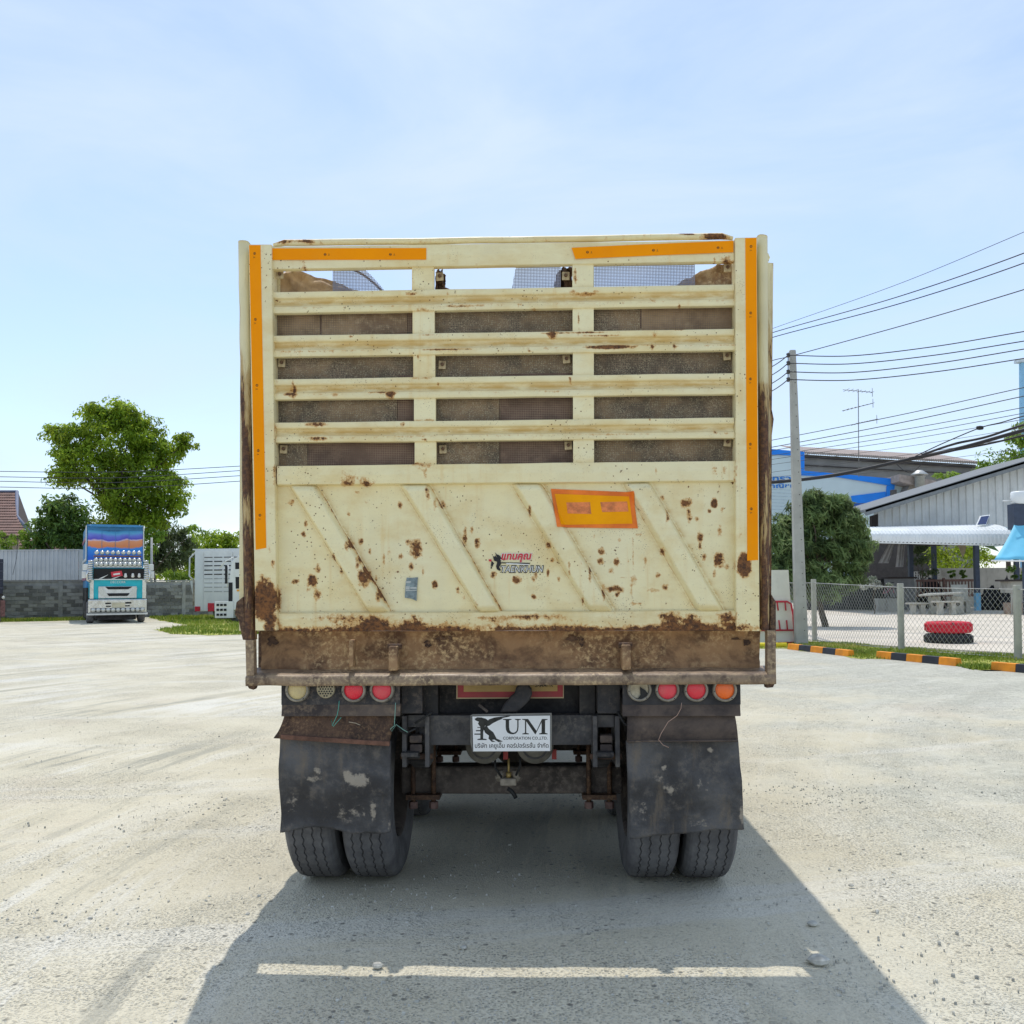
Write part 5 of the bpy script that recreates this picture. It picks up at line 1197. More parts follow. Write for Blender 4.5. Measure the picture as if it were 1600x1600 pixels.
for sgn, pts in ((-1, [(385, 1010), (430, 990), (505, 1100), (470, 1120), (415, 1085)]), (1, [(855, 1010), (815, 990), (750, 1100), (780, 1120), (835, 1085)])):
    m = MB(); m.prism([(DX(a_), .035, DZ(b_)) for a_, b_ in pts], (0, .024, 0)); build(m, 'head_lamp', M_LAMPW, gr_, local=True)
text_part('front_lettering', 'DECCORR', M_SWHITE, cab, DX(535), DX(715), DZ(945), DZ(915), .112)
for (a0, a1) in ((290, 335), (918, 965)): dpart('corner_chrome', M_CHR, a0, a1, 900, 1145, .06, .5)
bp = dpart('front_bumper', M_CHR, 270, 975, 1152, 1330, -.02, .6, bevel=.05)
dpart('number_plate', simple('aged_plate', (.58, .52, .36), .5), 552, 706, 1195, 1262, -.05, -.021)
for (a0, a1, b0, b1) in ((472, 540, 1195, 1215), (480, 540, 1235, 1250), (710, 785, 1190, 1212), (710, 765, 1232, 1248)): dpart('bumper_slot', M_DARK, a0, a1, b0, b1, -.035, -.021, parent=bp, bevel=0)
dpart('lamp_recess', M_DARK, 300, 945, 1266, 1316, -.032, -.021, parent=bp, bevel=0)
dpart('bumper_rail', M_CHRM, 255, 985, 1332, 1356, -.05, .25)
lampm = MB(); lampm.lathe([(0, -.07), (.045, -.062), (.075, -.035), (.085, 0), (.085, .02)], (0, 0, 0), 'y', 12); lamp_me = lampm.mesh('round_lamp', M_LAMPW)
bzm = MB(); bzm.lathe([(.083, -.03), (.1, -.02), (.1, .05), (0, .06)], (0, 0, 0), 'y', 12); bz_me = bzm.mesh('lamp_rim', M_CHR)
def rlamp(a_, b_, y):
    o = bpy.data.objects.new('round_lamp', lamp_me); C.objects.link(o); o.parent = dt; o.location = (DX(a_), y, DZ(b_))
    q = bpy.data.objects.new('lamp_rim', bz_me); C.objects.link(q); q.parent = o
for k in range(9): rlamp(372+k*64, 545, .55)
for k in range(10): rlamp(362+k*57.5, 642, .30)
for k in range(10): rlamp(362+k*57.5, 702, .12)
dpart('lamp_backing', M_DARK, 335, 915, 615, 728, .40, .46)
for k in range(11): rlamp(332+k*58.5, 1290, -.10)
for (b_, y) in ((590, .5), (672, .22), (730, .08)): dpart('lamp_rack', simple('rack_brown', (.25, .12, .08), .6) if b_ == 590 else M_CHRM, 335, 915, b_-10, b_+10, y+.06, y+.2)
for (a_, s_) in ((298, -1), (958, 1)):
    m = MB()
    for k in range(9): m.lathe([(.0, -.05), (.10, -.04), (.12, 0), (.10, .04), (0, .05)], (DX(a_)+.02*s_*math.sin(k*.4), -.02, DZ(660+k*29)), 'z', 12)
    build(m, 'exhaust_style_mirror_arm', M_CHR, dt, local=True)
    for (da, b0, b1) in ((62, 700, 780), (70, 790, 880)):
        m = MB(); m.box((DX(a_+s_*da)-.12, .0, DZ(b1)), (DX(a_+s_*da)+.12, .12, DZ(b0))); m.box((min(DX(a_), DX(a_+s_*da)), .04, DZ(b0+30)), (max(DX(a_), DX(a_+s_*da)), .08, DZ(b0+20))); build(m, 'wing_mirror', M_CHRM, dt, local=True, bevel=.02)
    m = MB(); m.tube([(DX(a_+s_*20), -.05, DZ(760)), (DX(a_+s_*48), -.05, DZ(830)), (DX(a_+s_*40), -.05, DZ(900)), (DX(a_), -.02, DZ(930))], .05, 8); build(m, 'mirror_brace', M_CHR, dt, local=True)
for a_ in (298, 917):
    for y in (.75, 5.6, 6.9):
        m = MB(); m.lathe([(.28, -.13), (.45, -.15), (.5, -.1), (.5, .1), (.45, .15), (.28, .13)], (DX(a_), y, .5), 'x', 28)
        t_ = build(m, 'tyre', M_TYRE, dt, local=True); m = MB(); m.lathe([(0, -.08), (.2, -.08), (.29, -.12), (.29, .12), (.2, .08), (0, .08)], (DX(a_), y, .5), 'x', 20); build(m, 'rim', M_AXLE, t_, local=True)
dpart('chassis', M_FRAME, 380, 840, 1356, 1420, .3, 9.3)
dpart('side_skirt', M_FRAME, 262, 300, 1000, 1330, 2.4, 9.4)
dpart('rear_bumper', M_CHRM, 400, 750, 1400, 1416, 9.3, 9.4)

# ---- white trucks half hidden behind the old truck
M_WTRK = simple('white_truck_paint', (.70, .71, .69), .45, var=.06, scale=1.5, dirt=.15)
def white_truck():
    Y = 45.5; a = at(300, 967, Y); r_ = thing('slatted_truck', 'white slat sided cattle truck with red tail board, parked on the grass', 'truck', (a.x, Y, 0), R(-7))
    k = Y/FPX; zt = 3.42; Lb = 6.2
    m = MB(); m.box((.12, 0, .42), (Lb, 2.3, zt)); bd = build(m, 'cargo_body', M_WTRK, r_, local=True, bevel=.03)
    m = MB(); m.box((.0, .02, zt+.001), (Lb, 2.28, zt+.06)); build(m, 'roof_rim', M_WTRK, bd, local=True)
    for i in range(9):
        z = zt-.38-i*.21; m = MB(); x = .62
        while x < Lb-.3:
            m.box((x, -.012, z), (x+.42, -.002, z+(.05 if i > 0 else .035))); x += .50
        build(m, 'slat_gap', M_DARK if i < 5 else simple('grey_slot', (.42, .43, .42), .6), bd, local=True)
    for x in (.5, 2.0, 3.5, 5.0): m = MB(); m.box((x, -.035, .45), (x+.07, -.013, zt-.1)); build(m, 'side_upright', M_WTRK, bd, local=True)
    m = MB(); m.tube([(.0, .3, 3.3), (-.28, .3, 3.05), (-.30, .3, 2.15), (-.1, .3, 1.98)], .04, 8); m.tube([(.05, .3, 3.3), (.03, .3, 2.0)], .04, 8); build(m, 'grab_frame', M_WTRK, r_, local=True)
    m = MB(); m.box((-.02, .1, .7), (.10, 2.2, 1.95)); build(m, 'rear_gate', rustmat('weathered_gate', (.16, .12, .09), (.38, .32, .25), (.6, .58, .52), 3, .3), r_, local=True)
    m = MB(); m.prism([(-.36, .5, 1.9), (-.04, .5, 2.02), (-.04, .5, 1.2), (-.22, .5, 1.22)], (0, .04, 0)); build(m, 'mud_guard', M_WTRK, r_, local=True)
    for x0, x1 in ((.16, .42), (.82, 1.14)): m = MB(); m.box((x0, -.04, .42), (x1, -.001, .82 if x0 > .5 else .66)); build(m, 'tail_board', simple('red_board', (.55, .02, .04), .4, var=.25, scale=9), r_, local=True)
    for x in (1.4, 2.5, 5.3):
        m = MB(); m.lathe([(.24, -.12), (.4, -.13), (.44, -.1), (.44, .1), (.4, .13), (.24, .12)], (x, .3, .44), 'y', 24); t_ = build(m, 'tyre', M_TYRE, r_, local=True)
        m = MB(); m.lathe([(0, -.06), (.2, -.08), (.25, -.1), (.25, .1), (0, .1)], (x, .3, .44), 'y', 18); build(m, 'rim', M_AXLE, t_, local=True)
white_truck()
def white_cab():
    Y = 42.0; a = at(353, 968, Y); r_ = thing('cab_truck', 'white truck cab with dark windows and orange stripe, half hidden by the old truck', 'truck', (a.x, Y, 0), R(-4))
    m = MB(); m.prism([(.1, 0, .55), (2.2, 0, .55), (2.2, 0, 3.0), (.55, 0, 3.0), (.25, 0, 2.75), (.1, 0, 1.6)], (0, 2.1, 0)); cb = build(m, 'cab_shell', M_WTRK, r_, local=True, bevel=.04)
    m = MB(); m.prism([(.45, -.012, 1.52), (2.1, -.012, 1.52), (2.1, -.012, 2.7), (.42, -.012, 2.7)], (0, .011, 0)); wn = build(m, 'side_window', M_GLASS, cb, local=True)
    m = MB(); m.box((.42, -.03, 2.05), (2.1, -.013, 2.4)); build(m, 'window_board', M_WTRK, wn, local=True)
    m = MB(); m.box((.5, -.02, 1.40), (2.1, -.001, 1.48)); build(m, 'orange_stripe', simple('orange_stripe', (.85, .38, .02), .5), cb, local=True)
    m = MB(); m.box((.12, -.02, .9), (.3, -.001, 1.8)); build(m, 'side_vent', M_DARK, cb, local=True)
    m = MB(); m.tube([(.3, .1, 2.95), (-.1, .1, 2.75), (-.35, .1, 2.45)], .025, 6); m.tube([(.05, .1, 2.6), (.02, .1, 1.6)], .03, 6); build(m, 'mirror_bracket', M_WTRK, r_, local=True)
    m = MB(); m.box((-.06, .0, 1.75), (.03, .1, 2.55)); build(m, 'wing_mirror', M_DARK, r_, local=True, bevel=.01)
    for i in range(3):
        for j in range(3):
            m = MB(); m.box((-.42+j*.17, -.06, .30+i*.22), (-.30+j*.17, -.041, .40+i*.22)); build(m, 'step_hole', M_DARK, r_, local=True)
    m = MB(); m.box((-.5, -.04, .2), (.35, .3, .95)); build(m, 'side_step', M_WTRK, r_, local=True, bevel=.01)
    for x in (.35, 1.6):
        m = MB(); m.lathe([(.24, -.12), (.4, -.13), (.44, -.1), (.44, .1), (.4, .13), (.24, .12)], (x, .5, .44), 'y', 24); build(m, 'tyre', M_TYRE, r_, local=True)
white_cab()
def dark_truck():
    Y = 44; a = at(8.5, 968, Y); r_ = thing('dark_truck', 'dark blue truck body cut off by the picture edge beside the block wall', 'truck', (a.x, Y, 0), R(31))
    m = MB(); m.box((-2.4, 0, 1.35), (-.12, 5, 3.0)); bd = build(m, 'cargo_body', simple('dark_blue_paint', (.02, .025, .045), .35, var=.2, scale=1), r_, local=True, bevel=.02)
    for z in (1.6, 2.0, 2.4, 2.8): m = MB(); m.box((-2.35, -.03, z), (-.11, -.001, z+.06)); build(m, 'side_rib', simple('dark_rib', (.05, .055, .08), .4), bd, local=True)
    m = MB(); m.box((-2.3, .1, .7), (-.1, 4.8, 1.34)); build(m, 'chassis', M_FRAME, r_, local=True)
    m = MB(); m.box((-.22, -.03, .28), (-.02, .05, 1.05)); build(m, 'mud_flap', simple('red_brown_flap', (.16, .08, .07), .8, var=.4, scale=6), r_, local=True)
    m = MB(); m.lathe([(0, -.03), (.06, -.02), (.07, .02)], (-.1, -.02, 1.18), 'y', 12); build(m, 'tail_lamp', M_LAMPW, r_, local=True)
    for x in (-.3, -2.0):
        m = MB(); m.lathe([(.24, -.12), (.44, -.13), (.48, -.1), (.48, .1), (.44, .13), (.24, .12)], (x, .7, .48), 'x', 24); build(m, 'tyre', M_TYRE, r_, local=True)
dark_truck()

# ---- wires on the left
M_CABLE = simple('black_cable', (.03, .03, .035), .6)
def wire(pts, r, label, group, name='overhead_wire', n=5, sub=18, mat=M_CABLE):
    """pts: (px, py, Y); smooth curve through them"""
    P = [at(*p) for p in pts]; path = []
    for i in range(len(P)-1):
        a = P[max(i-1, 0)]; b_ = P[i]; c_ = P[i+1]; d_ = P[min(i+2, len(P)-1)]
        for k in range(sub):
            t = k/sub; path.append(.5*((2*b_) + (c_-a)*t + (2*a-5*b_+4*c_-d_)*t*t + (3*b_-a-3*c_+d_)*t**3))
    path.append(P[-1]); m = MB(); m.tube(path, r, n, cap=False)
    return tag(build(m, name, mat, loc=P[0], fix=False), label, 'wire', group)
ORD = ['topmost', 'second', 'third', 'fourth', 'fifth', 'sixth', 'seventh', 'eighth', 'lowest']
GL = 'thin wires over the block wall'
for k_, (y0, y1, y2) in enumerate(((736.5, 737.5, 728), (745, 746.5, 735), (752, 754, 743), (761, 763, 751.5))):
    wire([(-60, y0-1, 46), (0, y0, 46), (180, y1, 46), (380, y2, 46), (480, y2-7, 46), (800, y2-16, 46), (1150, y2-20, 46)], .017, (ORD[k_] if k_ < 3 else 'lowest') + ' of four thin wires crossing the tall green tree', GL)
wire([(28, 838, 50), (26, 870, 50), (20, 898, 50)], .012, 'slack black cable hanging down the corrugated shed fascia', None)

# ================================================================== right side
M_CONC = simple('concrete', (0.40, 0.39, 0.36), .9, var=.16, scale=1.5, dirt=.35, dirtcol=(0.14, 0.13, 0.11), bump=.25, bscale=40)
# concrete yard
m = MB(); yd = [gnd(1195, 1000), gnd(1420, 1012.5), gnd(1640, 1026), gnd(1980, 1040), Vector((70, 50, 0)), Vector((60, 75, 0)), gnd(1180, 948)]
m.prism([Vector((p.x, p.y, .004)) for p in yd], (0, 0, .03)); build(m, 'concrete_yard', simple('yard_concrete', (.62, .55, .45), .9, var=.12, scale=.5, dirt=.25, dirtcol=(.25, .22, .18)), kind='structure')
# utility pole
b0 = gnd(1252, 1008); Yp = b0.y; top = at(1238, 547, Yp)
pole = thing('utility_pole', 'tall square concrete utility pole carrying black wires beside the fence', 'pole', b0)
m = MB(); wb, wt = .155, .08
m.hexa([b0+Vector((-wb, -wb*.8, -.05)), b0+Vector((wb, -wb*.8, -.05)), b0+Vector((wb, wb*.8, -.05)), b0+Vector((-wb, wb*.8, -.05))], [top+Vector((-wt, -wt*.8, 0)), top+Vector((wt, -wt*.8, 0)), top+Vector((wt, wt*.8, 0)), top+Vector((-wt, wt*.8, 0))])
build(m, 'shaft', simple('pole_concrete', (.42, .41, .37), .9, var=.12, scale=2, dirt=.3, bump=.2, bscale=50), pole, bevel=.03)
m = MB()
for k in range(24):
    t = .05+k*.038; p = lerp(b0, top, t); m.lathe([(0, -.003), (.012, -.003)], (p.x+lerp(.06, .02, t), p.y-lerp(wb, wt, t)*.8-.002, p.z), 'y', 8)
build(m, 'bolt_hole', M_DARK, pole)
INS = [(1231.5, 555), (1231.5, 567.5), (1231.5, 581), (1231.5, 593)]
m = MB(); m.bar(at(1231.5, 551, Yp-.15), at(1231.5, 597, Yp-.15), .02, .02); rk = build(m, 'insulator_rack', M_GREYST, pole)
for p in INS: m = MB(); m.lathe([(0, -.05), (.04, -.05), (.05, -.02), (.03, 0), (.05, .02), (.04, .05), (0, .05)], at(*p, Yp-.17), 'z', 10); build(m, 'insulator', M_GREYST, pole)
GR = 'wires tied to the utility pole'
for k_, ((x, y), (ye, yl)) in enumerate(zip(INS, ((518, 573), (533, 586), (545.5, 599), (560, 611)))):
    on = (ORD[k_] if k_ < 3 else 'lowest')
    wire([(x, y, Yp-.2), (1330, y+1+(y-555)*.0, Yp-1), (1460, lerp(y, ye, .42)+2, Yp-2), (1600, ye, Yp-3.5), (1760, ye-26, Yp-5)], .013, on + ' of four service wires sagging from the pole insulators over the antenna', GR)
    wire([(x, y, Yp-.2), (1206, yl, Yp+4), (1150, yl+30, Yp+12)], .014, on + ' of four wires running from pole insulators behind the old truck', GR+' behind the truck')
GH = 'high wires above the pole'
for on, ya, yb, r in (('thin grey highest', 513, 362.5, .006), ('upper black', 519.5, 395.5, .011), ('lower black', 527, 411, .011)):
    wire([(900, ya+70, 34), (1150, ya+22, 26), (1208, ya, 24), (1400, lerp(ya, yb, .49)+6, 20), (1600, yb, 16), (1760, yb-70, 13)], r, on + ' wire of three rising well above the utility pole', GH)
wire([(1150, 580, 26), (1208, 563, 24.4), (1245, 554, 23.6), (1420, 506, 20), (1600, 452.5, 17), (1760, 400, 14)], .011, 'single black wire leaving the pole top and rising to the right', None)
GM = 'middle wires below the antenna'
for k_, (ya, yb, r) in enumerate(((688, 605.5, .013), (699, 619, .014), (704, 636.5, .011), (712, 645.5, .010), (718, 655, .009), (726, 668, .007), (738, 682, .007), (746, 700, .006), (752, 712, .006))):
    wire([(900, ya+40, 42), (1150, ya+9, 36), (1205, ya, 34), (1400, lerp(ya, yb, .5)+3, 30), (1600, yb, 26), (1760, yb-32, 23)], r, ORD[k_] + ' of nine thin wires sloping across the blue building and warehouse', GM)
wire([(900, 752, 34), (1150, 754, 30), (1205, 753.5, 29), (1300, 743, 28), (1400, 722, 27), (1500, 700, 26), (1600, 672, 25), (1760, 630, 23)], .055, 'thick black bundled cable sagging past the blue building', None, 'cable_bundle', 7)
wire([(1440, 711, 26), (1490, 694, 25.5), (1540, 683, 25), (1600, 664, 24.5), (1700, 640, 24)], .035, 'tangled upper telephone cable bundle over the shed roof', None, 'cable_bundle', 6)
wire([(1420, 716, 26.4), (1500, 702, 26), (1560, 690, 25.6), (1600, 680, 25.2), (1700, 655, 24.6)], .03, 'lower telephone cable bundle over the shed roof', None, 'cable_bundle', 6)
wire([(1430, 713, 26.2), (1475, 692, 25.7), (1530, 669, 25.1), (1565, 660, 24.8), (1600, 650, 24.4), (1700, 625, 24)], .016, 'single cable with a splice box climbing above the bundles', None)
sb_ = at(1531, 668.5, 25.0); m = MB(); m.lathe([(0, -.09), (.05, -.08), (.06, 0), (.05, .08), (0, .09)], sb_, 'x', 10); tag(build(m, 'splice_box', M_BLACK, loc=sb_), 'small black splice box clipped on the climbing cable', 'splice box')
wire([(1400, 724, 28), (1412, 735, 28), (1425, 738, 28), (1440, 725, 28)], .012, 'short loop of black cable hanging from the thick bundle', None)

# antenna
Ya = 74; b_a = at(1341, 716, Ya); an = thing('television_antenna', 'rooftop television antenna mast with three aerials above the warehouse', 'antenna', b_a)
M_ALU = simple('antenna_aluminium', (.22, .22, .23), .5, metal=.4)
m = MB(); m.tube([at(1342, 745, Ya), at(1341, 608, Ya)], .035, 6); build(m, 'mast', M_ALU, an)
for (x0, y0, x1, y1, nn) in ((1317, 609, 1363, 613, 7), (1316, 642, 1364, 630, 8), (1330, 664, 1370, 655, 9)):
    m = MB(); a, b_ = at(x0, y0, Ya-.1), at(x1, y1, Ya-.1); m.tube([a, b_], .028, 5)
    for k in range(nn):
        p = lerp(a, b_, .12+.88*k/(nn-1)); m.tube([p+Vector((-.02, -.7+.05*k, -.02)), p+Vector((.02, .7-.05*k, .02))], .018, 4)
    m.tube([b_+Vector((0, 0, -.35)), b_+Vector((0, 0, .35))], .022, 4); build(m, 'aerial', M_ALU, an)

# ---- blue and white building
M_PALE = simple('pale_blue_panel', (.56, .66, .69), .6, var=.05, scale=.3); M_BLUE = simple('sign_blue', (.012, .22, .80), .5, var=.08, scale=.5); M_BLUE2 = simple('text_blue', (.03, .20, .60), .5, var=.2)
Yb = 84; bb = thing('blue_building', 'blue and white roadside building with blue lettering behind the pole', 'building', (at(1300, 900, Yb).x, Yb, 0))
def bpx(name, mat, pts, Y=Yb, d=.3, parent=None): m = MB(); polypx(m, pts, Y, d); return build(m, name, mat, parent or bb)
w1 = bpx('sign_wall', M_PALE, [(1120, 700), (1250, 707), (1250, 742), (1425, 752), (1425, 960), (1120, 960)], Yb, 4)
bpx('top_band', M_BLUE, [(1120, 694), (1257, 706), (1257, 712.5), (1120, 706)], Yb-.15, .13)
bpx('upright_band', M_BLUE, [(1249.5, 713), (1257, 713), (1257, 735), (1249.5, 735)], Yb-.15, .13)
bpx('middle_band', M_BLUE, [(1249.5, 735.4), (1257, 735.4), (1424, 750.5), (1422, 757.5), (1390, 758.5), (1310, 745.5), (1249.5, 742.5)], Yb-.15, .13)
bpx('end_band', M_BLUE, [(1386, 758.8), (1398, 758.2), (1396, 786), (1384, 786)], Yb-.15, .13)
bpx('lower_band', M_BLUE, [(1330, 775), (1384, 768), (1384, 786), (1330, 786)], Yb-.15, .13)
bpx('lower_fascia', simple('cobalt_fascia', (.02, .10, .42), .5, var=.3, scale=.8), [(1330, 787), (1400, 787), (1400, 800), (1330, 800)], Yb-.15, .13)
for k in range(7):
    y = 766+k*5.2; bpx('wall_line', simple('panel_line', (.45, .55, .60), .6), [(1120, y-6), (1250, y), (1250, y+.9), (1120, y-5.1)], Yb-.02, .015, w1)
def bbtext(body, x0, x1, y0, y1):
    a, c_ = at(x0, y1, Yb), at(x1, y0, Yb); ox = bb.location
    text_part('sign_lettering', body, M_BLUE2, bb, a.x-ox.x, c_.x-ox.x, a.z, c_.z, -.05, bold=.03)
bbtext('กระทรวง', 1180, 1246, 744.5, 752.5); bbtext('การพาณิชย์', 1172, 1243, 755, 763)
# ---- warehouse roof behind
M_BRSH = simple('brown_grey_sheet', (.235, .215, .195), .8, var=.15, scale=.5, dirt=.3); M_RFW = simple('weathered_roof_edge', (.36, .30, .27), .8, var=.2, scale=3)
wh = thing('warehouse', 'long brown grey warehouse with corrugated roof edge behind the blue building', 'warehouse', (at(1400, 900, 90).x, 90, 0))
m = MB(); polypx(m, [(1256, 710), (1525, 726), (1525, 960), (1256, 960)], 90, 6); build(m, 'wall', M_BRSH, wh)
m = MB(); pa, pb = at(1252, 705.5, 89.3), at(1530, 722, 89.3); rows_ = [[], []]
for i in range(161):
    p = lerp(pa, pb, i/160) + Vector((0, 0, .07*(i % 2))); rows_[0].append(p); rows_[1].append(p + Vector((0, 7, 1.6)))
m.grid(rows_, smooth=False); m.grid([[p for p in rows_[0]], [p + Vector((0, .15, -.22)) for p in rows_[0]]], smooth=False); build(m, 'roof', M_RFW, wh, fix=False)
m = MB(); polypx(m, [(1256, 712.5), (1525, 729), (1525, 731), (1256, 714.5)], 89.6, .3); build(m, 'eave_shade_strip', M_SOFF, wh)  # dark strip standing in for the shade line below the eave
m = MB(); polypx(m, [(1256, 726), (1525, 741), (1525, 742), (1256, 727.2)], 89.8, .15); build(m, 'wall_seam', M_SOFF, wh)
m = MB(); polypx(m, [(1405, 741), (1462, 751), (1470, 760), (1422, 757), (1405, 752)], 82, 3); build(m, 'lean_to_roof', M_RFW, wh)
m = MB(); polypx(m, [(1422, 757), (1470, 761), (1460, 800), (1400, 800)], 82.5, 2); build(m, 'lean_to_wall', M_BRSH, wh)
m = MB(); p = at(1437, 752, 81.5); m.lathe([(0, .55), (.35, .5), (.5, .42), (.42, .40), (.42, -.5), (0, -.5)], p, 'z', 16); m.lathe([(0, 1.0), (.25, .97), (.7, .62), (.72, .56), (0, .56)], p, 'z', 16); build(m, 'roof_vent', simple('galvanised', (.45, .45, .43), .45, metal=.4), wh)
# electric gear near the end of the blue wall
m = MB(); boxpx(m, 1394, 1402, 765, 782, 80, .5); tag(build(m, 'meter_box', M_GREYST, loc=at(1398, 782, 80), bevel=.03), 'grey electric box mounted at the end of the blue building', 'box')

# ---- grey corrugated shed with awning
Yg = 50.0
M_CORR2 = corr_mat('pale_corrugated_wall', (.66, .67, .655), .3); M_RFS = simple('grey_roof_sheet', (.17, .18, .185), .7, metal=.0, var=.15, scale=.6)
gs = thing('open_shed', 'large grey corrugated open shed with sloping roof above the patio', 'shed', (at(1480, 950, Yg).x, Yg, 0))
xa, xb = at(1366, 820, Yg).x, at(1700, 820, Yg).x; za = at(1366, 800, Yg).z; zb = at(1700, 700, Yg).z; zl = at(1480, 830, Yg).z
m = MB(); corrugated(m, xa, xb, lambda x: zl, lambda x: lerp(za, zb, (x-xa)/(xb-xa)), Yg, .40, .05); build(m, 'gable_wall', M_CORR2, gs, fix=False)
m = MB(); ra, rb = at(1352, 801, Yg-1), at(1710, 692, Yg-1)
m.hexa([ra, rb, rb+Vector((0, 12, 0)), ra+Vector((0, 12, 0))], [ra+Vector((0, 0, .18)), rb+Vector((0, 0, .18)), rb+Vector((0, 12, .18)), ra+Vector((0, 12, .18))]); build(m, 'roof', M_RFS, gs, bevel=.02)
m = MB(); m.bar(ra+Vector((0, .05, -.02)), rb+Vector((0, .05, -.02)), .1, .30); build(m, 'verge_board', simple('verge_grey', (.20, .215, .22), .6), gs)
m = MB(); polypx(m, [(1362, 806), (1372, 803), (1372, 838), (1362, 838)], Yg-.1, .3); build(m, 'corner_strip', M_SOFF, gs)
M_POST = simple('blue_grey_post', (.05, .065, .10), .5); M_POSTB = simple('sky_blue_post', (.16, .42, .62), .5, var=.1)
for (px, y0, y1, Y) in ((1424.5, 840, 949, 54), (1461, 840, 947, 56), (1527.5, 840, 953.5, 51), (1590, 840, 950, 55)):
    a = at(px, y1, Y); w_ = .12; m = MB(); m.box((a.x-w_, Y-w_, 0), (a.x+w_, Y+w_, at(px, y0, Y).z)); p_ = build(m, 'post', M_POST, gs)
    if px == 1527.5: m = MB(); m.box((a.x-w_-.01, Y-w_-.01, 0), (a.x+w_+.01, Y+w_+.01, 1.0)); build(m, 'post_base', M_POSTB, p_)
# white ribbed awning
M_AWN = simple('white_awning_metal', (.82, .84, .83), .4, var=.05, scale=.6, dirt=.12)
aw = thing('white_awning', 'white ribbed metal awning with curved front along the shed', 'awning', (at(1460, 860, 47).x, 48, 0))
Pl, Pr = at(1334, 846, 47.5), at(1583, 851.5, 46.2)
prof = [(1.9, 1.02), (1.2, .93), (.6, .80), (.25, .66), (.06, .48), (0, .3), (0, 0)]
m = MB(); rows_ = []; nx = 250
for (d, h) in prof:
    rows_.append([lerp(Pl, Pr, i/nx) + Vector((0, d - (.035 if (i % 6) < 3 else 0), h*lerp(.80, 1.12, i/nx) + (.03 if (i % 6) < 3 else 0))) for i in range(nx+1)])
m.grid(rows_, smooth=False); build(m, 'awning_sheet', M_AWN, aw, fix=False)
m = MB(); m.prism([r_[-1] + Vector((.02, 0, 0)) for r_ in rows_] + [rows_[-1][-1] + Vector((.02, 1.9, 0))], (.03, 0, 0)); build(m, 'awning_end', simple('turquoise_end', (.16, .45, .55), .5), aw)
m = MB(); m.bar(Pl+Vector((0, .05, -.03)), Pr+Vector((0, .05, -.03)), .08, .06); build(m, 'front_gutter', M_AWN, aw)
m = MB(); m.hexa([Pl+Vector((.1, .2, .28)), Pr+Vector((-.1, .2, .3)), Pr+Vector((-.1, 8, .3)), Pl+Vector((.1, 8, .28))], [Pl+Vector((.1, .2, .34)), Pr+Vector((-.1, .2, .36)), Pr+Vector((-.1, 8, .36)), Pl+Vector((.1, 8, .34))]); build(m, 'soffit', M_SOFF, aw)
sp_ = at(1535, 822, 47.6); so_ = thing('solar_panel', 'small tilted solar panel on the white awning', 'solar panel', sp_)
m = MB(); q = [at(1525, 821, 47.2), at(1541, 820, 47.2), at(1547, 804, 47.9), at(1532, 806, 47.9)]; m.prism(q, (0, .04, 0)); build(m, 'panel_frame', M_AWN, so_)
m = MB(); cq = sum(q, Vector())/4; m.prism([lerp(cq, p, .82) + Vector((0, -.03, .0)) for p in q], (0, .02, 0)); build(m, 'panel_cells', simple('solar_cells', (.03, .05, .14), .2), so_)
m = MB(); m.tube([q[3]+Vector((0, .05, 0)), q[0]+Vector((.3, .6, -.05))], .02, 5); m.tube([q[2]+Vector((0, .05, 0)), q[1]+Vector((.3, .6, -.05))], .02, 5); build(m, 'panel_leg', M_ALU, so_)
# sky blue canopy at the right edge
cn = thing('blue_canopy', 'sky blue sloping canvas canopy at the end of the patio', 'canopy', (at(1600, 880, 42).x, 42, 0))
m = MB(); e0, e1 = at(1553, 875, 42), at(1720, 877, 42); t0, t1 = at(1597, 790, 44.5), at(1720, 786, 44.5); rows_ = []
for j in range(13):
    t = j/12; rows_.append([lerp(lerp(t0, e0, t), lerp(t1, e1, t), i/20) + Vector((0, .0, -.35*math.sin(t*math.pi)*.6 - .04*math.sin(i*1.1))) for i in range(21)])
m.grid(rows_, smooth=True); o = build(m, 'canvas', simple('sky_blue_canvas', (.17, .56, .76), .6, var=.08, scale=.8), cn, fix=False); so = o.modifiers.new('thickness', 'SOLIDIFY'); so.thickness = .03
m = MB(); m.tube([at(1549, 876, 42), at(1720, 878, 42)], .04, 6); build(m, 'hem_tube', M_AWN, cn)
for px in (1600, 1690): a = at(px, 940, 43); m = MB(); m.tube([(a.x, 43, 0), (a.x, 43, at(px, 850, 43).z)], .05, 8); build(m, 'canopy_post', M_POST, cn)
tk = at(1592, 778, 44); tt = thing('rooftop_tank', 'round white ribbed tank on the roof at the picture edge', 'tank', at(1592, 790, 44))
m = MB(); m.lathe([(0, .30), (.4, .30), (.46, .24), (.44, .10), (.47, .04), (.44, -.05), (.46, -.25), (.4, -.30), (0, -.30)], tk+Vector((.1, 0, 0)), 'z', 28); build(m, 'tank_body', M_AWN, tt)
m = MB(); m.tube([at(1567, 782.5, 44), at(1580, 783, 44)], .03, 6); build(m, 'outlet_pipe', M_AWN, tt)
m = MB(); q0 = at(1592, 788, 44); m.box((q0.x-.4, 43.7, q0.z-1.2), (q0.x+1.2, 44.3, q0.z)); build(m, 'tank_stand', M_POST, tt)
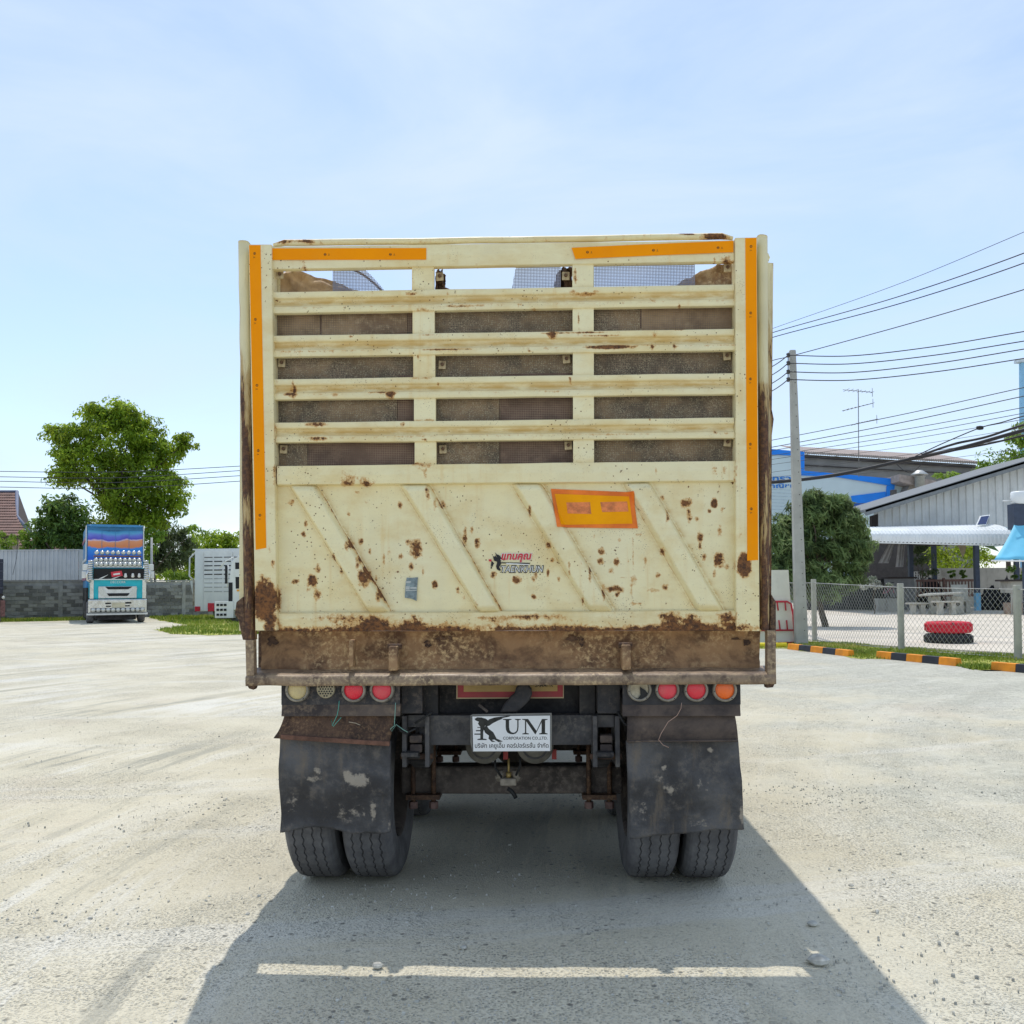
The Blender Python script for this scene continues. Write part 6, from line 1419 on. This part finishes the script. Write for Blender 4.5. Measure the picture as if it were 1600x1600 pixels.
# pale blue tower at the edge
tw = thing('blue_tower', 'pale blue narrow building rising at the right picture edge', 'building', (at(1610, 900, 80).x, 80, 0))
m = MB(); polypx(m, [(1596, 566), (1680, 566), (1680, 960), (1598, 960)], 80, .4); build(m, 'wall', simple('tower_blue', (.26, .50, .70), .7, var=.08), tw)
m = MB(); polypx(m, [(1591, 561), (1690, 561), (1690, 565.5), (1591, 565.5)], 79.8, .7); build(m, 'parapet', simple('tower_cap', (.55, .62, .66), .7), tw)
for y in (600, 640, 680): m = MB(); polypx(m, [(1606, y), (1630, y), (1630, y+20), (1606, y+20)], 79.95, .04); build(m, 'window', M_GLASS, tw)

# ---- the patio under the shed
M_OLDW = simple('stained_white_wall', (.44, .42, .37), .9, var=.12, scale=1, dirt=.6, dirtcol=(.13, .11, .09))
m = MB(); boxpx(m, 1455, 1750, 888, 957, 59, .25); gw = tag(build(m, 'garden_wall', M_OLDW, loc=(at(1455, 957, 59).x, 59, 0)), 'stained pale garden wall behind the patio posts', 'wall')
bw = thing('breeze_block_screen', 'white openwork breeze block screen behind the patio railing', 'screen', (at(1445, 950, 58).x, 58, 0)); M_BRZ = simple('breeze_white', (.62, .60, .56), .8)
for j in range(4):
    for i in range(11):
        m = MB(); x0, x1 = 1425+i*4, 1429+i*4; y0, y1 = 893+j*4, 897+j*4
        a, b_ = at(x0, y0, 58), at(x1, y1, 58); tk_ = .035
        m.box((a.x, 58, a.z-tk_), (b_.x, 58.12, a.z)); m.box((a.x, 58, b_.z), (a.x+tk_, 58.12, a.z-tk_)); build(m, 'block', M_BRZ, bw)
m = MB(); boxpx(m, 1425, 1470, 909.5, 957, 58, .12); build(m, 'base_wall', M_OLDW, bw)
rl = thing('wooden_railing', 'brown wooden railing with balusters along the patio', 'railing', (at(1475, 950, 55).x, 55, 0)); M_WOOD = simple('brown_wood', (.20, .11, .085), .7, var=.25, scale=3)
m = MB(); boxpx(m, 1432, 1527, 905.5, 908.5, 55, .1); build(m, 'top_rail', M_WOOD, rl)
m = MB(); boxpx(m, 1432, 1527, 929, 932, 55, .1); build(m, 'bottom_rail', M_WOOD, rl)
for i in range(20): m = MB(); boxpx(m, 1433+i*5, 1435+i*5, 908.6, 928.9, 55.02, .06); build(m, 'baluster', M_WOOD, rl)
m = MB(); boxpx(m, 1474, 1478, 903, 948, 54.9, .15); build(m, 'newel', M_WOOD, rl)
ct = thing('grey_counter', 'grey concrete counter at the dark end of the patio', 'counter', (at(1410, 950, 53).x, 53, 0))
m = MB(); boxpx(m, 1390, 1430, 904, 955, 53, .8); build(m, 'counter_front', simple('counter_grey', (.24, .235, .23), .8, var=.15), ct)
m = MB(); boxpx(m, 1388, 1433, 901.5, 903.8, 52.9, 1.0); build(m, 'counter_top', M_SOFF, ct)
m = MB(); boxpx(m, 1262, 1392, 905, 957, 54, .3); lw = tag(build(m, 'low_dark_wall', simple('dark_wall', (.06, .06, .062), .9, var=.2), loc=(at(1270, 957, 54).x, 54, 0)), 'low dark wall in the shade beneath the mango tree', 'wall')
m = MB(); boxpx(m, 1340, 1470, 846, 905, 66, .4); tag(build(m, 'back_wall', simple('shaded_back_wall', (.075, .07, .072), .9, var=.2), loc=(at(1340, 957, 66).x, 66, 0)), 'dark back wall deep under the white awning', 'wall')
def heap(name, label, cat, px, py, Y, rx, ry, rz, mat, seed, sharp=.35):
    c_ = at(px, py, Y); m = MB(); rows_ = []
    for a in range(11):
        ph = math.pi*.5*a/10; rows_.append([(c_.x+rx*math.sin(ph)*math.cos(t*.393)*(1+sharp*mnoise.noise((a*.5, t*.6, seed))), Y+ry*math.sin(ph)*math.sin(t*.393), max(0.0, rz*math.cos(ph)*(1+sharp*mnoise.noise((a*.4, t*.5, seed+5))))) for t in range(17)])
    m.grid(rows_, smooth=False); return tag(build(m, name, mat, loc=(c_.x, Y, 0), fix=False), label, cat)
M_NET = simple('black_netting', (.02, .02, .024), .8, var=.3, scale=4)
heap('tarpaulin_heap', 'heap of black tarpaulin between the blue post and canopy', 'heap', 1553, 950, 52, .95, .6, 1.25, M_NET, 1)
heap('netting_heap', 'pointed pile of black netting beside the canopy post', 'heap', 1578, 950, 51, .6, .5, 1.5, M_NET, 4, .5)
heap('dark_bundle', 'dark rolled bundle lying against the patio railing', 'bundle', 1455, 905, 55.6, .9, .4, 1.75, M_NET, 7, .2)
for (px, py, lb, sd_) in ((1486, 905, 'dark bonsai like pot plant on the garden wall', 1), (1503, 905, 'dark spreading pot plant beside the blue post', 2)):
    tree('potted_plant', lb, (px, 950), [(px, py-10, 6, 4), (px+3, py-5, 4, 3)], 57, 60+sd_, M_LF2, .03, 'plant', per=40, leaf=(.14, .06), puff=(.15, .25))
# drying cloths
cl = thing('hanging_cloth', 'pale grey cloths hanging from the awning over the counter', 'cloth', at(1395, 880, 52))
for k, (x0, x1, y0, y1, xs) in enumerate(((1388, 1398, 850, 880, -16), (1404, 1413, 850, 886, -4))):
    m = MB(); rows_ = [[lerp(at(x0, y0, 52), at(x1, y0, 52), i/12)*(1-j/10) + lerp(at(x0+xs, y1, 52), at(x1+xs*.6, y1, 52), i/12)*(j/10) + Vector((0, .08*math.sin(i*1.3+k), 0)) for i in range(13)] for j in range(11)]
    m.grid(rows_, smooth=True); o = build(m, 'cloth_fold', simple('pale_cloth', (.40, .40, .41), .8), cl, fix=False)
# banana leaf like bunting under the awning
for (pts, lb, mt) in (([(1489, 843), (1500, 856), (1503, 872), (1508, 864), (1512, 848), (1520, 841)], 'torn straw coloured palm leaf hanging under the awning', simple('straw_leaf', (.42, .36, .24), .8)), ([(1514, 841), (1535, 852), (1560, 862), (1550, 850), (1570, 845), (1545, 838)], 'green drooping palm frond under the awning end', simple('frond_green', (.12, .20, .07), .6))):
    m = MB(); pp = [at(x_, y_, 48.4) for x_, y_ in pts]; m.prism([p + Vector((0, .1*math.sin(i*2.1), 0)) for i, p in enumerate(pp)], (0, .03, 0)); tag(build(m, 'palm_frond', mt, loc=pp[0]), lb, 'palm leaf')
# white table at the right
wt_ = thing('side_table', 'white tiled table standing under the blue canopy', 'table', (at(1590, 950, 44).x, 44, 0))
m = MB(); boxpx(m, 1575, 1640, 905.5, 908, 43.9, 1.2); build(m, 'table_top', M_SOFF, wt_)
m = MB(); boxpx(m, 1580, 1640, 908.2, 926, 44, 1.0); build(m, 'apron', M_OLDW, wt_)
m = MB(); boxpx(m, 1583, 1640, 942, 966, 44, .9); build(m, 'brick_base', simple('pinkish_base', (.36, .27, .21), .8), wt_)
m = MB(); boxpx(m, 1581, 1586, 926, 966, 44.05, .12); build(m, 'leg', M_OLDW, wt_)
# concrete picnic set
M_TERR = simple('terrazzo', (.46, .44, .38), .8, var=.12, scale=6, dirt=.25)
Yt = 45.5; ts = thing('concrete_table', 'pale concrete picnic table with pierced legs beyond the wire fence', 'table', (at(1470, 958, Yt).x, Yt, 0))
m = MB(); m.hexa([at(1435, 932, 45), at(1500, 928.5, 44.8), at(1508, 927, 46), at(1452, 929, 46.2)], [p + Vector((0, 0, .09)) for p in (at(1435, 932, 45), at(1500, 928.5, 44.8), at(1508, 927, 46), at(1452, 929, 46.2))]); build(m, 'table_top', M_TERR, ts, bevel=.02)
for px in (1461, 1497):
    a = at(px, 930, Yt-.1); m = MB(); m.prism([(a.x-.32, Yt-.1, .04), (a.x+.32, Yt-.1, .04), (a.x+.22, Yt-.1, .4), (a.x+.30, Yt-.1, a.z-.06), (a.x-.30, Yt-.1, a.z-.06), (a.x-.22, Yt-.1, .4)], (0, .18, 0)); lg = build(m, 'leg', M_TERR, ts, bevel=.02)
    m = MB(); m.lathe([(0, -.004), (.09, -.004), (.09, .02)], (a.x-.02, Yt-.105, .52), 'y', 16); build(m, 'pierced_hole', M_SOFF, lg)
for (x0, x1, y, lb, Y, back) in ((1420, 1452, 944.5, 'backless concrete bench left of the picnic table', 45.2, 0), (1460, 1502, 942, 'concrete bench in front of the picnic table', 44.2, 0), (1497, 1520, 940, 'concrete bench with a backrest right of the picnic table', 46.6, 1)):
    a, b_ = at(x0, y, Y), at(x1, y-2.5, Y); bn = thing('concrete_bench', lb, 'bench', ((a.x+b_.x)/2, Y, 0))
    zz_ = max(.40, a.z); m = MB(); m.box((a.x, Y, zz_), (b_.x, Y+.42, zz_+.08)); build(m, 'seat', M_TERR, bn, bevel=.02)
    for t in (.28, .74):
        xx = lerp(a.x, b_.x, t); m = MB(); m.prism([(xx-.14, Y+.06, .035), (xx+.14, Y+.06, .035), (xx+.09, Y+.06, zz_*.5), (xx+.13, Y+.06, zz_-.002), (xx-.13, Y+.06, zz_-.002), (xx-.09, Y+.06, zz_*.5)], (0, .28, 0)); build(m, 'leg', M_TERR, bn, bevel=.015)
    if back: m = MB(); m.prism([(a.x, Y+.43, zz_+.1), (b_.x, Y+.43, zz_+.1), (b_.x+.08, Y+.62, zz_+.85), (a.x-.04, Y+.62, zz_+.85)], (0, .07, 0)); build(m, 'backrest', M_TERR, bn, bevel=.02)
# pink bicycle leaning at the counter
bk = thing('bicycle', 'small pink bicycle leaning by the grey counter', 'bicycle', (at(1388, 955, 51).x, 51, 0)); M_PNK = simple('pink_frame', (.60, .22, .28), .4)
wx0, wx1 = at(1380, 930, 51).x, at(1397, 930, 51).x
for x in (wx0, wx1): m = MB(); m.tube([(x+.28*math.cos(t*.3927), 51, 1.02+.28*math.sin(t*.3927)) for t in range(17)], .03, 6, cap=False); build(m, 'wheel', M_BLACK, bk)
m = MB(); cxx = (wx0+wx1)/2; m.tube([(wx0, 51, 1.02), (cxx-.05, 51, 1.05), (cxx-.12, 51, 1.48), (wx0, 51, 1.02)], .025, 6); m.tube([(cxx-.05, 51, 1.05), (wx1-.08, 51, 1.45), (wx1, 51, 1.02)], .025, 6); m.tube([(cxx-.12, 51, 1.45), (wx1-.09, 51, 1.42)], .025, 6); build(m, 'frame', M_PNK, bk)
m = MB(); m.tube([(wx1-.08, 50.75, 1.62), (wx1-.1, 51, 1.58), (wx1-.08, 51.25, 1.62)], .02, 6); build(m, 'handlebar', M_BLACK, bk)
m = MB(); m.box((cxx-.22, 50.93, 1.50), (cxx-.02, 51.07, 1.55)); build(m, 'saddle', M_BLACK, bk, bevel=.02)
m = MB(); m.box((wx0-.4, 50.7, .0), (wx1+.4, 51.3, .73)); tag(build(m, 'plinth', M_OLDW, loc=((wx0+wx1)/2, 51, 0)), 'low plinth carrying the small pink bicycle', 'plinth')

# ---- wire fence
fn_ = [(1273, 1003, 905), (1408.5, 1018, 911.5), (1591, 1031, 914), (1800, 1045, 915)]
M_FP = simple('fence_post_concrete', (.44, .43, .37), .9, var=.12, scale=3, dirt=.3); M_GALV = simple('galvanised_wire', (.42, .42, .41), .5, metal=.3)
fence = thing('wire_fence', 'chain link fence on square concrete posts along the grass verge', 'fence', gnd(1273, 1003))
tops = []
for (px, yb, yt) in fn_:
    b_ = gnd(px, yb); t_ = at(px-2.0, yt, b_.y); w_ = .058
    m = MB(); m.hexa([b_+Vector((-w_, -w_, 0)), b_+Vector((w_, -w_, 0)), b_+Vector((w_, w_, 0)), b_+Vector((-w_, w_, 0))], [t_+Vector((-w_, -w_, 0)), t_+Vector((w_, -w_, 0)), t_+Vector((w_, w_, 0)), t_+Vector((-w_, w_, 0))])
    build(m, 'post', M_FP, fence, bevel=.012); tops.append((b_, t_))
tops.insert(0, (gnd(1180, 995), at(1180, 905, gnd(1180, 995).y)))
for (b0_, t0_), (b1_, t1_) in zip(tops[:-1], tops[1:]):
    m = MB(); ln = (b1_-b0_).length; hh = 1.42; pitch = .115; n = int(ln/pitch)
    def fp(u, v): return lerp(lerp(b0_, b1_, u), lerp(t0_, t1_, u), v) + Vector((0, -.06, .0))
    for sgn in (1, -1):
        for i in range(-int(hh/pitch)-1, n+int(hh/pitch)+2):
            u0 = i*pitch; u1 = u0 + sgn*hh*.8; v0, v1 = .03, .94
            # clip to the span
            def cl_(u): return min(max(u, 0), ln)
            a0, a1 = cl_(u0), cl_(u1)
            if abs(a1-a0) < .02: continue
            va = v0 + (v1-v0)*(a0-u0)/(u1-u0); vb = v0 + (v1-v0)*(a1-u0)/(u1-u0)
            m.tube([fp(a0/ln, va), fp(a1/ln, vb)], .0038, 3, cap=False, smooth=False)
    o = build(m, 'chain_link_mesh', M_GALV, fence, fix=False); o['kind'] = 'stuff'
    m = MB(); m.tube([fp(0, .94), fp(1, .94)], .008, 4, cap=False); m.tube([fp(0, .03), fp(1, .03)], .008, 4, cap=False); build(m, 'tension_wire', M_GALV, fence)

# ---- red and black tyres stacked on the verge
def big_tyre(name, label, c, r, h, z0, mat):
    m = MB(); prof = [(r*.55, z0), (r*.62, z0-.0+.01), (r*.94, z0+.015), (r, z0+h*.2), (r, z0+h*.8), (r*.94, z0+h-.015), (r*.66, z0+h-.0), (r*.57, z0+h-.05), (r*.57, z0+.05), (r*.55, z0)]
    m.lathe(prof, (c.x, c.y, 0), 'z', 40)
    for k in range(28):
        t = k*2*math.pi/28; d = Vector((math.cos(t), math.sin(t), 0)); p = Vector((c.x, c.y, 0)) + d*(r+.006)
        m.bar(p + Vector((0, 0, z0+h*.22)), p + Vector((0, 0, z0+h*.78)) + Vector((-d.y, d.x, 0))*.05, .05, .025, up=d)
    return tag(build(m, name, mat, loc=(c.x, c.y, 0)), label, 'tyre')
tc_ = gnd(1482, 1006)
big_tyre('discarded_tyre', 'black truck tyre lying flat on the verge under the red one', tc_, .56, .27, .0, simple('black_tyre', (.03, .03, .032), .8, var=.3, scale=6))
b = NB('red_tyre_paint'); c = b.mix(b.ramp(b.noise(2.2, 4, .5), .36, .40), (.04, .035, .04), (.62, .02, .045)); c = b.mix(b.ramp(b.noise(7, 5), .55, .7, 0, .4), c, (.45, .06, .06)); c = b.mix(b.ramp(b.noise(16, 6, .7), .55, .72, 0, .6), c, (.30, .20, .16)); b.set(col=c, rough=.7, spec=.25); b.bump(b.noise(30, 4), .4, .01)
big_tyre('painted_tyre', 'red painted truck tyre stacked on the black one by the fence', tc_ + Vector((.02, .03, 0)), .545, .30, .275, b.mat)

# ---- painted kerbs
M_KO = simple('kerb_orange', (.80, .28, .02), .7, var=.15, scale=5, dirt=.35, dirtcol=(.3, .2, .1)); M_KB = simple('kerb_black', (.035, .037, .045), .7, var=.25, scale=5); M_KY = simple('kerb_yellow', (.75, .60, .03), .6, var=.1)
for (x0, yb0, x1, yb1, n, first, lb, hk) in ((1230, 1014.5, 1325, 1026, 5, 0, 'orange and black striped kerb block beside the utility pole', .135), (1368.5, 1028.5, 1493, 1041, 5, 0, 'orange and black striped kerb block in front of the stacked tyres', .145), (1548, 1047, 1760, 1066, 5, 0, 'orange and black striped kerb block cut by the right picture edge', .145)):
    a, b_ = gnd(x0, yb0), gnd(x1, yb1); d = b_-a; kb = thing('kerb_block', lb, 'kerb', a, math.atan2(d.y, d.x)); ln = d.length
    for k in range(n):
        m = MB(); s0, s1 = k/n*ln + (.002 if k else 0), (k+1)/n*ln; m.prism([(s0, 0, 0), (s0, .16, 0), (s0, .14, hk), (s0, .02, hk)], (s1-s0, 0, 0)); build(m, 'painted_segment', M_KB if (k+first) % 2 else M_KO, kb, local=True, bevel=.008)
m = MB(); a, b_ = gnd(1165, 1011.5), gnd(1229, 1011.5); m.tube([a+Vector((0, 0, .06)), b_+Vector((0, 0, .06))], .06, 10); tag(build(m, 'yellow_pipe', M_KY, loc=a), 'yellow pipe lying along the verge beside the white board', 'pipe')
# white board in a red wheeled barrier
bz = gnd(1228, 1008); br_ = thing('barrier_board', 'white board standing behind a red wheeled barrier frame', 'barrier', bz); Yw = bz.y
m = MB(); polypx(m, [(1180, 891), (1232, 890.5), (1236, 952), (1243, 1003), (1180, 1006)], Yw+.25, .04); build(m, 'board', simple('cream_board', (.72, .70, .60), .6, var=.05, dirt=.12), br_)
M_RFR = simple('red_frame', (.50, .03, .05), .45)
m = MB(); P_ = lambda x_, y_: at(x_, y_, Yw+.18)
m.tube([P_(1180, 940), P_(1230, 940), P_(1236, 943.5), P_(1239, 960), P_(1242.5, 1003)], .025, 8); m.tube([P_(1180, 985), P_(1241, 984.5)], .022, 8)
for x0, y0, x1, y1 in ((1214, 940, 1216, 954), (1226.5, 940, 1228, 954), (1217, 969, 1219, 985), (1229, 969, 1230.5, 985), (1239, 952, 1241, 984)): m.tube([P_(x0, y0), P_(x1, y1)], .02, 6)
m.tube([P_(1242, 1003), P_(1251, 1004)], .03, 6); m.tube([P_(1241, 993), P_(1249, 1002)], .02, 6); m.tube([P_(1200, 1006), P_(1243, 1004)], .03, 6); build(m, 'barrier_frame', M_RFR, br_)
m = MB(); cw = at(1253.5, 1003.5, Yw+.05); m.lathe([(0, -.03), (.05, -.03), (.055, -.045), (.10, -.045), (.115, -.03), (.115, .03), (.10, .045), (.05, .045), (0, .03)], (cw.x, cw.y-.1, .115), 'y', 20); build(m, 'castor_wheel', M_BLACK, br_)

# ================================================================== grass
def inside(p, poly):
    r_ = False; j = len(poly)-1
    for i in range(len(poly)):
        a, b_ = poly[i], poly[j]
        if (a[1] > p[1]) != (b_[1] > p[1]) and p[0] < (b_[0]-a[0])*(p[1]-a[1])/(b_[1]-a[1]+1e-9)+a[0]: r_ = not r_
        j = i
    return r_
b = NB('grass_blade'); tn = b.attr('tone'); c = b.mix(b.ramp(tn, 0, .55), (.12, .20, .025), (.30, .36, .05)); c = b.mix(b.ramp(tn, .55, .85), c, (.55, .48, .17)); b.set(col=c, rough=.6, spec=.2); M_GRASS = b.mat
b = NB('turf'); n1 = b.noise(1.2, 6, .65); n2 = b.noise(9, 5, .7)
c = b.mix(b.ramp(n1, .35, .65), (.26, .31, .05), (.44, .42, .11)); c = b.mix(b.ramp(n2, .5, .68, 0, .6), c, (.52, .44, .27)); b.set(col=c, rough=.95, spec=.1); b.bump(n2, .8, .03); M_TURF = b.mat
def grass_patch(name, label, pxpoly, n, hmin, hmax, seed, dry=.3):
    poly = [gnd(*p) for p in pxpoly]; P2 = [(p.x, p.y) for p in poly]; rnd = random.Random(seed)
    rag = []
    for i in range(len(poly)):
        a, b_ = poly[i], poly[(i+1) % len(poly)]; k = max(2, int((b_-a).length/.35))
        for j in range(k):
            q = lerp(a, b_, j/k); rag.append(Vector((q.x+rnd.uniform(-.12, .12), q.y+rnd.uniform(-.2, .2), .006)))
    m = MB(); m.add(rag, [tuple(range(len(rag)))]); tf = build(m, name + '_turf', M_TURF, kind='structure', fix=False)
    if tf.data.polygons[0].normal.z < 0: tf.data.flip_normals()
    xs = [p[0] for p in P2]; ys_ = [p[1] for p in P2]; vs = []; fs = []; tone = []; cnt = 0; tries = 0
    while cnt < n and tries < n*12:
        tries += 1; p = (rnd.uniform(min(xs), max(xs)), rnd.uniform(min(ys_), max(ys_)))
        if not inside(p, P2): continue
        q = mnoise.noise((p[0]*.7, p[1]*.7, seed)); 
        if rnd.random() > .62 + .7*q: continue
        h = rnd.uniform(hmin, hmax)*(1+.5*q); a = rnd.uniform(0, 6.28); w_ = h*.22; dx, dy = math.cos(a)*w_, math.sin(a)*w_; lx, ly = rnd.gauss(0, .35)*h, rnd.gauss(0, .35)*h
        i0 = len(vs); vs += [(p[0]-dx, p[1]-dy, .0), (p[0]+dx, p[1]+dy, .0), (p[0]+lx, p[1]+ly, h)]; fs.append((i0, i0+1, i0+2)); t = min(1, max(0, dry + .6*mnoise.noise((p[0]*.5+9, p[1]*.9, seed)) + rnd.gauss(0, .15))); tone += [t]*3; cnt += 1
    me = bpy.data.meshes.new(name); me.from_pydata(vs, [], fs); me.materials.append(M_GRASS); at_ = me.attributes.new('tone', 'FLOAT', 'POINT'); at_.data.foreach_set('value', tone)
    o = bpy.data.objects.new(name, me); C.objects.link(o); o['kind'] = 'stuff'; o['label'] = label; o['category'] = 'grass'
grass_patch('verge_grass', 'short green and straw coloured grass between striped kerbs and fence', [(1150, 1004), (1205, 1003), (1275, 1003), (1400, 1013), (1600, 1027), (1800, 1038), (1800, 1062), (1620, 1051), (1545, 1047), (1520, 1047), (1493, 1040.5), (1400, 1031), (1368, 1029.5), (1345, 1030), (1325, 1025.5), (1228, 1013.5), (1150, 1013)], 22000, .03, .09, 1, .5)
grass_patch('wall_grass', 'dry yellow green grass strip along the foot of the block wall', [(-60, 968), (40, 966), (140, 966), (140, 969), (60, 971), (-60, 973)], 6000, .06, .16, 2, .55)
grass_patch('lawn_patch', 'sunny yellow green grass patch beneath the white trucks', [(232, 960.5), (330, 958), (440, 957), (470, 985), (400, 991), (330, 993), (268, 991), (245, 984), (300, 978), (262, 972), (235, 966)], 14000, .06, .15, 3, .40)
